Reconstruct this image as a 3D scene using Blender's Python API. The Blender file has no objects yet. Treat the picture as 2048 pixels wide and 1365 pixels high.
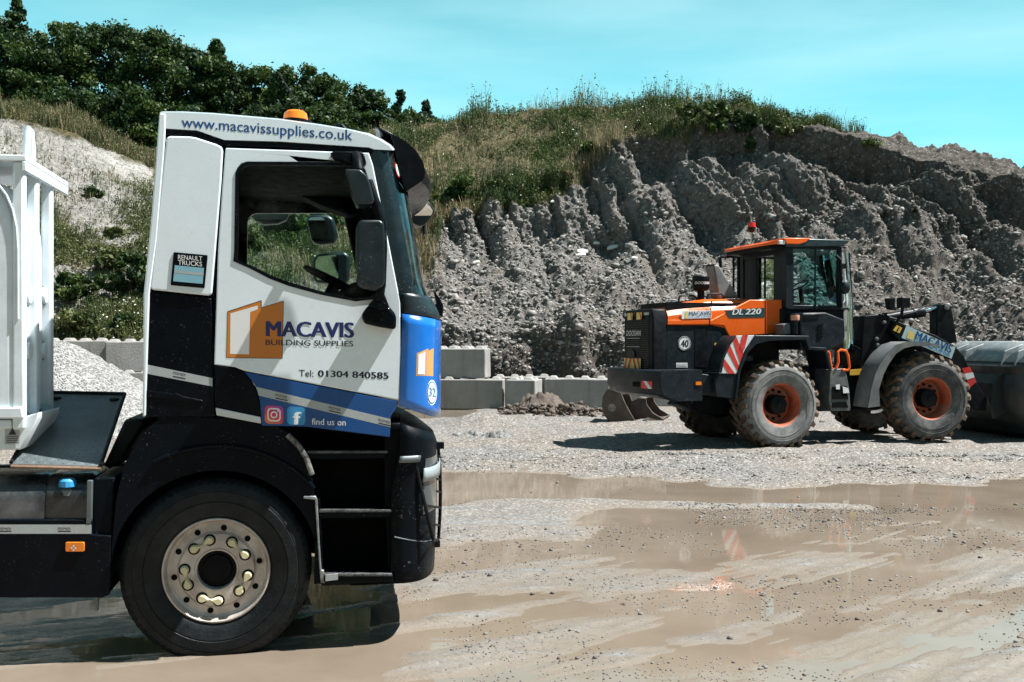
import bpy, bmesh, math, random
import numpy as np
from mathutils import Vector, Matrix, noise as mnoise
from mathutils.geometry import tessellate_polygon

R = math.radians
random.seed(7)
rng = np.random.default_rng(11)
scn = bpy.context.scene
col = scn.collection

# ------------------------------------------------------------------ camera, sky, sun, exposure
FPX, CX, CY, CAMH = 1991.0, 1024.0, 682.5, 1.8
cam_d = bpy.data.cameras.new('camera')
cam_d.lens = 35.0
cam_d.sensor_width = 36.0
cam_d.clip_start = 0.05
cam_d.clip_end = 3000
cam = bpy.data.objects.new('camera', cam_d)
cam.location = (0, 0, CAMH)
cam.rotation_euler = (R(90), 0, 0)
col.objects.link(cam)
scn.camera = cam

SUN_EL, SUN_AZ = 59.0, -1.0          # azimuth measured from +X towards +Y
world = bpy.data.worlds.new('World')
scn.world = world
world.use_nodes = True
wn, wl = world.node_tree.nodes, world.node_tree.links
bg = wn['Background']
sky = wn.new('ShaderNodeTexSky')
sky.sky_type = 'NISHITA'
sky.sun_disc = False
sky.sun_elevation = R(SUN_EL)
sky.sun_rotation = R(90 - SUN_AZ)
sky.air_density = 1.0
sky.dust_density = 0.6
sky.ozone_density = 1.0
tint = wn.new('ShaderNodeMix')
tint.data_type = 'RGBA'
tint.blend_type = 'MULTIPLY'
tint.inputs[0].default_value = 1.0
tint.inputs[7].default_value = (0.09, 0.22, 0.27, 1)
# thin high cloud veil, part of the sky itself
wtc = wn.new('ShaderNodeTexCoord')
wmp = wn.new('ShaderNodeMapping')
wmp.inputs['Scale'].default_value = (1.6, 1.6, 9.0)
wmp.inputs['Rotation'].default_value = (0.25, 0.1, 0.4)
wno = wn.new('ShaderNodeTexNoise')
wno.inputs['Scale'].default_value = 1.5
wno.inputs['Detail'].default_value = 5
wra = wn.new('ShaderNodeMapRange')
wra.inputs[1].default_value = 0.38
wra.inputs[2].default_value = 0.75
wra.inputs[3].default_value = 0.0
wra.inputs[4].default_value = 0.42
veil = wn.new('ShaderNodeMix')
veil.data_type = 'RGBA'
veil.inputs[7].default_value = (3.1, 9.8, 11.3, 1)
wl.new(wtc.outputs['Generated'], wmp.inputs[0])
wl.new(wmp.outputs[0], wno.inputs['Vector'])
wl.new(wno.outputs[0], wra.inputs[0])
wl.new(sky.outputs[0], tint.inputs[6])
wl.new(tint.outputs[2], veil.inputs[6])
# the air brightens towards the horizon
wsp = wn.new('ShaderNodeSeparateXYZ')
wl.new(wtc.outputs['Generated'], wsp.inputs[0])
whz = wn.new('ShaderNodeMapRange')
whz.interpolation_type = 'SMOOTHSTEP'
whz.inputs[1].default_value = 0.62
whz.inputs[2].default_value = 0.06
whz.inputs[3].default_value = 0.0
whz.inputs[4].default_value = 0.97
wl.new(wsp.outputs[2], whz.inputs[0])
wmx = wn.new('ShaderNodeMath')
wmx.operation = 'MAXIMUM'
wmx.inputs[0].default_value = 0.0
wl.new(whz.outputs[0], wmx.inputs[1])
wl.new(wmx.outputs[0], veil.inputs[0])
wcl = wn.new('ShaderNodeMix')
wcl.data_type = 'RGBA'
wcl.inputs[7].default_value = (6.8, 10.6, 11.4, 1)
wl.new(veil.outputs[2], wcl.inputs[6])
wl.new(wra.outputs[0], wcl.inputs[0])
wl.new(wcl.outputs[2], bg.inputs[0])
bg.inputs[1].default_value = 0.05

sun_d = bpy.data.lights.new('sun', 'SUN')
sun_d.energy = 5.0
sun_d.angle = R(0.5)
sun_d.color = (1.0, 0.97, 0.93)
sun = bpy.data.objects.new('sun', sun_d)
sdir = Vector((math.cos(R(SUN_EL)) * math.cos(R(SUN_AZ)), math.cos(R(SUN_EL)) * math.sin(R(SUN_AZ)), math.sin(R(SUN_EL))))
sun.rotation_euler = sdir.to_track_quat('Z', 'Y').to_euler()
sun.location = (20, 0, 40)
col.objects.link(sun)

scn.view_settings.view_transform = 'Standard'
scn.view_settings.look = 'None'
scn.view_settings.exposure = 1.17
scn.view_settings.gamma = 1.0
scn.view_settings.use_curve_mapping = False
scn.cycles.use_adaptive_sampling = True
scn.cycles.adaptive_threshold = 0.02
scn.cycles.use_denoising = True
scn.cycles.max_bounces = 7
scn.cycles.diffuse_bounces = 3
scn.cycles.glossy_bounces = 3
scn.cycles.transparent_max_bounces = 12
scn.cycles.caustics_reflective = False
scn.cycles.caustics_refractive = False
scn.cycles.sample_clamp_indirect = 6.0

# ------------------------------------------------------------------ materials
MATS = {}


def nodes_of(name):
    m = bpy.data.materials.new(name)
    m.use_nodes = True
    nt = m.node_tree
    return m, nt, nt.nodes, nt.links, nt.nodes['Principled BSDF']


def noise_tex(n, l, vec, scale, detail=4, rough=0.55):
    t = n.new('ShaderNodeTexNoise')
    t.inputs['Scale'].default_value = scale
    t.inputs['Detail'].default_value = detail
    t.inputs['Roughness'].default_value = rough
    if vec is not None:
        l.new(vec, t.inputs['Vector'])
    return t.outputs[0]


def ramp(n, l, fac, lo, hi, a=0.0, b=1.0):
    r = n.new('ShaderNodeMapRange')
    r.inputs[1].default_value = lo
    r.inputs[2].default_value = hi
    r.inputs[3].default_value = a
    r.inputs[4].default_value = b
    l.new(fac, r.inputs[0])
    return r.outputs[0]


def mixc(n, l, fac, a, b, mode='MIX'):
    m = n.new('ShaderNodeMix')
    m.data_type = 'RGBA'
    m.blend_type = mode
    for v, i in ((fac, 0), (a, 6), (b, 7)):
        if isinstance(v, (int, float)):
            m.inputs[i].default_value = v
        elif isinstance(v, tuple):
            m.inputs[i].default_value = (*v[:3], 1)
        else:
            l.new(v, m.inputs[i])
    return m.outputs[2]


def math_n(n, l, op, a, b):
    m = n.new('ShaderNodeMath')
    m.operation = op
    for v, i in ((a, 0), (b, 1)):
        if isinstance(v, (int, float)):
            m.inputs[i].default_value = v
        else:
            l.new(v, m.inputs[i])
    return m.outputs[0]


def bump_n(n, l, h, strength, dist, prev=None):
    b = n.new('ShaderNodeBump')
    b.inputs['Strength'].default_value = strength
    b.inputs['Distance'].default_value = dist
    l.new(h, b.inputs['Height'])
    if prev is not None:
        l.new(prev, b.inputs['Normal'])
    return b.outputs[0]


def surf(name, c, rough=0.5, metal=0.0, var=0.12, vscale=3.0, dirt=None, dirt_amt=0.0, dirt_scale=6.0,
         speck=0.0, speck_c=(0.45, 0.44, 0.42), bump=0.0, bscale=80.0, coat=0.0, spec=0.5, rvar=0.12):
    """A painted, plastic, rubber or metal surface with uneven colour, dust, specks and micro relief."""
    if name in MATS:
        return MATS[name]
    m, nt, n, l, p = nodes_of(name)
    tc = n.new('ShaderNodeTexCoord').outputs['Object']
    v1 = noise_tex(n, l, tc, vscale, 5)
    dark = tuple(x * (1 - var) for x in c)
    lite = tuple(min(1, x * (1 + var)) for x in c)
    cc = mixc(n, l, ramp(n, l, v1, 0.3, 0.7), dark, lite)
    if dirt is not None:
        d1 = noise_tex(n, l, tc, dirt_scale, 8, 0.68)
        f = ramp(n, l, d1, 0.42, 0.75, 0.0, dirt_amt)
        cc = mixc(n, l, f, cc, dirt)
    if speck > 0:
        s1 = noise_tex(n, l, tc, 95.0, 2, 0.5)
        s2 = noise_tex(n, l, tc, 7.0, 3, 0.5)
        f = math_n(n, l, 'MULTIPLY', ramp(n, l, s1, 0.66, 0.70), ramp(n, l, s2, 0.45, 0.62, 0.0, speck))
        cc = mixc(n, l, f, cc, speck_c)
    l.new(cc, p.inputs['Base Color'])
    p.inputs['Metallic'].default_value = metal
    p.inputs['Specular IOR Level'].default_value = spec
    rr = noise_tex(n, l, tc, vscale * 4, 6)
    l.new(ramp(n, l, rr, 0.25, 0.75, max(0.02, rough - rvar), min(1, rough + rvar)), p.inputs['Roughness'])
    if coat:
        p.inputs['Coat Weight'].default_value = coat
        p.inputs['Coat Roughness'].default_value = 0.06
    if bump:
        b = noise_tex(n, l, tc, bscale, 6)
        l.new(bump_n(n, l, b, bump, 0.01), p.inputs['Normal'])
    MATS[name] = m
    return m


def glass(name, tintc, refl=0.08, dirt=0.05):
    m = bpy.data.materials.new(name)
    m.use_nodes = True
    nt = m.node_tree
    n, l = nt.nodes, nt.links
    n.clear()
    out = n.new('ShaderNodeOutputMaterial')
    tr = n.new('ShaderNodeBsdfTransparent')
    tr.inputs[0].default_value = (*tintc, 1)
    gl = n.new('ShaderNodeBsdfGlossy')
    gl.inputs['Roughness'].default_value = 0.02
    gl.inputs['Color'].default_value = (0.85, 0.97, 1, 1)
    fr = n.new('ShaderNodeFresnel')
    fr.inputs['IOR'].default_value = 1.5
    f2 = math_n(n, l, 'ADD', fr.outputs[0], refl)
    mx = n.new('ShaderNodeMixShader')
    l.new(f2, mx.inputs[0])
    l.new(tr.outputs[0], mx.inputs[1])
    l.new(gl.outputs[0], mx.inputs[2])
    df = n.new('ShaderNodeBsdfDiffuse')
    df.inputs[0].default_value = (0.4, 0.42, 0.4, 1)
    tc = n.new('ShaderNodeTexCoord').outputs['Object']
    d = ramp(n, l, noise_tex(n, l, tc, 5, 8, 0.7), 0.45, 0.8, 0.0, dirt)
    mx2 = n.new('ShaderNodeMixShader')
    l.new(d, mx2.inputs[0])
    l.new(mx.outputs[0], mx2.inputs[1])
    l.new(df.outputs[0], mx2.inputs[2])
    l.new(mx2.outputs[0], out.inputs[0])
    MATS[name] = m
    return m


MUD = (0.22, 0.17, 0.125)
DUST = (0.30, 0.28, 0.25)
white = surf('white_paint', (0.76, 0.86, 0.92), 0.28, var=0.02, dirt=(0.58, 0.58, 0.56), dirt_amt=0.2, dirt_scale=2.5, coat=0.6, rvar=0.06, speck=0.35, speck_c=(0.30, 0.27, 0.23))
white_in = surf('dull_white_paint', (0.72, 0.81, 0.86), 0.45, var=0.04, dirt=(0.35, 0.33, 0.3), dirt_amt=0.4, dirt_scale=5)
blue = surf('blue_paint', (0.003, 0.068, 0.24), 0.3, var=0.03, coat=0.15, spec=0.35, rvar=0.05, dirt=DUST, dirt_amt=0.05)
blue_front = surf('bright_blue_paint', (0.006, 0.15, 0.56), 0.25, var=0.03, coat=0.6, rvar=0.05, dirt=DUST, dirt_amt=0.06)
orange_v = surf('orange_vinyl', (0.58, 0.19, 0.025), 0.4, var=0.02)
orange_p = surf('pale_orange_vinyl', (0.62, 0.33, 0.12), 0.4, var=0.02)
white_v = surf('white_vinyl', (0.78, 0.79, 0.79), 0.4, var=0.02)
navy_v = surf('navy_vinyl', (0.010, 0.022, 0.13), 0.4, var=0.03)
ink = surf('dark_ink', (0.008, 0.014, 0.03), 0.45, var=0.03)
blue_v = surf('blue_vinyl', (0.008, 0.075, 0.25), 0.4, var=0.03)
cyan_v = surf('light_blue_vinyl', (0.03, 0.25, 0.52), 0.4, var=0.03)
cyan_p = surf('pale_blue_plate', (0.22, 0.45, 0.55), 0.35, var=0.05)
black = surf('black_plastic', (0.0015, 0.0035, 0.006), 0.45, var=0.2, spec=0.09, dirt=(0.025, 0.03, 0.036), dirt_amt=0.10, dirt_scale=4, speck=0.3, bump=0.15, bscale=160)
black_gl = surf('gloss_black_panel', (0.0012, 0.003, 0.0055), 0.32, var=0.2, spec=0.08, dirt=(0.02, 0.024, 0.03), dirt_amt=0.12, dirt_scale=4, coat=0.05, speck=0.12)
black_in = surf('dark_interior', (0.002, 0.0025, 0.003), 0.7, var=0.3, spec=0.1)
rubber = surf('black_rubber', (0.005, 0.008, 0.010), 0.55, var=0.3, spec=0.25, vscale=9, dirt=(0.05, 0.056, 0.058), dirt_amt=0.35, dirt_scale=6, bump=0.25, bscale=60)
rubber_dusty = surf('dusty_rubber', (0.13, 0.135, 0.135), 0.8, var=0.35, vscale=5, dirt=(0.34, 0.335, 0.32), dirt_amt=0.8, dirt_scale=4, bump=0.3, bscale=40)
rubber_mud = surf('muddy_rubber', (0.04, 0.048, 0.052), 0.75, var=0.3, vscale=5, dirt=(0.20, 0.19, 0.17), dirt_amt=0.8, dirt_scale=5, bump=0.4, bscale=30)
tread_mud = surf('mud_caked_tread', (0.045, 0.032, 0.022), 0.85, var=0.3, vscale=6, dirt=(0.25, 0.17, 0.11), dirt_amt=0.8, dirt_scale=4, bump=0.5, bscale=25)
steel = surf('worn_steel_rim', (0.60, 0.56, 0.53), 0.42, metal=0.3, var=0.22, vscale=7, dirt=(0.16, 0.10, 0.07), dirt_amt=0.75, dirt_scale=5, bump=0.1, speck=0.4)
alum = surf('scuffed_aluminium', (0.42, 0.44, 0.45), 0.45, metal=0.6, var=0.15, dirt=(0.15, 0.14, 0.13), dirt_amt=0.5)
tape = surf('silver_reflective_tape', (0.38, 0.42, 0.43), 0.45, var=0.10, vscale=140, dirt=DUST, dirt_amt=0.3)
tape_w = surf('white_reflective_tape', (0.62, 0.66, 0.67), 0.45, var=0.05, vscale=140)
cream = surf('cream_plastic', (0.70, 0.64, 0.40), 0.5, var=0.1, dirt=MUD, dirt_amt=0.3)
mirror_m = surf('mirror_glass', (0.72, 0.76, 0.78), 0.03, metal=1.0, var=0.01, rvar=0.01)
amber = surf('amber_lens', (0.80, 0.20, 0.012), 0.22, var=0.12, vscale=30, coat=0.4)
red_l = surf('red_lens', (0.62, 0.022, 0.012), 0.3, var=0.05)
clear_l = surf('clear_lens', (0.045, 0.06, 0.07), 0.12, var=0.1, coat=0.5)
blue_cap = surf('blue_cap_plastic', (0.03, 0.32, 0.66), 0.35, var=0.12, dirt=DUST, dirt_amt=0.2)
plate_m = surf('dull_steel_plate', (0.14, 0.17, 0.18), 0.42, metal=0.35, var=0.2, vscale=4, dirt=(0.03, 0.034, 0.04), dirt_amt=0.6, dirt_scale=3)
rust = surf('rusty_edge', (0.20, 0.13, 0.09), 0.75, var=0.35, vscale=30, bump=0.3)
l_orange = surf('loader_orange', (0.86, 0.125, 0.005), 0.34, var=0.06, dirt=(0.35, 0.2, 0.12), dirt_amt=0.15, dirt_scale=3, coat=0.3)
l_dark = surf('loader_dark_grey', (0.006, 0.012, 0.018), 0.42, var=0.2, spec=0.25, dirt=(0.03, 0.034, 0.036), dirt_amt=0.3, dirt_scale=3, speck=0.4)
l_black = surf('loader_black', (0.003, 0.005, 0.007), 0.5, var=0.2, spec=0.15, dirt=(0.04, 0.04, 0.038), dirt_amt=0.25, dirt_scale=3)
l_bucket = surf('bucket_steel', (0.022, 0.034, 0.037), 0.45, metal=0.2, var=0.3, vscale=2, dirt=(0.13, 0.085, 0.06), dirt_amt=0.6, dirt_scale=2.2, bump=0.2, bscale=15)
l_rim = surf('muddy_orange_rim', (0.40, 0.075, 0.025), 0.6, var=0.25, dirt=(0.30, 0.21, 0.16), dirt_amt=0.95, dirt_scale=5)
grey_f = surf('dusty_grey_fender', (0.13, 0.145, 0.15), 0.5, var=0.15, dirt=(0.32, 0.30, 0.27), dirt_amt=0.5, dirt_scale=3)
red_v = surf('red_vinyl', (0.55, 0.028, 0.02), 0.45, var=0.06, dirt=DUST, dirt_amt=0.2)
yellow_v = surf('pale_yellow_vinyl', (0.75, 0.58, 0.18), 0.45, var=0.05, dirt=DUST, dirt_amt=0.2)
yellow_s = surf('yellow_vinyl', (0.70, 0.42, 0.05), 0.45, var=0.05)
chrome = surf('chrome_rod', (0.60, 0.72, 0.78), 0.12, metal=1.0, var=0.05)
teal_v = surf('dark_teal_vinyl', (0.02, 0.055, 0.065), 0.4, var=0.05)
old_steel = surf('weathered_bucket_steel', (0.075, 0.06, 0.052), 0.6, metal=0.2, var=0.35, vscale=3, dirt=(0.18, 0.13, 0.10), dirt_amt=0.6, dirt_scale=3, bump=0.4, bscale=14)
bark = surf('tree_bark', (0.06, 0.045, 0.032), 0.9, var=0.3, bump=0.6, bscale=20)
cab_glass = glass('door_glass', (0.82, 0.95, 0.92), -0.04, 0.05)
screen_glass = glass('windscreen_glass', (0.10, 0.24, 0.26), 0.04, 0.14)
l_glass = glass('loader_glass', (0.45, 0.72, 0.72), 0.01, 0.16)
visor_m = surf('smoked_acrylic', (0.003, 0.003, 0.005), 0.22, var=0.1, spec=0.25)


# ------------------------------------------------------------------ mesh helpers
class Frame:
    """A vertical plane set in the place (origin, yaw): x along it, y away behind it, z up."""

    def __init__(self, ox, oy, yaw):
        self.o = Vector((ox, oy, 0))
        self.yaw = yaw
        self.m = Matrix.Translation(self.o) @ Matrix.Rotation(yaw, 4, 'Z')
        self.ly = Vector((-math.sin(yaw), math.cos(yaw), 0))
        self.lx = Vector((math.cos(yaw), math.sin(yaw), 0))

    def t(self, px, py, d=0.0):
        r = Vector(((px - CX) / FPX, 1.0, -(py - CY) / FPX))
        c = Vector((0, 0, CAMH))
        k = (d - (c - self.o).dot(self.ly)) / r.dot(self.ly)
        p = c + r * k - self.o
        return p.dot(self.lx), p.z

    def v(self, px, py, d=0.0):
        x, z = self.t(px, py, d)
        return (x, d, z)


def at(px, py, Y):
    return Vector(((px - CX) * Y / FPX, Y, CAMH - (py - CY) * Y / FPX))


class MB:
    def __init__(self, frame=None):
        self.vs, self.fs, self.f = [], [], frame

    def add(self, vs, fs):
        o = len(self.vs)
        self.vs.extend([tuple(v) for v in vs])
        self.fs.extend([tuple(i + o for i in f) for f in fs])
        return self

    def box(self, x0, x1, y0, y1, z0, z1):
        vs = [(x, y, z) for x in (x0, x1) for y in (y0, y1) for z in (z0, z1)]
        return self.add(vs, [(0, 1, 3, 2), (4, 6, 7, 5), (0, 4, 5, 1), (2, 3, 7, 6), (0, 2, 6, 4), (1, 5, 7, 3)])

    def prism(self, poly, y0, y1, holes=()):
        loops = [list(poly)] + [list(h) for h in holes]
        flat = [p for lp in loops for p in lp]
        n = len(flat)
        vs = [(x, y0, z) for x, z in flat] + [(x, y1, z) for x, z in flat]
        fs = []
        if holes:
            for t in tessellate_polygon([[Vector((x, z, 0)) for x, z in lp] for lp in loops]):
                fs.append(tuple(t))
                fs.append(tuple(i + n for i in reversed(t)))
        else:
            fs.append(tuple(range(n)))
            fs.append(tuple(range(2 * n - 1, n - 1, -1)))
        s = 0
        for lp in loops:
            k = len(lp)
            for i in range(k):
                j = (i + 1) % k
                fs.append((s + i, s + i + n, s + j + n, s + j))
            s += k
        return self.add(vs, fs)

    def pp(self, poly, d0, d1, holes=(), ref=None):
        """prism of an outline given by sight lines onto the frame's plane y = ref"""
        ref = d0 if ref is None else ref
        cv = lambda q: [self.f.t(a, b, ref) for a, b in q]
        return self.prism(cv(poly), d0, d1, [cv(h) for h in holes])

    def flat(self, poly, d):
        """one flat decal face"""
        self.add([self.f.v(a, b, d) for a, b in poly], [tuple(range(len(poly)))])
        return self

    def tube(self, pts, r, n=8, closed=False):
        P = [Vector(p) for p in pts]
        k = len(P)
        rr = r if isinstance(r, (list, tuple)) else [r] * k
        vs, fs = [], []
        up = None
        for i in range(k):
            if closed:
                t = P[(i + 1) % k] - P[i - 1]
            else:
                t = P[min(i + 1, k - 1)] - P[max(i - 1, 0)]
            t.normalize()
            if up is None:
                up = Vector((0, 0, 1)) if abs(t.z) < 0.9 else Vector((1, 0, 0))
            a = t.cross(up)
            if a.length < 1e-5:
                a = t.cross(Vector((0, 1, 0)))
            a.normalize()
            b = a.cross(t).normalized()
            up = b
            for j in range(n):
                w = 2 * math.pi * j / n
                vs.append(P[i] + (a * math.cos(w) + b * math.sin(w)) * rr[i])
        m = k if closed else k - 1
        for i in range(m):
            i2 = (i + 1) % k
            for j in range(n):
                j2 = (j + 1) % n
                fs.append((i * n + j, i2 * n + j, i2 * n + j2, i * n + j2))
        if not closed:
            fs.append(tuple(range(n)))
            fs.append(tuple(range(k * n - 1, (k - 1) * n - 1, -1)))
        return self.add(vs, fs)

    def lathe(self, prof, cx, cz, n=48, ang=(0, 360), axis='y', cy=0):
        """profile of (radius, position along the axis)"""
        full = ang[1] - ang[0] >= 360
        k = n if full else n + 1
        vs, fs = [], []
        for i in range(k):
            w = R(ang[0] + (ang[1] - ang[0]) * i / n)
            c, s = math.cos(w), math.sin(w)
            for r, y in prof:
                if axis == 'y':
                    vs.append((cx + r * c, y, cz + r * s))
                elif axis == 'x':
                    vs.append((y, cy + r * c, cz + r * s))
                else:
                    vs.append((cx + r * c, cy + r * s, y))
        m = len(prof)
        for i in range(n):
            i2 = (i + 1) % k
            for j in range(m - 1):
                fs.append((i * m + j, i2 * m + j, i2 * m + j + 1, i * m + j + 1))
        return self.add(vs, fs)

    def disc(self, cx, cz, r, d, n=28, sx=1.0):
        vs = [(cx + sx * r * math.cos(2 * math.pi * i / n), d, cz + r * math.sin(2 * math.pi * i / n)) for i in range(n)]
        return self.add(vs, [tuple(range(n))])

    def grid(self, G):
        """rows of points"""
        k = len(G[0])
        vs = [p for row in G for p in row]
        fs = []
        for i in range(len(G) - 1):
            for j in range(k - 1):
                fs.append((i * k + j, i * k + j + 1, (i + 1) * k + j + 1, (i + 1) * k + j))
        return self.add(vs, fs)

    def build(self, name, mat, parent=None, bevel=0.0, smooth=35, solid=0.0, seg=2):
        me = bpy.data.meshes.new(name)
        vs = self.vs
        if self.f is not None:
            mm = self.f.m
            if parent is not None:
                mm = root_matrix(parent).inverted() @ mm
            vs = [mm @ Vector(v) for v in vs]
        elif parent is not None:
            mm = root_matrix(parent).inverted()
            vs = [mm @ Vector(v) for v in vs]
        me.from_pydata([tuple(v) for v in vs], [], self.fs)
        bm = bmesh.new()
        bm.from_mesh(me)
        if solid == 0:
            bmesh.ops.recalc_face_normals(bm, faces=bm.faces)
        bm.to_mesh(me)
        bm.free()
        if smooth:
            me.shade_smooth()
            me.set_sharp_from_angle(angle=R(smooth))
        me.materials.append(mat)
        o = bpy.data.objects.new(name, me)
        col.objects.link(o)
        if parent is not None:
            o.parent = parent
        if solid:
            s = o.modifiers.new('thickness', 'SOLIDIFY')
            s.thickness = solid
            s.offset = 0
        if bevel:
            b = o.modifiers.new('edge', 'BEVEL')
            b.width = bevel
            b.segments = seg
            b.limit_method = 'ANGLE'
            b.angle_limit = R(40)
            b.use_clamp_overlap = True
        return o


def root_matrix(o):
    while o.parent is not None:
        o = o.parent
    return Matrix.LocRotScale(o.location, o.rotation_euler, o.scale)


def tag(o, label=None, cat=None, group=None, kind=None):
    if label:
        o['label'] = label
    if cat:
        o['category'] = cat
    if group:
        o['group'] = group
    if kind:
        o['kind'] = kind
    return o


def thing(name, loc, yaw, label, cat, group=None):
    o = bpy.data.objects.new(name, None)
    o.location = loc
    o.rotation_euler = (0, 0, yaw)
    o.empty_display_size = 0.3
    col.objects.link(o)
    return tag(o, label, cat, group)


TXT = {}


def text_mesh(s, bold=0.0):
    key = (s, bold)
    if key in TXT:
        return TXT[key]
    c = bpy.data.curves.new('writing', 'FONT')
    c.body = s
    c.size = 1.0
    c.offset = bold
    c.resolution_u = 3
    o = bpy.data.objects.new('writing', c)
    col.objects.link(o)
    me = bpy.data.meshes.new_from_object(o)
    vs = [v.co.copy() for v in me.vertices]
    fs = [tuple(p.vertices) for p in me.polygons]
    bpy.data.objects.remove(o)
    bpy.data.curves.remove(c)
    bpy.data.meshes.remove(me)
    TXT[key] = (vs, fs)
    return vs, fs


CAPH = 0.72


def writing(s, pl, pr, cap, frame, d, mat, parent, bold=0.0, italic=0.0, name='lettering', place=None):
    """writing along the sight-line baseline pl..pr, capitals `cap` high"""
    vs, fs = text_mesh(s, 0.0)
    x0 = min(v.x for v in vs) - bold
    x1 = max(v.x for v in vs) + bold
    dx, dy = pr[0] - pl[0], pr[1] - pl[1]
    m = MB(frame)
    k = 1 if bold < 0.005 else (3 if bold < 0.03 else 5)
    for c in range(k):          # heavier strokes: the letters laid over one another, each shifted a little
        sh = 0 if k == 1 else bold * (2 * c / (k - 1) - 1)
        out = []
        for v in vs:
            u = (v.x + sh - x0) / (x1 - x0)
            w = v.y / CAPH * cap
            a, b = pl[0] + dx * u + italic * w, pl[1] + dy * u - w
            out.append(place(a, b) if place else frame.v(a, b, d - 0.00025 * c))
        m.add(out, fs)
    return m.build(name, mat, parent, smooth=0)


def arc_pts(cx, cz, r, a0, a1, n):
    return [(cx + r * math.cos(R(a0 + (a1 - a0) * i / n)), cz + r * math.sin(R(a0 + (a1 - a0) * i / n))) for i in range(n + 1)]


def rrect(cx, cy, w, h, r, n=5):
    pts = []
    for sx, sy, a in ((1, 1, 0), (-1, 1, 90), (-1, -1, 180), (1, -1, 270)):
        for i in range(n + 1):
            q = R(a + 90 * i / n)
            pts.append((cx + sx * (w / 2 - r) + r * math.cos(q), cy + sy * (h / 2 - r) + r * math.sin(q)))
    return pts

# ================================================================== THE SETTING: ground, water, quarry bank
def hash3(ix, iy, iz, seed):
    h = (ix.astype(np.int64) * 374761393 + iy.astype(np.int64) * 668265263 + iz.astype(np.int64) * 2147483647 + seed * 974634777) & 0xFFFFFFFF
    h = ((h ^ (h >> 13)) * 1274126177) & 0xFFFFFFFF
    h = ((h ^ (h >> 16)) * 2246822519) & 0xFFFFFFFF
    return ((h ^ (h >> 15)) & 0xFFFFFF) / float(0xFFFFFF)


def vnoise(x, y, z, seed=0):
    x, y, z = np.broadcast_arrays(np.asarray(x, float), np.asarray(y, float), np.asarray(z, float))
    ix, iy, iz = np.floor(x), np.floor(y), np.floor(z)
    fx, fy, fz = x - ix, y - iy, z - iz
    fx, fy, fz = [f * f * f * (f * (f * 6 - 15) + 10) for f in (fx, fy, fz)]
    r = 0
    for a in (0, 1):
        for b in (0, 1):
            for c in (0, 1):
                w = (fx if a else 1 - fx) * (fy if b else 1 - fy) * (fz if c else 1 - fz)
                r = r + w * hash3(ix + a, iy + b, iz + c, seed)
    return r * 2 - 1


def fbm(x, y, z, octv=4, seed=0, gain=0.5, lac=2.03):
    s, a, f = 0, 1.0, 1.0
    for o in range(octv):
        s = s + a * vnoise(x * f + o * 7.3, y * f - o * 3.1, z * f + o * 1.7, seed + o)
        a *= gain
        f *= lac
    return s


def sstep(a, b, x):
    t = np.clip((x - a) / (b - a), 0, 1)
    return t * t * (3 - 2 * t)


def np_mesh(name, V, F, mat, smooth=True, attrs=None, kind=None):
    """V (n,3); F (m,4) or (m,3)"""
    me = bpy.data.meshes.new(name)
    n, k = F.shape
    me.vertices.add(len(V))
    me.vertices.foreach_set('co', np.ascontiguousarray(V, dtype=np.float32).ravel())
    me.loops.add(n * k)
    me.loops.foreach_set('vertex_index', np.ascontiguousarray(F, dtype=np.int32).ravel())
    me.polygons.add(n)
    me.polygons.foreach_set('loop_start', np.arange(0, n * k, k, dtype=np.int32))
    me.update(calc_edges=True)
    if smooth:
        me.polygons.foreach_set('use_smooth', np.ones(n, dtype=bool))
    for an, av in (attrs or {}).items():
        a = me.attributes.new(an, 'FLOAT', 'POINT')
        a.data.foreach_set('value', np.ascontiguousarray(av, dtype=np.float32).ravel())
    me.materials.append(mat)
    me.validate()
    o = bpy.data.objects.new(name, me)
    col.objects.link(o)
    if kind:
        o['kind'] = kind
    return o


def grid_faces(nr, nc):
    i = np.arange(nr - 1)[:, None] * nc + np.arange(nc - 1)[None, :]
    return np.stack([i, i + 1, i + nc + 1, i + nc], -1).reshape(-1, 4)


# ---- materials of the ground
gm, nt, n, l, p = nodes_of('gravelly_mud')
geo = n.new('ShaderNodeNewGeometry')
pos = geo.outputs['Position']
sp = n.new('ShaderNodeSeparateXYZ')
l.new(pos, sp.inputs[0])
big = noise_tex(n, l, pos, 0.55, 5, 0.6)
mid = noise_tex(n, l, pos, 5.0, 6, 0.65)
fine = noise_tex(n, l, pos, 75.0, 4, 0.7)
grit = n.new('ShaderNodeTexVoronoi')
grit.inputs['Scale'].default_value = 48
grit.inputs['Randomness'].default_value = 1.0
l.new(pos, grit.inputs['Vector'])
c1 = mixc(n, l, ramp(n, l, mid, 0.3, 0.7), (0.115, 0.111, 0.105), (0.225, 0.219, 0.209))
c2 = mixc(n, l, ramp(n, l, big, 0.36, 0.58, 0.0, 0.85), c1, (0.205, 0.170, 0.134))
farm = ramp(n, l, sp.outputs[1], 8.0, 12.5, 0.12, 1.0)
smp = n.new('ShaderNodeMapping')
smp.inputs['Rotation'].default_value = (0, 0, R(-33))
smp.inputs['Scale'].default_value = (0.55, 6.5, 1)
l.new(pos, smp.inputs[0])
stk = noise_tex(n, l, smp.outputs[0], 1.0, 9, 0.68)
nearm = ramp(n, l, sp.outputs[1], 9.5, 12.5, 1.0, 0.0)
c2 = mixc(n, l, math_n(n, l, 'MULTIPLY', ramp(n, l, stk, 0.46, 0.56, 0.0, 0.85), nearm), c2, (0.205, 0.178, 0.149))
c2 = mixc(n, l, math_n(n, l, 'MULTIPLY', ramp(n, l, stk, 0.45, 0.36, 0.0, 0.8), nearm), c2, (0.215, 0.231, 0.242))
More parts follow.
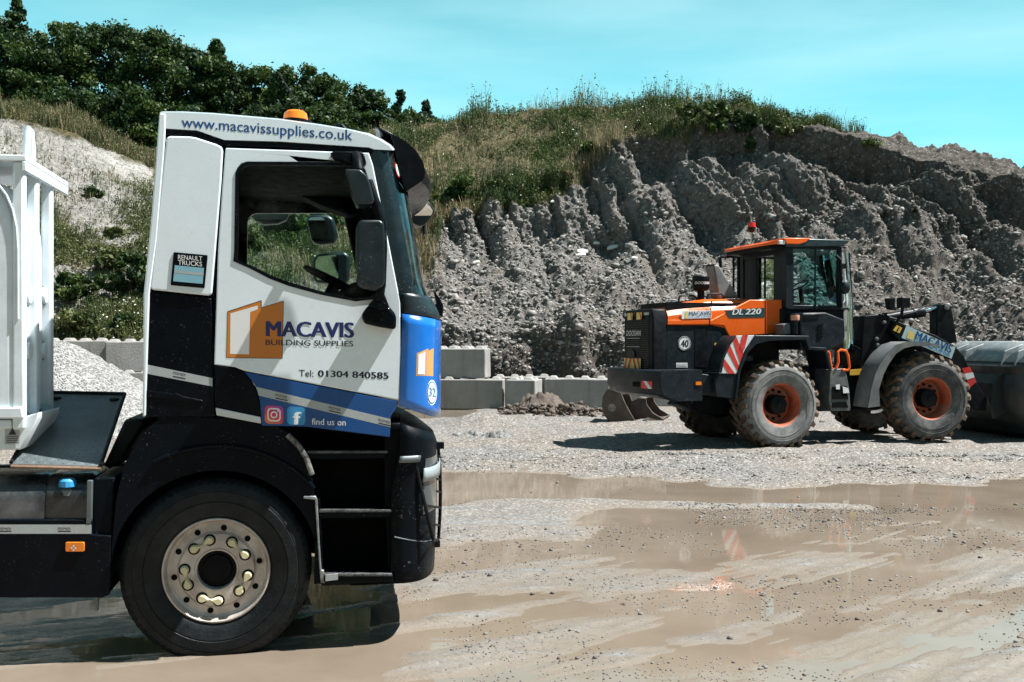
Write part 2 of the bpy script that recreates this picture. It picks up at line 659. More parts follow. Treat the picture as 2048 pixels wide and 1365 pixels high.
c3 = mixc(n, l, math_n(n, l, 'MULTIPLY', ramp(n, l, fine, 0.35, 0.62, 0.6, 0.0), farm), c2, (0.09, 0.088, 0.085))
gs = n.new('ShaderNodeSeparateColor')
l.new(grit.outputs['Color'], gs.inputs[0])
c4 = mixc(n, l, math_n(n, l, 'MULTIPLY', ramp(n, l, gs.outputs[0], 0.80, 0.86, 0, 0.55), farm), c3, (0.56, 0.56, 0.55))
c5 = mixc(n, l, math_n(n, l, 'MULTIPLY', ramp(n, l, gs.outputs[1], 0.86, 0.92, 0, 0.75), ramp(n, l, sp.outputs[1], 5.0, 12.0, 0.35, 1.0)), c4, (0.05, 0.05, 0.05))
wet = ramp(n, l, sp.outputs[2], 0.003, 0.013, 1.0, 0.0)
c6 = mixc(n, l, math_n(n, l, 'MULTIPLY', wet, 0.75), c5, (0.205, 0.17, 0.134))
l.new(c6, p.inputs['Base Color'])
l.new(math_n(n, l, 'SUBTRACT', ramp(n, l, sp.outputs[1], 7.0, 12.0, 0.42, 0.75), math_n(n, l, 'MULTIPLY', wet, 0.15)), p.inputs['Roughness'])
p.inputs['Specular IOR Level'].default_value = 0.4
bh = math_n(n, l, 'ADD', math_n(n, l, 'MULTIPLY', mid, 0.6), math_n(n, l, 'MULTIPLY', fine, 0.25))
bh = math_n(n, l, 'ADD', bh, math_n(n, l, 'MULTIPLY', ramp(n, l, grit.outputs['Distance'], 0.0, 0.6, 1, 0), 0.3))
bn_ = bump_n(n, l, bh, 0.9, 0.03)
l.new(ramp(n, l, sp.outputs[1], 6.0, 12.5, 0.22, 0.95), bn_.node.inputs['Strength'])
l.new(bn_, p.inputs['Normal'])

wm, nt, n, l, p = nodes_of('muddy_water')
geo = n.new('ShaderNodeNewGeometry')
pos = geo.outputs['Position']
a = noise_tex(n, l, pos, 0.8, 5, 0.6)
l.new(mixc(n, l, ramp(n, l, a, 0.3, 0.7), (0.155, 0.124, 0.094), (0.22, 0.183, 0.144)), p.inputs['Base Color'])
p.inputs['Roughness'].default_value = 0.03
p.inputs['IOR'].default_value = 1.33
p.inputs['Specular IOR Level'].default_value = 0.5
mpn = n.new('ShaderNodeMapping')
mpn.inputs['Scale'].default_value = (5, 14, 5)
l.new(pos, mpn.inputs[0])
l.new(bump_n(n, l, noise_tex(n, l, mpn.outputs[0], 1.0, 3), 0.035, 0.01), p.inputs['Normal'])

# ---- ground sheet (fine near the camera, running on under and beyond the bank)
nc, nr = 620, 520
tx = np.linspace(-0.85, 0.85, nc)
GYS = np.concatenate([np.geomspace(2.2, 34, nr - 12), np.geomspace(36, 700, 12)])
TXg, YY = np.meshgrid(tx, GYS)
XX = TXg * YY
px = CX + FPX * TXg
py = CY + CAMH * FPX / YY
# streaks left by turning wheels: long low ridges, bending from left-right to away-right
ang = R(26) + 0.10 * (XX + 1.0)
sx = XX * np.cos(R(33)) + YY * np.sin(R(33)) + 0.10 * XX * YY * 0.1
sy = -XX * np.sin(R(33)) + YY * np.cos(R(33)) - 0.035 * XX ** 2
streak = fbm(sx * 0.45, sy * 3.2, 0 * sx, 4, 21)
blot = fbm(XX * 0.35, YY * 0.45, 0 * XX, 4, 33)
finez = fbm(XX * 5, YY * 7, 0 * XX, 3, 40)
near = sstep(10.8, 8.5, YY)
lvl = 0.016 + 0.010 * blot + near * (0.015 * streak + 0.004 * fbm(sx * 1.2, sy * 9, 0 * sx, 3, 22) + 0.0035 * fbm(sx * 2.2, sy * 24, 0 * sx, 2, 23) - 0.013)
right = sstep(1.0, 4.5, XX - 0.25 * (YY - 5)) * near
lvl = lvl + 0.012 * right + 0.004 * finez
# the long puddle across the yard
up = np.interp(px, [400, 880, 1300, 1500, 1700, 2048, 2400], [930, 938, 953, 969, 965, 957, 955])
dn = np.interp(px, [400, 880, 1200, 1500, 2048, 2400], [1006, 1012, 1000, 1012, 1016, 1012])
edge = 9 * fbm(XX * 0.9, YY * 1.2, 0 * XX, 4, 55)
inside = np.minimum(py - up, dn - py) + edge
lvl = np.where(YY > 9, lvl - 0.045 * sstep(-3, 9, inside) + 0.016 * sstep(4, -4, inside) * (1 - sstep(1100, 1250, px) * sstep(985, 1000, py)), lvl)
# shallow wet tracts
wetb = sstep(1010, 1030, py) * sstep(1110, 1060, py) * near
lvl = lvl - 0.012 * sstep(0.0, 0.5, fbm(XX * 0.8, YY * 1.6, 0 * XX, 3, 77)) * sstep(11, 10, YY)
lvl = lvl - 0.029 * (0.75 + 0.5 * blot) * sstep(1080, 1250, px) * sstep(1012, 1022, py) * sstep(1125, 1080, py)
# rough ridges and ruts in front of the blocks
rut = sstep(14.2, 15, YY) * sstep(27, 22, YY)
lvl = lvl + rut * (0.055 * np.maximum(0, fbm(XX * 0.7, YY * 2.6, 0 * XX, 5, 61)) + 0.02 * fbm(XX * 3, YY * 5, 0 * XX, 3, 62))
bank1 = np.exp(-((py - 928) / 9) ** 2) * sstep(860, 900, px)
lvl = lvl + 0.05 * bank1 * (0.5 + 0.8 * fbm(XX * 1.5, YY * 3, 0 * XX, 3, 64))
heap = np.exp(-((px - 965) / 70) ** 2 - ((py - 853) / 7) ** 2)
lvl = lvl + 0.20 * heap * (1 + 0.4 * fbm(XX * 3, YY * 4, 0 * XX, 3, 65))
pond = sstep(985, 930, px) * sstep(845, 832, py) * sstep(808, 815, py)
lvl = lvl * (1 - pond) - 0.02 * pond
# the truck stands in a shallow wet hollow
lvl = np.where((px < 760) & (YY < 9.5), lvl - 0.006, lvl)
V = np.stack([XX, YY, lvl], -1).reshape(-1, 3)
ground = np_mesh('ground', V, grid_faces(nr, nc), gm, kind='structure')
# the yard behind the camera and the added banks, which the paint and the water mirror
MB().add([(-90, -90, -0.08), (90, -90, -0.08), (90, 60, -0.08), (-90, 60, -0.08)], [(0, 1, 2, 3)]).build('yard_ground', gm, smooth=0)['kind'] = 'structure'
water = MB().add([(-14, 2.0, 0.0), (16, 2.0, 0.0), (24, 26, 0.0), (-22, 26, 0.0)], [(0, 1, 2, 3)]).build('puddle_water', wm, smooth=0)
water['kind'] = 'structure'

# ---- quarry bank: a sheet swept over profiles read at several stations
soil, nt, n, l, p = nodes_of('quarry_soil')
geo = n.new('ShaderNodeNewGeometry')
pos = geo.outputs['Position']


def attr(n, name):
    a = n.new('ShaderNodeAttribute')
    a.attribute_name = name
    return a.outputs['Fac']


n1 = noise_tex(n, l, pos, 0.5, 6, 0.6)
n2 = noise_tex(n, l, pos, 4.0, 8, 0.7)
n3 = noise_tex(n, l, pos, 16.0, 6, 0.7)
vo = n.new('ShaderNodeTexVoronoi')
vo.inputs['Scale'].default_value = 15.0
l.new(pos, vo.inputs['Vector'])
vs = n.new('ShaderNodeSeparateColor')
l.new(vo.outputs['Color'], vs.inputs[0])
g1 = mixc(n, l, ramp(n, l, n2, 0.3, 0.7), (0.06, 0.058, 0.056), (0.32, 0.308, 0.29))
g2 = mixc(n, l, ramp(n, l, n1, 0.45, 0.68, 0, 0.7), g1, (0.20, 0.165, 0.14))
g2 = mixc(n, l, math_n(n, l, 'MULTIPLY', attr(n, 'brown'), 0.85), g2, mixc(n, l, ramp(n, l, n2, 0.3, 0.7), (0.055, 0.046, 0.040), (0.165, 0.142, 0.125)))
ck = mixc(n, l, ramp(n, l, n2, 0.30, 0.62), (0.24, 0.23, 0.20), (0.54, 0.525, 0.49))
g3 = mixc(n, l, attr(n, 'chalk'), g2, ck)
g4 = mixc(n, l, ramp(n, l, vs.outputs[0], 0.88, 0.95, 0, 0.35), g3, (0.50, 0.49, 0.46))
vg = mixc(n, l, ramp(n, l, n2, 0.35, 0.65), (0.05, 0.055, 0.025), (0.19, 0.155, 0.09))
g5 = mixc(n, l, attr(n, 'veg'), g4, vg)
l.new(g5, p.inputs['Base Color'])
p.inputs['Roughness'].default_value = 0.95
p.inputs['Specular IOR Level'].default_value = 0.15
bb = bump_n(n, l, n2, 0.7, 0.16)
l.new(bump_n(n, l, n3, 0.8, 0.05, bb), p.inputs['Normal'])

#        px     L0(Y,z)    L1(py,Y)    L2(py,Y)   L3(py,Y)    L4(py,Y)
ST = [(-500, 26.0, (700, 27.5), (480, 33), (190, 39), (120, 43)),
      (0, 26.0, (690, 27.5), (480, 33), (238, 40), (205, 43)),
      (110, 26.5, (690, 27.7), (490, 33), (264, 40), (225, 43)),
      (310, 27.0, (686, 28.0), (500, 33.5), (338, 40), (296, 43)),
      (600, 28.0, (660, 29.0), (500, 35), (345, 40), (285, 44)),
      (740, 28.0, (656, 29.0), (490, 35.5), (350, 40), (262, 44.5)),
      (870, 28.2, (655, 28.9), (478, 36), (432, 37), (240, 45)),
      (1000, 28.2, (650, 28.9), (488, 35.8), (398, 37.3), (220, 45)),
      (1130, 28.2, (648, 28.9), (492, 35.8), (338, 38), (213, 44)),
      (1250, 28.2, (646, 29.0), (484, 36), (270, 39), (214, 43)),
      (1340, 27.0, (690, 28.6), (478, 36.4), (262, 39.3), (213, 42.5)),
      (1420, 26.4, (720, 28.0), (476, 36.6), (243, 39.6), (220, 42)),
      (1510, 26.2, (730, 27.6), (474, 36.6), (240, 39.8), (232, 41.5)),
      (1620, 26.2, (730, 27.6), (474, 36.6), (254, 39.6), (250, 41)),
      (1790, 26.0, (730, 27.4), (484, 36), (292, 39), (284, 41)),
      (1900, 26.0, (730, 27.4), (484, 35.6), (318, 38.3), (296, 40.5)),
      (2048, 26.0, (730, 27.4), (500, 35), (352, 37.6), (336, 39.8)),
      (2600, 26.0, (730, 27.4), (560, 34), (470, 37), (450, 39))]
spx = np.array([s[0] for s in ST], float)
colpx = np.concatenate([np.arange(-480, -30, 9.0), np.arange(-30, 2090, 2.0), np.arange(2090, 2580, 9.0)])


def smooth_interp(x, xp, fp):
    i = np.clip(np.searchsorted(xp, x) - 1, 0, len(xp) - 2)
    t = (x - xp[i]) / (xp[i + 1] - xp[i])
    m = np.gradient(fp, xp)
    h = xp[i + 1] - xp[i]
    return (2 * t ** 3 - 3 * t ** 2 + 1) * fp[i] + (t ** 3 - 2 * t ** 2 + t) * h * m[i] + (-2 * t ** 3 + 3 * t ** 2) * fp[i + 1] + (t ** 3 - t ** 2) * h * m[i + 1]


def station(fn):
    return smooth_interp(colpx, spx, np.array([fn(s) for s in ST], float))


zf = lambda py_, Y: CAMH - (py_ - CY) * Y / FPX
LV = []
LV.append((station(lambda s: s[1]), 0 * colpx - 0.3))
for q in range(2, 6):
    LV.append((station(lambda s: s[q][1]), station(lambda s: zf(*s[q]))))
LV.append((LV[4][0] + 16, LV[4][1] - 1.5))
LV.append((LV[4][0] + 70, LV[4][1] - 9))
seg = [44, 120, 130, 64, 22, 8]
rowsY, rowsZ, rowT, rowL = [], [], [], []
for s, k in enumerate(seg):
    for i in range(k):
        t = i / k
        rowsY.append(LV[s][0] * (1 - t) + LV[s + 1][0] * t)
        rowsZ.append(LV[s][1] * (1 - t) + LV[s + 1][1] * t)
        rowT.append(s + t)
rowsY.append(LV[-1][0])
rowsZ.append(LV[-1][1])
rowT.append(6.0)
BY, BZ = np.array(rowsY), np.array(rowsZ)
BT = np.array(rowT)[:, None] * np.ones_like(BY)
# soften the kinks between the stretches
for _ in range(5):
    BY[1:-1] = 0.25 * BY[:-2] + 0.5 * BY[1:-1] + 0.25 * BY[2:]
    BZ[1:-1] = 0.25 * BZ[:-2] + 0.5 * BZ[1:-1] + 0.25 * BZ[2:]
PXg = colpx[None, :] * np.ones_like(BY)
BX = (PXg - CX) / FPX * BY
cut = sstep(840, 900, PXg)                     # the dug face right of the truck
leftm = 1 - sstep(330, 620, PXg)


def normals(X, Y, Z):
    du = np.stack([np.gradient(a, axis=1) for a in (X, Y, Z)], -1)
    dv = np.stack([np.gradient(a, axis=0) for a in (X, Y, Z)], -1)
    nn = np.cross(du, dv)
    nn /= np.linalg.norm(nn, axis=-1, keepdims=True) + 1e-9
    nn[nn[..., 1] > 0.3] *= 1
    return nn


N0 = normals(BX, BY, BZ)
cliff = sstep(1.75, 2.15, BT) * sstep(3.02, 2.85, BT) * cut
talus = sstep(0.6, 1.1, BT) * sstep(2.3, 1.9, BT)
foot = sstep(1.05, 0.8, BT) * cut
gx = BX + 0.40 * BZ + 0.55 * fbm(BX * 0.25, BY * 0.1, BZ * 0.35, 3, 91)
rid = 2.2 * np.abs(vnoise(gx * 0.95, BZ * 0.05, 0 * gx, 92)) ** 0.75 - 0.6
rid2 = 2 * np.abs(vnoise(gx * 1.7 + 9, BZ * 0.16, 0 * gx, 93)) ** 0.8 - 0.6
bigm = fbm(BX * 0.22, BY * 0.25, BZ * 0.30, 3, 94)
med = fbm(BX * 0.9, BY * 0.9, BZ * 0.9, 4, 95)
cl = fbm(BX * 3.2, BY * 3.2, BZ * 3.2, 3, 96, 0.6)
cl2 = np.abs(vnoise(BX * 2.2, BY * 2.2, BZ * 2.2, 97))
tiny = fbm(BX * 9, BY * 9, BZ * 9, 3, 98, 0.65)
D = cliff * (0.80 * rid + 0.36 * rid2 + 0.50 * bigm + 0.12 * med + 0.22 * (0.5 - np.abs(fbm(BX * 1.7, BY * 1.7, BZ * 1.3, 4, 131, 0.6))) + 0.07 * fbm(BX * 5.5, BY * 5.5, BZ * 5.5, 3, 132, 0.65) + 0.22 * np.abs(vnoise(gx * 4.6, BZ * 0.5, 0 * gx, 99)))
D = D - 0.95 * np.exp(-((BT - 2.80) / 0.13) ** 2) * sstep(1300, 1480, PXg) * sstep(1960, 1880, PXg) * (0.7 + 0.5 * bigm)
D = D - 0.40 * np.exp(-((BT - 2.82) / 0.10) ** 2) * cut
D = D + (talus * cut) * (0.5 * bigm + 0.45 * rid * sstep(1.35, 2.0, BT))
D = D + sstep(0.4, 1, BT) * (1 - 0.25 * cliff) * (1 - 0.6 * foot) * (0.19 * med * (0.35 + 0.7 * np.maximum(cut, 0.35))) + (0.045 + 0.035 * talus) * cl + 0.13 * (0.5 - cl2) * talus + 0.035 * tiny * (1 - 0.4 * cliff)
D = D * sstep(5.4, 4.6, BT) + foot * (0.12 * med + 0.15 * bigm)
# bites out of the face and slumped hollows at the right
for (hx, hz, rx, rz_, dep) in ((1360, 560, 60, 30, 0.5), (1700, 400, 130, 55, 1.1), (1890, 590, 90, 50, 1.2), (1990, 430, 70, 60, 0.9), (1480, 330, 60, 60, 0.9), (1780, 330, 90, 30, 0.8), (1290, 350, 40, 60, 0.5), (980, 470, 50, 35, 0.6), (1090, 470, 40, 40, 0.6), (1960, 640, 70, 40, 0.8)):
    PYg = CY - (BZ - CAMH) * FPX / BY
    D = D - dep * np.exp(-((PXg - hx + 0.4 * (PYg - hz)) / rx) ** 2 - ((PYg - hz) / rz_) ** 2) * cut
# a spur of lit rubble in the undercut foot
D = D + 0.9 * np.exp(-((PXg - 1152) / 30) ** 2) * sstep(0.2, 0.5, BT) * sstep(1.3, 0.9, BT)
# rubble hump on the skyline at the right
PYg = CY - (BZ - CAMH) * FPX / BY
hump = np.exp(-((PXg - 1808) / 20) ** 2) * np.exp(-((BT - 4.0) / 0.25) ** 2) * 0.42 + np.exp(-((PXg - 1905) / 22) ** 2) * np.exp(-((BT - 4.0) / 0.2) ** 2) * 0.2
BX2, BY2, BZ2 = BX + N0[..., 0] * D, BY + N0[..., 1] * D, BZ + N0[..., 2] * D
BZ2 = BZ2 + hump * (1 + 0.5 * med)
crest_r = sstep(1760, 1850, PXg) * sstep(3.2, 3.9, BT) * sstep(5, 4.3, BT)
BZ2 = BZ2 + crest_r * (0.22 * np.abs(med) + 0.08 * cl)
# what grows and what is bare
vb = np.interp(PXg, [-500, 0, 300, 330, 870, 1000, 1130, 1250, 1600, 1660, 1800, 2600], [3.05, 3.05, 2.98, 2.4, 2.62, 2.66, 2.72, 2.90, 2.98, 3.35, 4.6, 5.0])
veg = sstep(-0.06, 0.10, BT - vb + 0.14 * med + 0.12 * bigm)
lowveg = leftm * sstep(640, 560, 0 * PXg + 600) * sstep(0.15, 0.55, fbm(BX * 0.35, BY * 0.35, BZ * 0.35, 4, 120) + 0.9 * sstep(560, 640, PYg) + 0.35 * sstep(180, 300, PXg) - 0.12) * sstep(350, 430, PYg)
midveg = (1 - cut) * (1 - leftm) * sstep(1.3, 1.8, BT)
veg = np.clip(np.maximum(np.maximum(veg, 0.85 * lowveg), midveg), 0, 1)
chalk = leftm * sstep(3.2, 2.9, BT) * (0.55 + 0.45 * sstep(-0.3, 0.4, fbm(BX * 0.4, BY * 0.4, BZ * 0.4, 3, 121)))
brown = cut * (sstep(2.55, 2.95, BT + 0.15 * med) * 0.9 + 0.75 * sstep(1500, 1750, PXg) + foot * 0.95)  # brown soil above and right; right and foot also carry painted shade
PB = np.stack([BX2, BY2, BZ2], -1)
bank = np_mesh('quarry_bank', PB.reshape(-1, 3), grid_faces(*BX.shape), soil, attrs={'veg': veg, 'chalk': np.clip(chalk, 0, 1), 'brown': np.clip(brown, 0, 1)}, kind='structure')
NB = normals(BX2, BY2, BZ2)
if np.mean(NB[100:200, 600:900, 1]) > 0:
    NB = -NB


def bank_at(px_, bt):
    """point of the bank's sheet at a station and height share"""
    j = int(np.argmin(np.abs(colpx - px_)))
    i = int(np.argmin(np.abs(np.array(rowT) - bt)))
    return Vector(PB[i, j]), Vector(NB[i, j])


def bank_py(px_, py_):
    """the nearest point of the bank along a sight line (bank outline read in its own grid)"""
    j = int(np.argmin(np.abs(colpx - px_)))
    q = CY - (PB[:, j, 2] - CAMH) * FPX / PB[:, j, 1]
    i = int(np.argmin(np.abs(q[:300] - py_)))
    return Vector(PB[i, j]), Vector(NB[i, j])


# unseen banks added at both sides and behind the camera to block sky light
aa = np.radians(np.linspace(129, 411, 260))[None, :]
tt = np.linspace(0, 1, 50)[:, None]
rr = 27 + 22 * tt + 2.5 * fbm(3 * np.cos(aa) + 0 * tt, 3 * np.sin(aa) + 0 * tt, tt * 1.5, 3, 160)
hh = 15.0 * sstep(0.0, 0.62, tt) * (1 + 0.18 * fbm(2 * np.cos(aa) + 0 * tt, 2 * np.sin(aa) + 0 * tt, 0 * aa + 0 * tt, 3, 161)) - 0.2
hh = hh + 0.5 * fbm(8 * np.cos(aa) + 0 * tt, 8 * np.sin(aa) + 0 * tt, 6 * tt + 0 * aa, 4, 162) * sstep(0, 0.2, tt)
V2 = np.stack([rr * np.cos(aa), 4 + rr * np.sin(aa), hh + 0 * rr], -1)
np_mesh('added_sky_block_bank', V2.reshape(-1, 3), grid_faces(50, 260)[:, ::-1], soil, attrs={'veg': (sstep(0.05, 0.15, tt) + 0 * aa), 'chalk': 0 * tt + 0 * aa, 'brown': 0.5 + 0 * tt + 0 * aa}, kind='structure')

# loose clods and stones on the rubble slopes
ICO_V = None
bmi = bmesh.new()
bmesh.ops.create_icosphere(bmi, subdivisions=1, radius=1.0)
ICO_V = np.array([v.co[:] for v in bmi.verts])
ICO_F = np.array([[v.index for v in f.verts] for f in bmi.faces])
bmi.free()


def rocks(name, P, S, mat, kind='stuff', squash=0.7, jag=0.28, ico=None):
    v0, f0 = ico or (ICO_V, ICO_F)
    k = len(P)
    nv = len(v0)
    jit = 1 + jag * rng.standard_normal((k, nv, 1))
    sc = S[:, None, None] * (0.7 + 0.6 * rng.random((k, 1, 3))) * np.array([1, 1, squash])
    a = rng.random(k) * 6.283
    ca, sa = np.cos(a), np.sin(a)
    v = v0[None] * jit * sc
    x = v[..., 0] * ca[:, None] - v[..., 1] * sa[:, None]
    y = v[..., 0] * sa[:, None] + v[..., 1] * ca[:, None]
    v = np.stack([x, y, v[..., 2]], -1) + P[:, None, :]
    F = (f0[None] + (np.arange(k) * nv)[:, None, None]).reshape(-1, 3)
    return np_mesh(name, v.reshape(-1, 3), F, mat, smooth=False, kind=kind)


bmi = bmesh.new()
bmesh.ops.create_icosphere(bmi, subdivisions=1, radius=1.0)
bmesh.ops.dissolve_degenerate(bmi, dist=0.001, edges=bmi.edges)
bmi.free()
# 12-vertex stones for the small ones
ph = (1 + 5 ** 0.5) / 2
I12 = np.array([(-1, ph, 0), (1, ph, 0), (-1, -ph, 0), (1, -ph, 0), (0, -1, ph), (0, 1, ph), (0, -1, -ph), (0, 1, -ph), (ph, 0, -1), (ph, 0, 1), (-ph, 0, -1), (-ph, 0, 1)]) / 1.9
F12 = np.array([(0, 11, 5), (0, 5, 1), (0, 1, 7), (0, 7, 10), (0, 10, 11), (1, 5, 9), (5, 11, 4), (11, 10, 2), (10, 7, 6), (7, 1, 8), (3, 9, 4), (3, 4, 2), (3, 2, 6), (3, 6, 8), (3, 8, 9), (4, 9, 5), (2, 4, 11), (6, 2, 10), (8, 6, 7), (9, 8, 1)])
wgt = (talus * cut * (1 - veg) + 0.16 * cliff * (1 - veg) + foot * 0.6 + 0.3 * leftm * talus * (1 - veg)) * sstep(-40, 0, PXg) * sstep(2110, 2060, PXg)
wgt = wgt / wgt.sum()
idx = rng.choice(wgt.size, 34000, p=wgt.ravel())
P = PB.reshape(-1, 3)[idx] + rng.normal(0, 0.03, (len(idx), 3))
S = 0.014 + 0.075 * rng.random(len(idx)) ** 3 + (rng.random(len(idx)) < 0.05) * 0.10 * rng.random(len(idx))
clod_m = surf('clod_soil', (0.225, 0.215, 0.20), 0.95, var=0.75, vscale=5.0, spec=0.15, bump=0.6, bscale=14)
P = P - NB.reshape(-1, 3)[idx] * (0.15 * S)[:, None]
rocks('loose_clods', P, S, clod_m, jag=0.27, ico=(I12, F12))

# stones strewn over the mud
N = 14000
q = rng.random(N)
ppy = 905 + 460 * q ** 1.15
ppx = 780 + 1330 * rng.random(N)
bandm = rng.random(N) < 0.45
ppy = np.where(bandm, 915 + np.abs(rng.normal(0, 26, N)) + (rng.random(N) < 0.5) * 95, ppy)
Yp = CAMH * FPX / (ppy - CY)
Xp = (ppx - CX) / FPX * Yp
dens = fbm(Xp * 0.8, Yp * 1.0, 0 * Xp, 3, 140)
inpud = np.minimum(ppy - np.interp(ppx, [400, 880, 1300, 1500, 1700, 2048], [938, 942, 958, 974, 970, 962]), np.interp(ppx, [400, 880, 1200, 1500, 2048], [1008, 1014, 1002, 1014, 1018]) - ppy) > 0
keep = (dens > -0.25 + 0.3 * rng.random(N)) & ~(inpud & (rng.random(N) < 0.93))
Xp, Yp = Xp[keep], Yp[keep]
Sp = 0.0035 + 0.006 * rng.random(len(Xp)) + (rng.random(len(Xp)) < 0.05) * 0.012 * rng.random(len(Xp))
Sp = Sp * np.clip(Yp / 7.5, 0.75, 2.6)


GTX, GNR, GNC, GLVL = tx, nr, nc, lvl


def ground_z(x, y):
    i = np.clip(np.searchsorted(GYS, y) - 1, 0, GNR - 2)
    j = np.clip(((x / y) - GTX[0]) / (GTX[1] - GTX[0]), 0, GNC - 2).astype(int)
    return np.maximum(GLVL[i, j], 0.0)


stone_m = surf('yard_stone', (0.17, 0.168, 0.162), 0.8, var=0.8, vscale=3.1, spec=0.3)
rocks('strewn_gravel', np.stack([Xp, Yp, ground_z(Xp, Yp) + Sp * 0.2], -1), Sp, stone_m, jag=0.22, ico=(I12, F12))

# ================================================================== THE TRUCK
TY = 5.69
TF = Frame((432 - CX) * TY / FPX, TY, R(11))
K = TF.t
truck = thing('truck', TF.o, TF.yaw, 'white and blue day-cab truck with a white body, parked nose to the right in front', 'truck')


def tm():
    return MB(TF)


WIN = [(470, 500), (472, 348), (476, 337), (484, 329), (495, 325), (703, 326), (718, 329), (729, 341), (742, 380), (757, 440), (768, 520), (770, 570),
       (764, 588), (744, 598), (711, 602), (640, 588), (578, 571), (541, 557), (500, 536), (468, 522)]
DOOR = [(451, 296), (738, 306), (746, 330), (772, 458), (801, 606), (802, 700), (798, 801), (487, 742), (470, 735), (428, 730), (436, 500), (444, 380)]
QUARTER = [(334, 274), (341, 272), (380, 273), (392, 275), (432, 288), (444, 294), (446, 303), (443, 360), (433, 480), (424, 588), (418, 592), (304, 580), (300, 574), (316, 420), (332, 280)]
D2 = 2.46

cab = tm()
# dark inner walls with window openings, rear wall, floor and roof lining of the cab
INNER = [(322, 262), (738, 300), (801, 606), (798, 800), (488, 738), (300, 640), (300, 580)]
cab.pp(INNER, 0.045, 0.075, [WIN])
cabshell = cab.build('cab_shell', black_in, truck, smooth=0)
FARW = [(a - 34 if a < 640 else a - 14, b) for a, b in WIN]
c = tm()
c.prism([K(a, b, 0.06) for a, b in INNER], D2 - 0.07, D2 - 0.045, [[K(a, b, 0.06) for a, b in FARW]])
c.build('far_lining', black_in, cabshell, smooth=0)
c = tm()
c.prism([K(a, b, 0.06) for a, b in INNER], D2 - 0.044, D2 - 0.01, [[K(a, b, 0.06) for a, b in FARW]])
c.build('far_door', white, truck, smooth=0)
c = tm()
c.pp([(318, 250), (331, 250), (300, 640), (287, 640)], 0.03, D2 - 0.03, ref=0.03)
c.build('rear_wall', white_in, cabshell)
c = tm()
c.pp([(335, 262), (740, 300), (742, 312), (335, 276)], 0.08, D2 - 0.08, ref=0.03)
c.build('roof_lining', black_in, cabshell)
c = tm()
c.pp([(300, 700), (798, 770), (798, 800), (300, 740)], 0.08, D2 - 0.08, ref=0.03)
c.build('floor', black_in, cabshell)

# roof fairing
ROOF_T = [(321, 226), (360, 226), (420, 229), (560, 241), (640, 252), (700, 262), (735, 271), (760, 282), (778, 293), (786, 302)]
ROOF_B = [(748, 300), (738, 296), (560, 284), (449, 281), (395, 262), (331, 258), (320, 258)]
ro = tm()
rows = []
for d, dz, dx in ((-0.012, 0, 0), (0.03, 0.012, 0.01), (0.12, 0.035, 0.02), (0.4, 0.07, 0.05), (1.23, 0.09, 0.08), (2.06, 0.07, 0.05), (2.34, 0.035, 0.02), (2.43, 0.012, 0.01), (2.47, 0, 0)):
    rows.append([(x + (dx if i > 5 else 0), d, z + dz) for i, (x, z) in enumerate([K(a, b, 0) for a, b in ROOF_T])])
ro.grid(rows)
for d in (-0.012, 2.47):
    ro.add([(x, d, z) for x, z in [K(a, b, 0) for a, b in ROOF_T + ROOF_B]], [tuple(range(len(ROOF_T) + len(ROOF_B)))])
rb = [K(a, b, 0) for a, b in ROOF_B]
ro.grid([[(x, -0.012, z) for x, z in rb], [(x, 2.47, z) for x, z in rb]])
roof = ro.build('roof_fairing', white, truck, smooth=50)
writing('www.macavissupplies.co.uk', (363, 254.5), (705, 281), 22, TF, -0.0126, blue_v, roof, bold=0.012)
b = tm()
b.pp([(330, 259.5), (395, 263.5), (449, 282), (560, 285.5), (738, 297), (748, 301), (744, 309), (560, 295), (446, 292), (390, 272.5), (330, 270)], -0.004, 0.05)
b.pp([(320, 259), (331, 259), (331, 280), (320, 280)], 0.0, 0.05)
b.build('roof_gutter', black, roof, bevel=0.006)
b = tm()
b.pp([(318.5, 227), (331, 227), (331, 258), (329, 300), (314, 480), (299, 590), (291, 833), (285, 835), (287, 590), (302, 440)], -0.018, 0.07)
b.build('rear_edge_trim', white, truck, bevel=0.008)
b = tm()
b.pp([(334, 268), (448, 290), (449, 305), (440, 480), (428, 735), (428, 600), (296, 586)], 0.012, 0.04)
b.build('panel_gap', black_in, truck, smooth=0)

q = tm()
q.pp(QUARTER, -0.016, 0.03)
quarter = q.build('quarter_panel', white, truck, bevel=0.016, seg=3)
bd = tm()
bd.pp([(347, 504.6), (415.4, 510.8), (409, 577), (341, 570.8)], -0.022, -0.01)
badge = bd.build('badge', black_gl, quarter, bevel=0.004)
m = tm()
m.flat([(349.5, 530.8), (408.2, 536.4), (405.2, 568.2), (346.4, 562.8)], -0.0224)
m.build('badge_plate', cyan_p, badge, smooth=0)
m = tm()
m.flat([(349, 541), (407.5, 546.5), (407, 551.5), (348.5, 546)], -0.0228)
m.build('badge_band', tape, badge, smooth=0)
writing('RENAULT', (356, 519), (404.5, 522.5), 9.5, TF, -0.0224, white_v, quarter, bold=0.012)
writing('TRUCKS', (356, 529.6), (404, 533.4), 9.5, TF, -0.0224, white_v, quarter, bold=0.012)

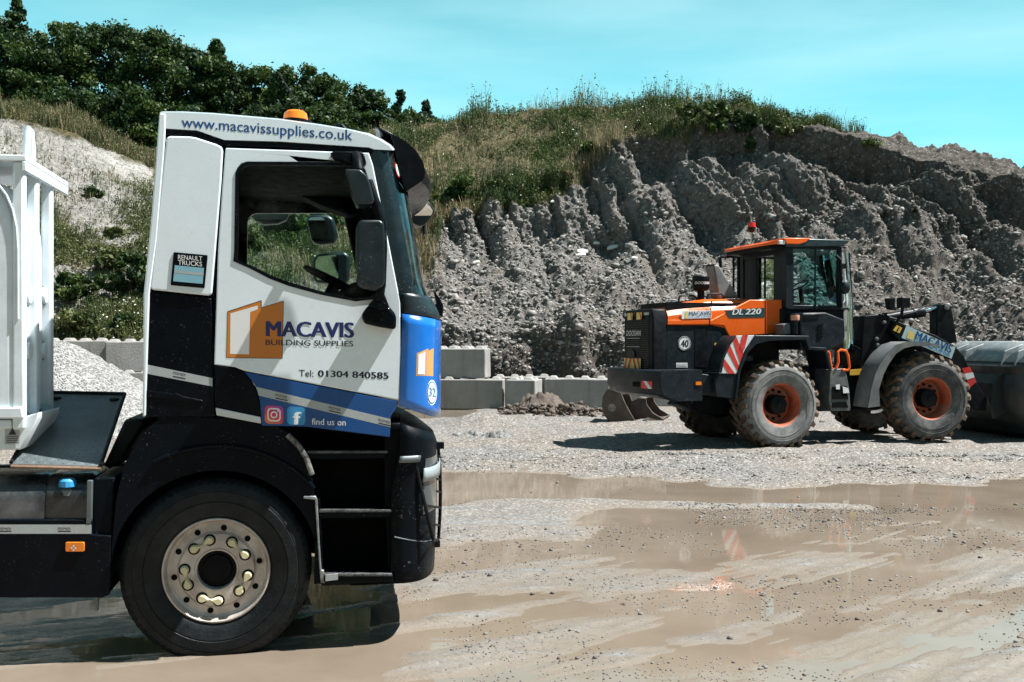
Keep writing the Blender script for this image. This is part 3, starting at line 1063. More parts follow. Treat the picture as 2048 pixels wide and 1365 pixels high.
# door
d_ = tm()
d_.pp(DOOR, -0.012, 0.03, [WIN])
door = d_.build('door', white, truck, bevel=0.007, seg=3)
m = tm()
inner = []
cxw, cyw = 625, 455
for a, b_ in WIN:
    v = Vector((cxw - a, cyw - b_)).normalized() * 6
    inner.append((a + v.x, b_ + v.y))
outer = []
for a, b_ in WIN:
    v = Vector((cxw - a, cyw - b_)).normalized() * 1.5
    outer.append((a - v.x, b_ - v.y))
m.pp(outer, -0.016, 0.035, [inner])
m.build('window_seal', black, door, smooth=0)
m = tm()
m.pp([(a, b_) for a, b_ in inner], 0.008, 0.012)
m.build('window_glass', cab_glass, door, smooth=0)
m = tm()
m.flat([(700, 338), (727, 338), (757, 440), (768, 580), (745, 590), (738, 470)], 0.006)
m.build('quarter_light_frame', black_in, door, smooth=0)
# lower door
m = tm()
m.pp([(488, 743.5), (798, 803), (795, 812), (781, 833), (780, 875), (613, 854), (523, 852), (519, 802), (512, 773)], -0.011, 0.03)
lowd = m.build('lower_door_panel', blue, truck, bevel=0.006)
m = tm()
m.pp([(428, 731.5), (470, 736), (489, 746), (511, 775), (519, 802), (523, 834), (431, 814)], -0.014, 0.03)
m.build('door_corner_trim', black_gl, truck, bevel=0.006)
m = tm()
m.pp([(431, 816), (521, 834.5), (522, 847.6), (433, 831)], -0.018, 0.0)
m.build('white_marker_strip', tape_w, truck, bevel=0.003)
m = tm()
m.flat([(512.5, 774), (781, 838.5), (781, 855), (517.7, 791.6)], -0.0113)
m.build('reflective_strip', tape, lowd, smooth=0)
for (a, b_, s) in ((562, 795.5, 0.2), (669, 820.5, 0.235), (768, 845.5, 0.24)):
    writing('PREMIER', (a - 12, b_ - 12 * s), (a + 12, b_ + 12 * s), 5.5, TF, -0.0117, ink, lowd, italic=0.2)
    m = tm()
    m.flat([(a - 11, b_ + 2.4 - 11 * s), (a + 13, b_ + 2.4 + 13 * s), (a + 13, b_ + 4.6 + 13 * s), (a - 11, b_ + 4.6 - 11 * s)], -0.0117)
    m.build('strip_mark', ink, lowd, smooth=0)
# company mark on the door
m = tm()
LOGO = [(455, 623.6), (522.8, 601.5), (522.8, 616), (567, 602.4), (564.6, 717.4), (452.6, 716)]
m.flat(LOGO, -0.0123)
m.build('company_logo', orange_v, door, smooth=0)
m = tm()
m.flat([(461, 627.2), (515.6, 611.5), (515.6, 619), (500.4, 624.5), (498, 709), (460.1, 708.4)], -0.0126)
m.build('logo_opening', white_v, door, smooth=0)
m = tm()
for i in range(len(LOGO)):
    a, b_ = Vector(LOGO[i]), Vector(LOGO[(i + 1) % len(LOGO)])
    nn = Vector((b_.y - a.y, a.x - b_.x)).normalized() * 0.55
    m.flat([a - nn, b_ - nn, b_ + nn, a + nn], -0.0129)
m.build('logo_outline', ink, door, smooth=0)
writing('MACAVIS', (531.5, 672.8), (708.6, 675.8), 31.5, TF, -0.0132, navy_v, door, bold=0.045)
writing('BUILDING SUPPLIES', (531, 690.4), (706.5, 693.4), 11.3, TF, -0.0132, ink, door, bold=0.012)
writing('Tel:', (598, 753), (627, 754), 13.6, TF, -0.0123, ink, door, bold=0.008)
writing('01304 840585', (635.5, 753.6), (777.5, 758.4), 13.4, TF, -0.0123, ink, door, bold=0.032)
writing('find us on', (623.5, 849.6), (691.5, 851.6), 13, TF, -0.0113, white_v, lowd, bold=0.006)
# the two social marks
insta, nt, n, l, p = nodes_of('gradient_app_mark')
tcn = n.new('ShaderNodeTexCoord')
sp = n.new('ShaderNodeSeparateXYZ')
l.new(tcn.outputs['Generated'], sp.inputs[0])
cr = n.new('ShaderNodeValToRGB')
cr.color_ramp.elements[0].color = (0.75, 0.26, 0.05, 1)
cr.color_ramp.elements[1].color = (0.32, 0.05, 0.40, 1)
e = cr.color_ramp.elements.new(0.45)
e.color = (0.66, 0.04, 0.08, 1)
l.new(math_n(n, l, 'ADD', math_n(n, l, 'MULTIPLY', sp.outputs[0], 0.35), math_n(n, l, 'MULTIPLY', sp.outputs[2], 0.65)), cr.inputs[0])
l.new(cr.outputs[0], p.inputs['Base Color'])


def skew(pts, s=0.045):
    cx0 = sum(a for a, b in pts) / len(pts)
    return [(a, b + (a - cx0) * s) for a, b in pts]


m = tm()
m.flat(skew(rrect(548, 830, 37, 36, 8)), -0.0113)
m.build('camera_mark', insta, lowd, smooth=0)
m = tm()


def ring(m, pts, pts2, d):
    k = len(pts)
    m.add([TF.v(a, b, d) for a, b in pts + pts2], [(i, (i + 1) % k, k + (i + 1) % k, k + i) for i in range(k)])


ring(m, skew(rrect(548, 830, 27, 27, 8)), skew(rrect(548, 830, 21.5, 21.5, 6)), -0.0117)
ring(m, rrect(548, 830, 14, 14, 6.9), rrect(548, 830, 8.6, 8.6, 4.25), -0.0117)
m.flat(rrect(555.6, 822.6, 3, 3, 1.4), -0.0117)
m.build('camera_mark_lines', white_v, lowd, smooth=0)
m = tm()
m.flat(skew(rrect(592.3, 832.2, 36.5, 36, 8)), -0.0113)
m.build('letter_mark', cyan_v, lowd, smooth=0)
writing('f', (585.5, 849.5), (602.5, 849.5), 26, TF, -0.0117, white_v, lowd, bold=0.05)

# lower rear panel with its strip
m = tm()
m.pp([(298, 584), (424, 597), (428, 730), (430, 812), (430, 834), (291, 835)], -0.006, 0.05)
lrp = m.build('lower_rear_panel', black_gl, truck, bevel=0.008)
m = tm()
m.flat([(293.6, 729.5), (425, 756.8), (425, 773.4), (293.6, 747.7)], -0.0064)
m.build('reflective_strip', tape, lrp, smooth=0)
writing('PREMIER', (346, 748.5), (371, 753.6), 5.5, TF, -0.0068, ink, lrp, italic=0.2)
m = tm()
m.flat([(346, 752), (371, 757), (371, 759.2), (346, 754.2)], -0.0068)
m.build('strip_mark', ink, lrp, smooth=0)
m = tm()
m.pp([(292, 781), (345, 788), (352, 786), (366, 793), (404, 800), (408, 806), (292, 794)], -0.012, 0.0)
m.build('body_crease', black_gl, lrp, bevel=0.01)

# ------- rounded front of the cab
NS = 3.2
ZL = [(297, 738), (330, 746), (458, 772), (582, 797), (606, 801), (627, 804), (700, 802.5), (812, 798.5)]
ZR = [(300, 786), (320, 792), (370, 808), (480, 829), (590, 847), (600, 856), (628, 872), (646, 876), (825, 876), (840, 872)]
lz = sorted([(K(a, b)[1], K(a, b)[0]) for b, a in ZL])
rz = sorted([(K(a, b, 0.7)[1], K(a, b, 0.7)[0]) for b, a in ZR])


def x_left(z):
    return float(np.interp(z, [q[0] for q in lz], [q[1] for q in lz]))


def x_max(z):
    return float(np.interp(z, [q[0] for q in rz], [q[1] for q in rz]))


def gd(t):
    """t 0..1 across the front, from the near side round to the far side: (bulge share, depth)"""
    ph = math.pi * t
    cc, ss = math.cos(ph), math.sin(ph)
    return abs(ss) ** (2 / NS), 1.23 * (1 - math.copysign(abs(cc) ** (2 / NS), cc))


def front_pt(t, z, off=0.0):
    g, d = gd(t)
    x = x_left(z) + (x_max(z) - x_left(z)) * g
    return Vector((x + off * g, d - off * (1 - g) * (1 if t < 0.5 else -1), z))


def front_sheet(t0, t1, zb, zt, nt=20, nz=10, off=0.0):
    G = []
    for i in range(nz + 1):
        row = []
        for j in range(nt + 1):
            t = t0 + (t1 - t0) * j / nt
            g = gd(t)[0]
            a, b_ = zb(g), zt(g)
            row.append(front_pt(t, a + (b_ - a) * i / nz, off))
        G.append(row)
    return G


def zlin(p0, p1, d=0.5):
    z0, z1 = K(*p0)[1], K(*p1, d)[1]
    return lambda g: z0 + (z1 - z0) * g


ws_t, ws_b = zlin((740, 300), (786, 318)), zlin((797, 583), (850, 600))
co_t, co_b = zlin((797, 585), (850, 601)), zlin((804, 626), (876, 643))
bl_t, bl_b = zlin((804, 628), (876, 646)), zlin((799, 812), (870, 836))
# split at a share g of the bulge
tg = lambda g: math.asin(min(1, g) ** (NS / 2)) / math.pi
tp = tg(0.45)
m = tm()
m.grid(front_sheet(0, tp, ws_b, ws_t, 10, 12))
pil_m = surf('teal_black_pillar', (0.006, 0.017, 0.023), 0.3, var=0.1, coat=0.3, speck=0.5)
m.build('windscreen_pillar', pil_m, truck, smooth=60)
m = tm()
m.grid(front_sheet(1 - tp, 1, ws_b, ws_t, 10, 12))
m.build('windscreen_pillar', pil_m, truck, smooth=60)
m = tm()
m.grid(front_sheet(tp, 1 - tp, ws_b, ws_t, 44, 12))
wsg = m.build('windscreen', screen_glass, truck, smooth=60)
m = tm()
m.grid(front_sheet(tg(0.5), 1 - tg(0.5), lambda g: ws_t(g) - 0.20, lambda g: ws_t(g) - 0.0, 30, 3, -0.004))
m.build('sunstrip', black_gl, wsg, smooth=60)
m = tm()
zs = K(788, 347, 0.2)[1]
for r_, mt_, o_ in ((0.042, red_l, 0.004), (0.033, white_v, 0.007)):
    mm_ = tm()
    pts = []
    for i in range(24):
        w = 2 * math.pi * i / 24
        t = tg(0.62) + 0.030 * r_ / 0.042 * math.cos(w)
        pts.append(front_pt(t, zs + 1.1 * r_ * math.sin(w), o_))
    mm_.add(pts, [tuple(range(24))])
    mm_.build('round_sticker', mt_, wsg, smooth=0)
m = tm()
m.grid(front_sheet(0, 1, co_b, co_t, 40, 6, 0.006))
m.build('scuttle_panel', surf('teal_black_plastic', (0.007, 0.018, 0.023), 0.38, var=0.1, speck=0.4), truck, smooth=60, solid=0.01)
m = tm()
m.grid(front_sheet(1 - tg(0.985), 1, bl_b, bl_t, 26, 10, 0.008))
m.build('front_corner_panel', blue_front, truck, smooth=60, solid=0.012)
m = tm()
m.grid(front_sheet(0, tg(0.985), bl_b, bl_t, 26, 10, 0.008))
bluep = m.build('front_corner_panel', blue_front, truck, smooth=60, solid=0.012)
m = tm()
m.grid(front_sheet(tg(0.985) + 0.004, 1 - tg(0.985) - 0.004, bl_b, bl_t, 20, 10, -0.02))
for k in range(5):
    zz = K(802, 650 + 36 * k)[1]
    m.tube([front_pt(tg(0.985) + 0.01 + (1 - 2 * tg(0.985) - 0.02) * i / 16, zz, 0.0) for i in range(17)], 0.02, 6)
m.build('grille', black, truck, smooth=50)


def front_place(off):
    def f(px, py):
        lo, hi = 0.0, 0.49
        best = None
        for i in range(401):
            t = 0.49 * i / 400
            g, d = gd(t)
            x, z = K(px, py, d)
            fx = front_pt(t, z, off)
            if best is None or abs(fx.x - x) < best[0]:
                if best is None or abs(fx.x - x) < best[0]:
                    best = (abs(fx.x - x), fx)
            if fx.x >= x:
                return fx
        return best[1]
    return f


fp = front_place(0.0165)


def dense(poly, k=8):
    out = []
    for i in range(len(poly)):
        a, b_ = Vector(poly[i]), Vector(poly[(i + 1) % len(poly)])
        out += [tuple(a.lerp(b_, j / k)) for j in range(k)]
    return out


def quad_patch(a, b_, c_, d__, place, n=8):
    """grid patch between four sight lines, laid on the curved front"""
    G = []
    for i in range(n + 1):
        p, q = Vector(a).lerp(Vector(d__), i / n), Vector(b_).lerp(Vector(c_), i / n)
        G.append([place(*p.lerp(q, j / n)) for j in range(n + 1)])
    return G


m = tm()
m.grid(quad_patch((833, 707), (856, 697.5), (856, 752), (832, 752), fp))
m.grid(quad_patch((856, 702), (867, 697), (866, 753), (855.8, 752), fp))
m.build('company_logo', orange_p, bluep, smooth=0)
fp2 = front_place(0.019)
m = tm()
m.grid(quad_patch((836, 710), (850, 704), (849, 749), (835, 749), fp2))
m.build('logo_opening', white_v, bluep, smooth=0)


def disc_patch(cx_, cy_, rx, ry, place, n=24):
    v = [place(cx_, cy_)] + [place(cx_ + rx * math.cos(2 * math.pi * i / n), cy_ + ry * math.sin(2 * math.pi * i / n)) for i in range(n)]
    return v, [(0, 1 + i, 1 + (i + 1) % n) for i in range(n)]


m = tm()
m.add(*disc_patch(863.5, 785.5, 10.3, 25.5, fp))
m.build('number_disc', white_v, bluep, smooth=0)
m = tm()
m.add(*disc_patch(863.7, 785.5, 9.2, 22.6, fp2))
m.build('number_disc_ring', cyan_v, bluep, smooth=0)
fp3 = front_place(0.0215)
m = tm()
m.add(*disc_patch(863.8, 785.5, 8.0, 20.0, fp3))
m.build('number_disc_field', white_v, bluep, smooth=0)
writing('32', (858, 792), (871, 794), 18, TF, 0, cyan_v, bluep, bold=0.02, place=front_place(0.024))

# bumper, headlamp and stone guard
bm_l = [(846, 799), (900, 800), (985, 782), (1100, 783), (1167, 786)]
bm_r = [(862, 866), (876, 873), (960, 873.5), (1067, 872), (1120, 869), (1145, 862), (1160, 850)]
blz = sorted([(K(a, b_)[1], K(a, b_)[0]) for b_, a in bm_l])
brz = sorted([(K(a, b_, 0.6)[1], K(a, b_, 0.6)[0]) for b_, a in bm_r])


def bump_pt(t, z, off=0.0):
    g, d = gd(t)
    a = float(np.interp(z, [q_[0] for q_ in blz], [q_[1] for q_ in blz]))
    b_ = float(np.interp(z, [q_[0] for q_ in brz], [q_[1] for q_ in brz]))
    return Vector((a + (b_ - a + off) * g, d - off * (1 - g), z))


bz1, bz0 = K(799, 846)[1], K(786, 1166)[1]
bz1r = K(868, 864, 0.5)[1]
m = tm()
G = []
for i in range(15):
    row = []
    for j in range(37):
        t = j / 36
        g = gd(t)[0]
        zt_ = bz1 + (bz1r - bz1) * g
        z = bz0 + (zt_ - bz0) * i / 14
        row.append(bump_pt(t, z))
    G.append(row)
m.grid(G)
m.grid([G[-1], [Vector((p.x - 0.25, p.y, p.z)) for p in G[-1]]])
m.grid([G[0], [Vector((p.x - 0.25, p.y, p.z)) for p in G[0]]])
bumper = m.build('bumper', black, truck, smooth=50, solid=0.012)
hz = [K(850, yy, 0.4)[1] for yy in (1010, 985, 950, 905, 890)]
m = tm()
m.grid([[bump_pt(tg(g), z, 0.012) for g in np.linspace(0.55, 0.93, 9)] for z in (hz[0], hz[1], hz[2], hz[3])])
hl = m.build('headlight', clear_l, truck, smooth=60)
m = tm()
m.grid([[bump_pt(tg(g), z, 0.03) for g in np.linspace(0.50, 0.97, 9)] for z in (K(850, 948, 0.4)[1], K(850, 936, 0.4)[1], K(850, 922, 0.4)[1])])
m.build('indicator_lens', surf('frosted_lens', (0.26, 0.31, 0.33), 0.3), hl, smooth=60, solid=0.008)
m = tm()
m.grid([[bump_pt(tg(g), z, 0.03) for g in np.linspace(0.02, 0.4, 7)] for z in (K(800, 925)[1], K(800, 912)[1])])
m.build('bumper_ridge', plate_m, bumper, solid=0.01)
m = tm()
m.tube([bump_pt(tg(g), K(800, 1059 + 30 * g, 0.2)[1], 0.006) for g in np.linspace(0.05, 0.85, 8)], 0.004, 6)
m.build('bumper_seam', plate_m, bumper)
for px_, py_ in ((833, 1080), (829, 1150), (806, 1150)):
    x_, z_ = K(px_, py_, 0.08)
    m = tm()
    m.lathe([(0.0, 0.05), (0.012, 0.05), (0.014, 0.12)], x_, z_, 10)
    m.build('bumper_bolt', plate_m, bumper)


def gp(px, py, d):
    return TF.v(px, py, d)


m = tm()
Lb = [(834, 873), (828, 880), (829, 915), (838, 960), (850, 1010), (862, 1060), (866, 1079)]
Rb = [(872, 884), (877, 900), (880, 940), (881, 985), (880, 1030), (877, 1078)]
m.tube([gp(a, b_, 0.02) for a, b_ in Lb], 0.011, 8)
m.tube([gp(a, b_, 0.55) for a, b_ in Rb], 0.011, 8)
m.tube([gp(834, 873, 0.02), gp(856, 877, 0.3), gp(872, 884, 0.55)], 0.008, 8)
m.tube([gp(866, 1079, 0.02), gp(872, 1082, 0.3), gp(877, 1078, 0.55)], 0.008, 8)
for yl, yr in ((899, 913), (920, 935), (948, 960), (975, 985), (1011, 1016), (1047, 1051)):
    xl = np.interp(yl, [b_ for a, b_ in Lb], [a for a, b_ in Lb])
    xr = np.interp(yr, [b_ for a, b_ in Rb], [a for a, b_ in Rb])
    m.tube([gp(xl, yl, 0.02), gp(xl + (xr - xl) * 0.5 + 2, yl + (yr - yl) * 0.4 + 1, 0.2), gp(xr, yr, 0.55)], 0.0075, 6)
for a, b_, d in ((852, 876, 0.25), (881, 891, 0.5), (873, 1087, 0.4)):
    x_, z_ = K(a, b_, d)
    m.box(x_ - 0.03, x_ + 0.02, d - 0.03, d + 0.03, z_ - 0.02, z_ + 0.02)
m.build('headlight_guard', l_black, truck)
m = tm()
x_, z_ = K(884, 604, 0.75)
m.prism([K(a, b_, 0.75) for a, b_ in ((867, 580), (878, 596), (886, 611), (885, 634), (874, 630), (868, 618), (873, 606))], 0.73, 0.78)
m.build('front_bracket', black, truck, bevel=0.004)

# sun visor over the windscreen
m = tm()
G = []
prof = [(757, 253), (772, 259), (790, 268), (812, 281), (832, 300), (845, 322), (850, 344)]
for j in range(25):
    d = 0.10 + 2.26 * j / 24
    u = (d - 1.23) / 1.13
    bulge = 0.17 * (1 - abs(u) ** 2.6)
    row = []
    for i, (a, b_) in enumerate(prof):
        x_, z_ = K(a, b_, 0.10)
        s = i / 6
        row.append((x_ - 0.02 + bulge * (0.25 + 0.75 * s) - 0.02 * s, d, z_ - 0.0))
    G.append(row)
m.grid(G)
vis = m.build('sun_visor', visor_m, truck, smooth=60, solid=0.008)
m = tm()
m.pp([(780, 266), (812, 283), (832, 301), (846, 324), (851, 346), (845, 362), (812, 384), (800, 345), (790, 305)], 0.085, 0.098)
m.prism([K(a, b_, 0.09) for a, b_ in ((780, 266), (812, 283), (832, 301), (846, 324), (851, 346), (845, 362), (812, 384), (800, 345), (790, 305))], 2.36, 2.372)
G = []
for j in range(13):
    d = 0.10 + 2.26 * j / 12
    u = (d - 1.23) / 1.13
    bl_ = 0.17 * (1 - abs(u) ** 2.6)
    e0, e1, e2 = K(851, 346, 0.1), K(845, 362, 0.1), K(815, 383, 0.1)
    G.append([(e0[0] + bl_ - 0.04, d, e0[1]), (e1[0] + bl_ * 0.9 - 0.02, d, e1[1]), (e2[0] + bl_ * 0.35, d, e2[1])])
m.grid(G)
m.build('visor_lip', visor_m, vis, smooth=40)

# roof furniture
x_, z_ = K(591, 246, 0.4)
m = tm()
m.lathe([(0.0, z_ + 0.062), (0.045, z_ + 0.06), (0.066, z_ + 0.045), (0.073, z_ + 0.02), (0.074, z_)], x_, 0, 28, axis='z', cy=0.4)
# beacon sits on the roof skin
bx, bz = K(591, 241, 0.35)
be = tm().lathe([(0.0, bz + 0.058), (0.050, bz + 0.056), (0.068, bz + 0.042), (0.074, bz + 0.012), (0.075, bz - 0.002)], bx, 0, 28, axis='z', cy=0.35)
bo = tm().lathe([(0.077, bz), (0.079, bz - 0.03), (0.075, bz - 0.06), (0.0, bz - 0.06)], bx, 0, 28, axis='z', cy=0.35)
beacon = bo.build('roof_beacon', black, truck)
be.build('beacon_lens', amber, beacon)
m = tm()
m.tube([TF.v(626, 251, 0.5), TF.v(591, 200, 0.5), TF.v(555, 143, 0.5)], [0.005, 0.004, 0.0025], 6)
m.lathe([(0.02, K(626, 249, 0.5)[1]), (0.02, K(626, 262, 0.5)[1])], K(626, 251, 0.5)[0], 0, 10, axis='z', cy=0.5)
m.build('aerial', black, truck)
m = tm()
m.prism([K(a, b_, 0.6) for a, b_ in ((628, 254), (645, 248), (662, 252), (672, 248), (684, 246), (700, 262), (700, 275), (628, 268))], 0.6, 1.0)
m.build('roof_vent', black, truck, bevel=0.01)

# mirrors, near side
def mirror(name, outline, d0, d1, glass_in=True, bev=0.03):
    mm = tm()
    mm.pp(outline, d0, d1, ref=d0)
    return mm.build(name, black, truck, bevel=bev, seg=4)


mm = tm()
mm.pp([(714, 447), (721, 440), (760, 440), (768, 446), (770, 470), (771, 560), (766, 573), (752, 580), (726, 574), (716, 568), (713, 520)], -0.30, -0.12, ref=-0.30)
mir = mm.build('main_mirror', surf('mirror_housing', (0.004, 0.011, 0.015), 0.36, var=0.15, coat=0.05, speck=0.3), truck, bevel=0.022, seg=4)
x0_, z0_ = K(716, 448, -0.30)
x1_, z1_ = K(716, 566, -0.30)
mg = tm().add([(x0_ - 0.004, -0.27, z0_ - 0.03), (x0_ - 0.004, -0.14, z0_ - 0.03), (x0_ - 0.004, -0.14, z1_ + 0.03), (x0_ - 0.004, -0.27, z1_ + 0.03)], [(0, 1, 2, 3)])
mg.build('mirror_glass', mirror_m, mir, smooth=0)
mm = tm()
mm.pp([(689, 338), (721, 338.5), (735, 352), (742, 370), (749, 402), (744, 409), (715, 409), (705, 385), (698, 362)], -0.30, -0.10, ref=-0.30)
mir2 = mm.build('wide_angle_mirror', MATS['mirror_housing'], truck, bevel=0.022, seg=4)
mm = tm()
mm.pp([(660, 309), (668, 305), (722, 306), (727, 309), (733, 330), (720, 331), (700, 326), (668, 319)], -0.09, 0.0, ref=-0.05)
mm.tube([TF.v(712, 310, -0.08), TF.v(716, 325, -0.15), TF.v(718, 345, -0.2)], 0.03, 8)
mm.tube([TF.v(738, 360, -0.2), TF.v(752, 410, -0.2), TF.v(764, 450, -0.2), TF.v(768, 500, -0.2), TF.v(766, 560, -0.2), TF.v(758, 600, -0.15)], [0.022, 0.03, 0.03, 0.02, 0.02, 0.03], 8)
mm.pp([(736, 612), (758, 586), (768, 590), (778, 617), (760, 622)], -0.17, -0.03, ref=-0.1)
mm.build('mirror_arm', black, truck, bevel=0.008)
mm = tm()
mm.pp([(722, 631), (736, 611), (778, 614), (792, 631), (791, 660), (760, 655), (729, 648)], -0.10, 0.0, ref=-0.05)
mm.build('mirror_bracket', black_gl, truck, bevel=0.02, seg=3)
# far side mirrors with their glass towards the driver
for nm, outl, d_ in (('main_mirror', [(612, 437), (620, 430), (655, 429), (668, 436), (676, 470), (672, 486), (640, 489), (625, 486)], 2.66),
                     ('main_mirror', [(626, 520), (634, 508), (690, 503), (700, 512), (700, 560), (690, 570), (632, 566), (626, 556)], 2.72)):
    mm = tm()
    mm.pp(outl, d_, d_ + 0.16, ref=d_)
    fm = mm.build(nm, MATS['mirror_housing'], truck, bevel=0.03, seg=3)
    cxm = sum(a for a, b_ in outl) / len(outl)
    cym = sum(b_ for a, b_ in outl) / len(outl)
    g = tm()
    g.flat([(cxm + (a - cxm) * 0.62 - 9, cym + (b_ - cym) * 0.8) for a, b_ in outl], d_ - 0.004)
    g.build('mirror_glass', mirror_m, fm, smooth=0)
kerb = [(498, 420), (577, 420), (578, 428), (572, 440), (556, 447), (528, 449), (510, 441), (500, 430)]
mm = tm()
mm.pp(kerb, 2.62, 2.75, ref=2.62)
fm = mm.build('kerb_mirror', MATS['mirror_housing'], truck, bevel=0.02)
g = tm()
vs_ = [TF.v(538 + (a - 538) * 0.92, 434 + (b_ - 434) * 0.88, 2.60 + 0.05 * ((b_ - 434) / 14)) for a, b_ in kerb]
g.add(vs_, [tuple(range(len(vs_)))])
g.build('mirror_glass', mirror_m, fm, smooth=0)
mm = tm()
mo = [(822, 425), (829, 398), (838, 392), (852, 397), (869, 420), (868, 428), (849, 451), (838, 452), (822, 444)]
mm.prism([K(a, b_, 1.9) for a, b_ in mo], 1.9, 2.06)
mm.tube([TF.v(822, 400, 2.0), TF.v(822, 392, 1.9), TF.v(818, 384, 1.7)], 0.015, 6)
mm.tube([TF.v(848, 450, 2.0), TF.v(848, 470, 2.0)], 0.015, 6)
fm = mm.build('front_mirror', MATS['mirror_housing'], truck, bevel=0.02)
g = tm()
gv = [TF.v(843 + (a - 843) * 0.86, 425 + (b_ - 425) * 0.86, 1.885 + 0.06 * (b_ - 425) / 30) for a, b_ in mo]
g.add(gv, [tuple(range(len(gv)))])
g.build('mirror_glass', mirror_m, fm, smooth=0)

# cab interior
m = tm()
m.prism([K(a, b_, 0.4) for a, b_ in ((480, 740), (480, 640), (500, 600), (560, 600), (570, 640), (570, 740))], 0.35, 0.95)
m.build('seat', black_in, truck, bevel=0.04)
m = tm()
m.prism([K(a, b_, 0.4) for a, b_ in ((640, 610), (700, 572), (740, 560), (812, 585), (812, 720), (640, 700))], 0.1, 2.36)
m.build('dashboard', black_in, truck, bevel=0.03)
cw = Vector(TF.v(672, 566, 0.75))
m = tm()
rim_ = []
ax = Vector((0.45, 0, 0.9)).normalized()
ay = Vector((0, 1, 0))
az_ = ax.cross(ay)
for i in range(28):
    w = 2 * math.pi * i / 28
    rim_.append(cw + (ay * math.cos(w) + az_ * math.sin(w)) * 0.22)
m.tube(rim_, 0.016, 8, closed=True)
m.tube([cw - az_ * 0.2, cw, cw + az_ * 0.2], 0.018, 6)
m.tube([cw, cw - ax * 0.3], 0.04, 8)
m.build('steering_wheel', black, truck)
m = tm()
m.prism([K(a, b_, 2.2) for a, b_ in ((600, 360), (660, 345), (740, 345), (745, 420), (700, 440), (640, 420), (600, 400))], 1.9, 2.2)
m.build('overhead_console', black_in, truck, bevel=0.03)
m = tm()
a_, b2_ = K(738, 310, 2.4), K(796, 585, 2.4)
m.tube([TF.v(700, 430, 2.3), TF.v(716, 500, 2.3), TF.v(735, 590, 2.3)], 0.05, 8)
m.build('grab_rail', black_in, truck)

# mudguard, steps, chassis
WX, WZ = 0.0, K(432, 1144)[1]
m = tm()
outer = [K(a, b_) for a, b_ in ((222, 1105), (232, 1000), (248, 930), (285, 868), (318, 838), (345, 833), (520, 841), (553, 852), (580, 868), (604, 895), (622, 940), (630, 1000), (640, 1010), (647, 1166))]
r_in = 0.578
inn = [(r_in * math.cos(R(a)), WZ + r_in * math.sin(R(a))) for a in np.linspace(-3, 183, 40)]
inn = [(x, z) for x, z in inn]
m.prism(outer[::-1] + [p for p in inn[::-1]] if False else outer + inn, 0.0, 0.05)
mg_ = m.build('mudguard', black, truck, smooth=30, bevel=0.01)
m = tm()
ar = [(r_in * math.cos(R(a)), WZ + r_in * math.sin(R(a))) for a in np.linspace(-8, 188, 44)]
m.grid([[(x * s, d, WZ + (z - WZ) * s) for x, z in ar] for s, d in ((1.0, 0.0), (1.0, 0.75))])
m.grid([[(x * s, d, WZ + (z - WZ) * s) for x, z in ar] for s, d in ((0.0, 0.76), (1.0, 0.76))])
m.build('wheel_arch_liner', black_in, truck)
m = tm()
m.tube([(0.72 * math.cos(R(a)), -0.008, WZ + 0.72 * math.sin(R(a))) for a in np.linspace(40, 118, 24)], 0.012, 8)
m.build('arch_lip', black_gl, mg_)
m = tm()
m.tube([TF.v(575, 870, -0.012), TF.v(598, 893, -0.014), TF.v(612, 915, -0.014), TF.v(624, 950, -0.012)], 0.016, 8)
m.build('scraped_edge', surf('scraped_black', (0.02, 0.022, 0.024), 0.5, dirt=(0.4, 0.4, 0.38), dirt_amt=0.9, dirt_scale=14), mg_)
m = tm()
m.pp([(607, 993), (631, 993), (635, 1000), (639, 1080), (643, 1140), (648, 1142), (650, 1167), (641, 1167), (636, 1100), (630, 1000), (607, 998)], -0.02, 0.02)
m.build('step_edge_frame', surf('worn_silver_edge', (0.30, 0.33, 0.34), 0.4, metal=0.5, var=0.3, vscale=25, dirt=(0.03, 0.03, 0.03), dirt_amt=0.8, dirt_scale=14), truck, bevel=0.004)
m = tm()
m.pp([(620, 860), (790, 876), (800, 830), (800, 1000), (786, 1167), (640, 1167), (632, 990), (618, 930)], 0.34, 0.38)
stw = m.build('step_well', black_in, truck)
m = tm()
m.pp([(628, 1168), (632, 1000), (640, 1000), (648, 1168)], 0.0, 0.35)
m.build('step_side_panel', black, truck)
m = tm()
m.pp([(784, 990), (790, 986), (792, 1166), (782, 1166)], -0.005, 0.35)
m.build('step_side_panel', black, truck)
m = tm()
m.pp([(770, 850), (800, 840), (800, 1000), (786, 1010), (784, 1160), (778, 1160), (770, 1000)], 0.03, 0.3)
m.build('step_back_panel', black_in, truck)
step_m = surf('worn_step_edge', (0.02, 0.024, 0.027), 0.5, dirt=(0.20, 0.20, 0.20), dirt_amt=0.75, dirt_scale=22, bump=0.4, bscale=90)
for (xa, xb, yy, d0) in ((612, 778, 904, 0.03), (636, 786, 1022, 0.0), (646, 786, 1150, -0.02)):
    m = tm()
    m.pp([(xa, yy), (xb, yy), (xb, yy + 13), (xa, yy + 15)], d0, 0.33)
    for k in range(9):
        x_, z_ = K(xa + (xb - xa) * (k + 0.5) / 9, yy, d0)
        m.box(x_ - 0.012, x_ + 0.012, d0 + 0.03, 0.3, z_ - 0.004, z_ + 0.006)
    st = m.build('step', black, truck, bevel=0.004)
    m = tm()
    m.pp([(xa + 2, yy - 2), (xb - 2, yy - 2), (xb - 2, yy + 3), (xa + 2, yy + 3.5)], d0 - 0.006, d0 + 0.03)
    m.build('step_nosing', step_m, st, bevel=0.003)
m = tm()
m.pp([(651, 1150), (676, 1148), (676, 1160), (651, 1163)], -0.032, -0.021)
m.build('step_sticker', tape, truck)
m = tm()
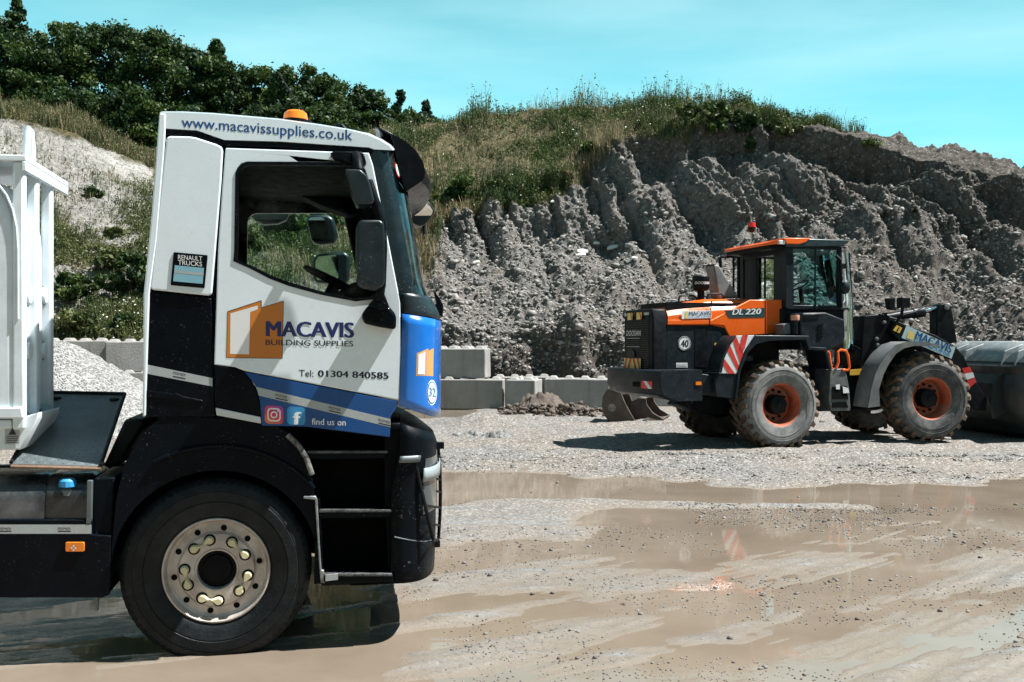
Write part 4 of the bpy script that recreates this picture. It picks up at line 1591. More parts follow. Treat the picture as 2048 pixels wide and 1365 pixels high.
m.pp([(640, 1160), (790, 1156), (800, 1166), (645, 1172)], 0.0, 1.0)
m.build('step_underside', l_black, truck)
ch = tm()
x0_, x1_ = K(-500, 1000)[0], K(790, 1000)[0]
ch.box(x0_, x1_, 0.80, 0.90, K(0, 1090)[1], K(0, 1000)[1])
ch.box(x0_, x1_, 1.60, 1.70, K(0, 1090)[1], K(0, 1000)[1])
ch.box(K(270, 900)[0], K(780, 900)[0], 0.7, 1.75, K(0, 1120)[1], K(0, 830)[1])
ch.box(-0.09, 0.09, 0.3, 2.2, WZ - 0.08, WZ + 0.08)
ch.box(K(640, 900)[0], K(800, 900)[0], 0.35, 2.1, K(0, 1130)[1], K(0, 880)[1])
ch.build('chassis', l_black, truck, bevel=0.01)
# front wheels
def truck_wheel(dy, flip):
    s = -1 if flip else 1
    w = tm()
    pr = [(0.300, 0.020), (0.318, 0.004), (0.345, -0.004), (0.395, -0.016), (0.400, -0.013), (0.405, -0.018), (0.455, -0.018), (0.460, -0.014), (0.464, -0.016), (0.500, -0.004), (0.512, 0.006), (0.524, 0.018), (0.533, 0.040),
          (0.535, 0.095), (0.523, 0.098), (0.523, 0.108), (0.535, 0.112), (0.536, 0.155), (0.524, 0.158), (0.524, 0.168), (0.536, 0.172), (0.535, 0.215), (0.523, 0.218), (0.523, 0.228), (0.535, 0.232),
          (0.533, 0.275), (0.520, 0.305), (0.46, 0.33), (0.38, 0.325), (0.300, 0.29)]
    w.lathe([(r, dy + s * y) for r, y in pr], WX, WZ, 96)
    # shoulder sipes
    for i in range(72):
        a = 2 * math.pi * i / 72
        o_ = []
        for da in (-0.022, 0.022):
            for rr, yv in ((0.503, -0.003), (0.531, 0.030), (0.537, 0.09)):
                o_.append((rr * math.cos(a + da), dy + s * (yv - (0.003 if yv < 0.05 else 0)), WZ + rr * math.sin(a + da)))
        w.add(o_, [(0, 1, 4, 3), (1, 2, 5, 4)])
    ty = w.build('wheel', rubber, truck, smooth=28)
    w = tm()
    rp = [(0.300, 0.030), (0.303, 0.012), (0.299, 0.004), (0.292, 0.003), (0.287, 0.010), (0.284, 0.030), (0.276, 0.048), (0.262, 0.055), (0.222, 0.050), (0.212, 0.040), (0.207, 0.030), (0.200, 0.028), (0.126, 0.028), (0.120, 0.022), (0.112, 0.024), (0.110, 0.034), (0.109, 0.16)]
    w.lathe([(r, dy + s * y) for r, y in rp], WX, WZ, 80)
    w.build('rim', steel, ty, smooth=30)
    w = tm()
    w.disc(WX, WZ, 0.1095, dy + s * 0.075, 40)
    w.lathe([(0.085, dy + s * 0.074), (0.08, dy + s * 0.06), (0.03, dy + s * 0.055), (0.0, dy + s * 0.055)], WX, WZ, 30)
    w.build('hub', black_gl, ty)
    if flip:
        return
    for i in range(10):
        a = R(81 + 36 * i)
        w = tm()
        w.disc(0.240 * math.cos(a), WZ + 0.240 * math.sin(a), 0.0175, dy + s * 0.0500, 14)  # dark disc laid on the rim, a hole's shade put in as colour
        w.build('painted_vent_hole', black_in, ty, smooth=0)
    pairs = [(102.7, 135), (176.7, 206.6), (242.7, 273.4), (314.5, 347.7), (27, 61.8)]
    for p_, q_ in pairs:
        for a0, a1 in ((p_, q_), (q_, p_)):
            a = R(a0)
            c0 = Vector((0.178 * math.cos(a), 0, 0.178 * math.sin(a)))
            am = R((p_ + q_) / 2)
            tip = Vector((0.170 * math.cos(am), 0, 0.170 * math.sin(am)))
            dv = (tip - c0).normalized()
            sv = Vector((-dv.z, 0, dv.x))
            w = tm()
            w.lathe([(0.034, dy + 0.0275), (0.033, dy + 0.024), (0.020, dy + 0.024)], c0.x, WZ + c0.z, 20)
            nut = w.build('wheel_nut', black_in, ty)
            w = tm()
            base = []
            for k in range(-5, 6):
                th = R(180 + k * 24)
                q2 = c0 + dv * (0.0245 * math.cos(th)) + sv * (0.0245 * math.sin(th))
                base.append(q2)
            base.append(c0 + dv * 0.052)
            lo_ = [(b_.x, dy + 0.022, WZ + b_.z) for b_ in base]
            hi_ = [(c0.x + (b_.x - c0.x) * 0.72, dy - 0.004, WZ + c0.z + (b_.z - c0.z) * 0.72) for b_ in base]
            k = len(base)
            w.add(lo_ + hi_, [tuple(range(k, 2 * k))] + [(i, (i + 1) % k, k + (i + 1) % k, k + i) for i in range(k)])
            w.build('nut_pointer', cream, nut, smooth=30)


# every wheel is one part, its nuts are kept beneath it
truck_wheel(0.02, False)
truck_wheel(D2 - 0.02, True)

# fuel tank, skirt and catwalk behind the cab
z0_, z1_ = K(60, 1042)[1], K(60, 958)[1]
rt = (z0_ - z1_) / 2
x0_, x1_ = K(-420, 1000)[0], K(186, 1000)[0]
m = tm()
tank = rrect(0.30, (z0_ + z1_) / 2 - 0.10, 0.56, (z1_ - z0_) + 0.22, 0.13, 6)
vs_, k = [], len(tank)
for x_ in (x0_, x0_ + 0.01, K(88, 1000)[0] - 0.012, K(88, 1000)[0], K(88, 1000)[0] + 0.012, x1_ - 0.03, x1_):
    s = 0.9 if x_ in (x0_, x1_) else (0.97 if abs(x_ - K(88, 1000)[0]) < 1e-6 else 1)
    vs_.append([(x_, 0.30 + (a - 0.30) * s, (z0_ + z1_) / 2 - 0.1 + (b_ - (z0_ + z1_) / 2 + 0.1) * s) for a, b_ in tank + tank[:1]])
m.grid(vs_)
m.add([v for v in vs_[-1][:-1]], [tuple(range(k))])
tank_o = m.build('fuel_tank', surf('tank_black', (0.010, 0.014, 0.018), 0.25, var=0.2, dirt=(0.2, 0.2, 0.2), dirt_amt=0.5, dirt_scale=3, coat=0.2), truck, smooth=40)
m = tm()
x_, z_ = K(131, 972)
m.lathe([(0.0, z_ + 0.036), (0.034, z_ + 0.034), (0.046, z_ + 0.022), (0.048, z_ - 0.010), (0.03, z_ - 0.014)], x_, 0, 12, axis='z', cy=0.05)
m.build('filler_cap', blue_cap, tank_o, smooth=25)
m = tm()
m.lathe([(0.034, z_ - 0.01), (0.05, z_ - 0.03), (0.05, z_ - 0.06)], x_, 0, 20, axis='z', cy=0.07)
m.build('filler_neck', plate_m, tank_o)
m = tm()
m.pp([(174, 962), (184, 962), (182, 1048), (172, 1048)], -0.012, 0.04)
m.build('tank_strap', plate_m, tank_o, bevel=0.003)
m = tm()
m.pp([(185, 958), (230, 955), (222, 1100), (218, 1190), (185, 1190)], 0.02, 0.6)
m.build('battery_box', black, truck, bevel=0.01)
m = tm()
m.pp([(-420, 1040), (185, 1040), (184, 1070), (222, 1072), (219, 1190), (205, 1196), (-420, 1196)], -0.01, 0.03)
sk = m.build('side_skirt', black_gl, truck, bevel=0.006)
m = tm()
m.flat([(-420, 1049.5), (183, 1049.5), (183, 1068), (-420, 1068)], -0.0103)
m.build('reflective_strip', tape, sk, smooth=0)
for a in (-110, 9, 128):
    writing('PREMIER', (a - 13, 1060.5), (a + 13, 1060.5), 5.5, TF, -0.0107, ink, sk, italic=0.2)
    m = tm()
    m.flat([(a - 12, 1062), (a + 14, 1062), (a + 14, 1064), (a - 12, 1064)], -0.0107)
    m.build('strip_mark', ink, sk, smooth=0)
m = tm()
m.pp(rrect(149.5, 1094.5, 38, 19, 3), -0.024, -0.008)
mk = m.build('side_marker', amber, truck, bevel=0.003)
m = tm()
for a, b_ in ((149.5, 1090.5), (145.5, 1094.5), (153.5, 1094.5), (149.5, 1098.5)):
    x_, z_ = K(a, b_)
    m.disc(x_, z_, 0.0055, -0.0255, 10)
m.build('marker_bulb', tape_w, mk, smooth=0)
m = tm()
m.pp([(189, 1190), (197, 1190), (196, 1222), (191, 1222)], 0.1, 0.12)
m.build('skirt_stay', plate_m, truck)
# catwalk plate: sloping sheet
m = tm()
A_, B_, C_, D_ = TF.v(22, 928, 0.02), TF.v(202, 933, 0.02), TF.v(250, 790, 0.85), TF.v(100, 787, 0.85)
A_, B_, C_, D_ = map(Vector, (A_, B_, C_, D_))
nn = (B_ - A_).cross(D_ - A_).normalized()
if nn.z < 0:
    nn = -nn
m.add([A_, B_, C_, D_, A_ - nn * 0.02, B_ - nn * 0.02, C_ - nn * 0.02, D_ - nn * 0.02], [(0, 1, 2, 3), (7, 6, 5, 4), (0, 4, 5, 1), (1, 5, 6, 2), (2, 6, 7, 3), (3, 7, 4, 0)])
NL, NW = 24, 15
for i in range(NL):
    for j in range(NW):
        u, w = (i + 0.5) / NL, (j + 0.5) / NW
        c_ = A_.lerp(B_, w).lerp(D_.lerp(C_, w), u)
        e1, e2 = (B_ - A_).normalized(), (D_ - A_).normalized()
        s = 1 if (i + j) % 2 else -1
        dv = (e1 + e2 * s).normalized() * 0.013
        sv = nn.cross(dv).normalized() * 0.0035
        m.add([c_ - dv, c_ + sv, c_ + dv, c_ - sv, c_ + nn * 0.0035], [(0, 1, 4), (1, 2, 4), (2, 3, 4), (3, 0, 4)])
cat = m.build('catwalk_plate', plate_m, truck, smooth=0)
m = tm()
m.tube([A_ - nn * 0.015, B_ - nn * 0.015], 0.013, 6)
m.build('plate_edge', rust, cat)
m = tm()
for p0, p1 in ((B_, C_), (C_, D_), (D_, A_)):
    m.tube([p0 + nn * 0.008, p1 + nn * 0.008], 0.011, 5)
for u, w in ((0.92, 0.12), (0.92, 0.88)):
    c_ = A_.lerp(B_, w).lerp(D_.lerp(C_, w), u)
    m.lathe([(0.0, c_.z + 0.014), (0.03, c_.z + 0.008), (0.03, c_.z - 0.01)], c_.x, 0, 12, axis='z', cy=c_.y)
m.build('plate_rim', l_black, cat)
m = tm()
m.pp([(205, 935), (235, 935), (290, 850), (290, 838), (250, 838)], 0.3, 1.6, ref=0.3)
m.build('air_tank', l_black, truck, bevel=0.02)

# white body behind the cab: bulkhead with posts, bulged front panels and top rail
zT = K(40, 316)[1]
zB = K(40, 838)[1]
xf = K(46, 316)[0]
body = tm()
xb0 = K(-700, 500)[0]
body.box(xb0, xf - 0.06, 0.0, 1.5, zB - 0.055, zB - 0.005)
tb = body.build('truck_body', white_in, truck, bevel=0.01)
def at_x(x, px):
    """depth d on the plane x = const of the truck for a sight column"""
    lo, hi = -1.0, 4.0
    for _ in range(50):
        md = (lo + hi) / 2
        if K(px, CY, md)[0] > x:
            lo = md
        else:
            hi = md
    return (lo + hi) / 2
posts = []
for a in (41, 75, 104):
    posts.append(at_x(xf, a))
P1 = at_x(xf, 75)
P2 = at_x(xf, 103.5)
P3 = at_x(xf, 130)
for dd in (0.03, P1, P2):
    m = tm()
    m.box(xf - 0.055, xf + 0.005, dd - 0.034, dd + 0.034, zB - 0.06, zT - 0.02)
    m.build('body_post', white_in, tb, bevel=0.012)
m = tm()
m.box(xf - 0.42, xf + 0.02, -0.02, P3, zT - 0.02, zT + 0.012)
m.box(xf - 0.003, xf + 0.02, -0.02, P3, zT - 0.075, zT - 0.0205)
m.build('top_rail', white_in, tb, bevel=0.005)
SIDE = [(-700, 338), (-70, 340), (-35, 350), (-8, 368), (10, 392), (22, 420), (30, 455), (33, 500), (34, 838), (-700, 838)]
m = tm()
m.pp(SIDE, 0.0, P2 - 0.04)
m.build('body_shell', white_in, tb, bevel=0.05, seg=4, smooth=50)
m = tm()
m.pp([(-700, 333), (-70, 335), (-33, 345), (-5, 364), (14, 389), (26, 418), (34, 455), (37, 500), (37, 640), (33, 640), (33, 500), (30, 455), (22, 420), (10, 392), (-8, 368), (-35, 350), (-70, 340), (-700, 338)], -0.012, 0.02)
m.build('shell_edge', white_in, tb, bevel=0.004)
for a, b_ in ((58, 590), (90, 590), (58, 702), (90, 702)):
    dd = at_x(xf, a)
    zz = K(a, b_, dd)[1]
    m = tm()
    m.box(xf - 0.10, xf - 0.034, dd - 0.07, dd + 0.16, zz - 0.055, zz + 0.055)
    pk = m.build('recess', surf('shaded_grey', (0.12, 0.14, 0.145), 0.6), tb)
    m = tm()
    m.lathe([(0.0, xf - 0.015), (0.045, xf - 0.017), (0.05, xf - 0.025), (0.05, xf - 0.08)], 0, zz, 16, axis='x', cy=dd + 0.10)
    m.build('tube_end', white_in, pk)
m = tm()
xx, zz = K(56, 330, 0.75)
m.tube([TF.v(52, 312, 0.75), TF.v(54, 270, 0.75), TF.v(57, 257, 0.75), TF.v(61, 262, 0.78), TF.v(64, 300, 0.8), TF.v(64, 345, 0.8)], 0.022, 10)
m.build('hand_hoop', white_in, tb)
m = tm()
m.pp([(-500, 836), (42, 836), (76, 826), (76, 826), (76, 838), (42, 900), (-500, 905)], 0.03, 0.5)
m.pp([(-500, 815), (44, 815), (46, 838), (-500, 838)], -0.02, 0.06)
sub = m.build('subframe', white_in, tb, bevel=0.008)
m = tm()
m.flat([(10, 850), (39, 850), (38, 889), (10, 889)], 0.026)
m.build('warning_label', tape, sub, smooth=0)
m = tm()
m.flat([(25, 856), (33, 870), (17, 870)], 0.023)
for yy in (873, 877, 881, 884.5):
    m.flat([(13, yy), (36, yy), (36, yy + 1.2), (13, yy + 1.2)], 0.023)
m.build('warning_mark', ink, sub, smooth=0)

# ================================================================== THE WHEEL LOADER
LY = 16.45
LFr = Frame((1566 - CX) * LY / FPX, LY, R(17.5))
Lf = LFr.t
fx_, fz_ = (1867 - CX) * 17.05 / FPX, 17.05
LFf = Frame(fx_, fz_, R(9.5))
loader = thing('wheel_loader', LFr.o, LFr.yaw, 'orange and black wheel loader standing before the earth bank, bucket lowered to the right', 'loader')


def lm():
    return MB(LFr)


def lmf():
    return MB(LFf)


HD = 0.60          # near side of the hood
HW = 1.16          # hood width
HB = HD + HW
zh = lambda py_, d=HD: Lf(1450, py_, d)[1]
X = lambda px_, d=HD: Lf(px_, 680, d)[0]
# hood: lofted sections, chamfered upper edges, front tapering to the rear
m = lm()
secs = []
for px_, top, cham, ins in ((1336, 618, 634, 0.10), (1345, 610, 632, 0.14), (1424, 598, 622, 0.20), (1500, 596, 618, 0.20), (1564, 598, 612, 0.16)):
    x = X(px_)
    zt, zc = zh(top), zh(cham)
    zb = zh(651) if px_ < 1440 else zh(668)
    secs.append([(x, HD, zb), (x, HD - 0.0, zc), (x, HD + ins * 0.7, zc + (zt - zc) * 0.75), (x, HD + ins * 1.5, zt), (x, HB - ins * 1.5, zt), (x, HB - ins * 0.7, zc + (zt - zc) * 0.75), (x, HB, zc), (x, HB, zb)])
m.grid(secs)
m.add(secs[-1], [tuple(range(8))])
m.add(secs[0], [tuple(range(8))])
hood = m.build('hood', l_orange, loader, smooth=25, bevel=0.02)
m = lm()
m.pp([(1335, 650), (1421, 649.5), (1448, 652), (1459, 674), (1511, 670.5), (1564, 666.5), (1564, 600), (1500, 600), (1424, 640), (1336, 640)], HD - 0.012, HD + 0.05)
m.build('hood_side', l_orange, hood, bevel=0.012)
m = lm()
m.pp([(1530, 600), (1531.5, 600), (1532, 668), (1530.5, 668)], HD - 0.016, HD)
m.pp([(1423, 602), (1424.5, 602), (1420, 650), (1418.5, 650)], HD - 0.016, HD)
m.build('hood_seam', l_black, hood, smooth=0)
m = lm()
m.pp([(1334, 651), (1450, 652), (1460, 675), (1480, 674), (1480, 745), (1333, 740)], HD + 0.01, HD + 0.05)
sidep = m.build('engine_side_panel', l_dark, loader, bevel=0.012)
m = lm()
m.pp([(1390, 655), (1416, 655), (1414, 736), (1390, 734)], HD + 0.004, HD + 0.02)
for i in range(9):
    for j in range(4):
        x_, z_ = Lf(1391 + 3 * i, 726 + 2.6 * j, HD)
        m.disc(x_, z_, 0.006, HD + 0.002, 6)
m.build('side_grille', l_black, sidep, smooth=0)
m = lm()
m.box(X(1338), X(1562), HD + 0.06, HB - 0.06, zh(745), zh(606))
m.build('engine_block', l_black, loader)
# rear grille
m = lm()
xr = X(1335)
gp_ = [(HD + 0.0, zh(746)), (HD, zh(640)), (HD + 0.06, zh(619)), (HB - 0.06, zh(619)), (HB, zh(640)), (HB, zh(746))]
for xa, xb in ((xr - 0.30, xr + 0.0),):
    f1 = [(xa + 0.03, y, z) for y, z in gp_]
    f2 = [(xb, y, z) for y, z in gp_]
    m.add(f1 + f2, [tuple(range(6)), tuple(range(11, 5, -1))] + [(i, (i + 1) % 6, 6 + (i + 1) % 6, 6 + i) for i in range(6)])
grl = m.build('rear_grille', l_black, loader, bevel=0.03)
xg = xr - 0.27
m = lm()
for k in range(26):
    zz = zh(744) + (zh(632) - zh(744)) * k / 25
    m.box(xg - 0.012, xg + 0.004, HD + 0.14, HB - 0.14, zz - 0.008, zz + 0.008)
m.build('grille_bars', l_dark, grl, smooth=0)


def rear_pt(off=0.03):
    """lay something on the loader's rear face: local (depth share, height) to a point"""
    return lambda u, z: (xg - off, HB - 0.06 - u * (HW - 0.12), z)


rp_ = rear_pt(0.03)


def rear_text(s, u0, u1, z, hgt, mat, parent, italic=0.25, bold=0.02):
    vs, fs = text_mesh(s, bold)
    a, b = min(v.x for v in vs), max(v.x for v in vs)
    mm = lm()
    mm.add([rp_(u0 + (u1 - u0) * (v.x - a) / (b - a) + italic * v.y / CAPH * hgt / HW, z + v.y / CAPH * hgt) for v in vs], fs)
    return mm.build('lettering', mat, parent, smooth=0)


zg = lambda py_: Lf(1300, py_, 1.2)[1]
rear_text('DOOSAN', 0.10, 0.66, zg(672), zg(661) - zg(672), white_v, grl, bold=0.0)
m = lm()
m.box(xg - 0.032, xg - 0.02, HD + 0.45, HB - 0.2, zg(677.5), zg(676.3))
m.box(xg - 0.032, xg - 0.02, HD + 0.45, HB - 0.2, zg(694.5), zg(693.3))
m.build('grille_trim', tape, grl, smooth=0)


def chevrons(u0, u1, z0, z1, parent, base, stripe, n=4, split=True):
    mm = lm()
    rq = rear_pt(0.034)
    mm.add([rq(u0, z0), rq(u1, z0), rq(u1, z1), rq(u0, z1)], [(0, 1, 2, 3)])
    b = mm.build('chevron_plate', base, parent, smooth=0)
    mm = lm()
    rq = rear_pt(0.038)
    w = (u1 - u0) / n
    um = (u0 + u1) / 2
    for s in ((1, -1) if split else (1,)):
        for k in range(n // 2):
            a = um + s * (k * w + 0.10 * w)
            c = um + s * (k * w + 0.55 * w)
            sh = s * 0.55 * w
            pts = [(a - 0 + sh, z0), (c + sh, z0), (c - 0.0 * sh, z1), (a, z1)]
            pts = [(min(max(u, u0), u1), z) for u, z in pts]
            mm.add([rq(u, z) for u, z in pts], [(0, 1, 2, 3)])
    mm.build('chevron_stripe', stripe, b, smooth=0)


chevrons(0.02, 0.68, zg(737), zg(717), grl, yellow_v, red_v)
chevrons(0.16, 0.36, zg(640), zg(626), grl, yellow_v, red_v, 2, False)
chevrons(0.52, 0.72, zg(640), zg(626), grl, yellow_v, red_v, 2, False)
m = lm()
for u0, u1 in ((0.02, 0.13), (0.80, 0.98)):
    m.add([rp_(u0, zg(632)), rp_(u1, zg(632)), rp_(u1, zg(627)), rp_(u0, zg(627))], [(0, 1, 2, 3)])
m.build('rear_lamp', tape, grl, smooth=0)
m = lm()
m.add([(xg - 0.03, y, z) for y, z in ((1.25, zg(715)), (1.55, zg(715)), (1.55, zg(702)), (1.42, zg(697)), (1.25, zg(704)))], [(0, 1, 2, 3, 4)])
m.build('plate_holder', l_dark, grl, smooth=0)

# stickers on the hood
def sticker(poly, mat, d, parent, name='sticker'):
    mm = lm()
    mm.flat(poly, d)
    return mm.build(name, mat, parent, smooth=0)


SD = HD - 0.016
sticker([(1363.5, 622.5), (1422.5, 620.5), (1422.5, 636.5), (1363.5, 638.5)], white_v, SD, hood)
sticker([(1370, 624), (1376, 623), (1376, 637), (1370, 637.5)], yellow_v, SD - 0.003, hood)
writing('MACAVIS', (1378, 632), (1420.5, 631), 8.5, LFr, SD - 0.004, surf('sign_blue', (0.01, 0.085, 0.22), 0.4), hood, bold=0.03)
writing('BUILDING SUPPLIES', (1378, 637), (1420.5, 635.8), 3.4, LFr, SD - 0.004, cyan_v, hood)
sticker([(1448, 621.5), (1529, 616), (1529, 635), (1459, 636.5)], teal_v, SD, hood, 'name_band')
writing('DL', (1464, 630), (1486, 629.5), 12.5, LFr, SD - 0.004, white_v, hood, bold=0.03, italic=0.25)
writing('220', (1490, 629.4), (1521, 628.5), 11.5, LFr, SD - 0.004, white_v, hood, bold=0.03, italic=0.25)
m = lm()
x_, z_ = Lf(1369.5, 687, HD)
m.disc(x_, z_, 0.118, HD + 0.005, 32)
dsc = m.build('speed_disc', white_v, sidep, smooth=0)
m = lm()
m.lathe([(0.112, HD + 0.002), (0.100, HD + 0.002)], x_, z_, 32)
m.build('speed_disc_ring', ink, dsc, smooth=0)
writing('40', (1361.8, 694.3), (1377.4, 694.3), 14.5, LFr, HD + 0.002, ink, sidep, bold=0.03)
sticker([(1352.5, 726), (1375, 726), (1375, 736), (1352.5, 736)], white_v, HD + 0.006, sidep)
sticker([(1353.5, 733.6), (1374, 733.6), (1374, 735), (1353.5, 735)], ink, HD + 0.003, sidep)
writing('KELLANDS', (1354, 732), (1373.5, 732), 4, LFr, HD + 0.002, ink, sidep)
sticker([(1429, 686.5), (1436, 686), (1436, 691), (1429, 691.5)], yellow_s, HD + 0.006, sidep)
# air intake and exhaust
m = lm()
ix, iz0 = Lf(1401.5, 581, 1.0)
izt = Lf(1401.5, 552, 1.0)[1]
m.lathe([(0.0, izt), (0.13, izt), (0.146, izt - 0.02), (0.146, iz0 + 0.05), (0.12, iz0), (0.06, iz0 - 0.02), (0.06, iz0 - 0.22)], ix, 0, 28, axis='z', cy=1.0)
air = m.build('air_intake', l_black, loader)
vs_, fs_ = text_mesh('DOOSAN', 0.02)
a_, b_ = min(v.x for v in vs_), max(v.x for v in vs_)
m = lm()
zc_ = Lf(1401, 569.5, 1.0)[1]
m.add([(ix + 0.1485 * math.sin((v.x - a_) / (b_ - a_) * 2.0 - 1.25 + 0.12 * v.y), 1.0 - 0.1485 * math.cos((v.x - a_) / (b_ - a_) * 2.0 - 1.25 + 0.12 * v.y), zc_ + v.y / CAPH * 0.045) for v in vs_], fs_)
m.build('lettering', white_v, air, smooth=0)
m = lm()
m.pp([(1427, 529), (1438, 530), (1479, 596), (1437, 597)], 1.05, 1.35, ref=1.05)
ex = m.build('exhaust_stack', grey_f, loader, bevel=0.03, seg=3)
m = lm()
m.pp([(1427, 528.5), (1432, 529), (1439, 545), (1430, 546)], 1.06, 1.34, ref=1.05)
m.build('exhaust_mouth', l_black, ex)
m = lm()
for xa, xb, yt in ((1357, 1393, 592), (1413, 1447, 588)):
    m.tube([LFr.v(xa, 604, 0.95), LFr.v(xa + 2, yt + 2, 0.95), LFr.v(xa + 7, yt, 0.95), LFr.v(xb - 5, yt, 0.95), LFr.v(xb, yt + 5, 0.95), LFr.v(xb, 602, 0.95)], 0.016, 6)
m.build('hood_rail', l_black, loader)
m = lm()
m.pp([(1330, 608), (1370, 602), (1392, 600), (1362, 607)], 0.95, 1.5, ref=0.85)
m.build('hood_grille', l_black, hood)

# counterweight
m = lm()
CWB = 2.28
outl = [(0.06, 'f'), ]
def cw_sec(z, grow, low):
    x0 = X(1405, 0.06) + 0.0
    xa = X(1316, 0.06) - 0.08 - grow
    return [(x0, 0.06, z), (xa + 0.12, 0.06, z), (xa + 0.05, 0.16, z), (xa - 0.06, 0.75 , z), (xa - 0.07, 1.25, z), (xa - 0.05, CWB - 0.7, z), (xa + 0.10, CWB - 0.12, z), (xa + 0.22, CWB, z), (x0, CWB, z)]
z1_, z0_ = Lf(1360, 741, 0.06)[1], Lf(1360, 803, 0.06)[1]
zs_ = [z1_, z1_ - 0.02, z0_ + 0.22, z0_ + 0.1, z0_]
S_ = [cw_sec(z, g, 0) for z, g in zip(zs_, (-0.03, 0.0, 0.0, -0.05, -0.3))]
S_[-1] = [(x, y, z0_ + (0.10 if i in (3, 4, 5) else 0.0)) for i, (x, y, z) in enumerate(S_[-1])]
m.grid(S_)
m.add(S_[0], [tuple(range(9))])
m.add(S_[-1], [tuple(range(9))])
for r_ in range(4):
    pass
cwt = m.build('counterweight', l_dark, loader, smooth=25, bevel=0.012)
m = lm()
m.pp([(1405, 748), (1432, 752), (1432, 784), (1405, 790)], 0.12, 0.4, ref=0.06)
m.build('wing_bracket', l_dark, cwt, bevel=0.01)
m = lm()
a_ = Vector(cw_sec((z1_ + z0_) / 2, 0, 0)[2])
b_ = Vector(cw_sec((z1_ + z0_) / 2, 0, 0)[3])


def cw_pt(u, z, off=0.006):
    p = a_.lerp(b_, u)
    nn = Vector((-(a_ - b_).y, (a_ - b_).x, 0)).normalized()
    if nn.x > 0:
        nn = -nn
    return (p.x + nn.x * off, p.y + nn.y * off, z)


zm1, zm0 = Lf(1330, 763, 0.2)[1], Lf(1330, 778, 0.2)[1]
m.add([cw_pt(0.05, zm0), cw_pt(0.05, zm1), cw_pt(0.55, zm1), cw_pt(0.55, zm0)], [(0, 1, 2, 3)])
rf = m.build('rear_marker', red_l, cwt, smooth=0)
m = lm()
m.add([cw_pt(0.05, zm0, 0.009), cw_pt(0.30, zm1, 0.009), cw_pt(0.46, zm1, 0.009), cw_pt(0.22, zm0, 0.009)], [(0, 1, 2, 3)])
m.build('marker_stripe', tape_w, rf, smooth=0)
m = lm()
for k in range(4):
    m.add([cw_pt(0.62 + 0.09 * k, zm0 + 0.02), cw_pt(0.68 + 0.09 * k, zm0 + 0.02), cw_pt(0.68 + 0.09 * k, zm1 - 0.02), cw_pt(0.62 + 0.09 * k, zm1 - 0.02)], [(0, 1, 2, 3)])
m.build('counterweight_slot', black_in, cwt, smooth=0)
m = lm()
m.pp([(1392, 764), (1403, 764), (1403, 770.5), (1392, 770.5)], 0.045, 0.07)
m.build('side_lamp', amber, cwt)
m = lm()
m.pp([(1372, 800), (1384, 802), (1382, 818), (1366, 812)], 0.4, 0.7, ref=0.4)
m.pp([(1400, 790), (1470, 795), (1470, 815), (1420, 830), (1380, 815)], 0.8, 1.7, ref=0.8)
m.build('rear_frame', l_black, loader, bevel=0.02)

# chassis, axles, cab base
m = lm()
m.box(X(1440, 0.7), X(1770, 0.7), 0.85, 1.65, 0.55, 1.35)
m.box(-0.12, 0.12, 0.3, 2.2, 0.6, 0.9)
m.build('rear_chassis', l_black, loader, bevel=0.03)


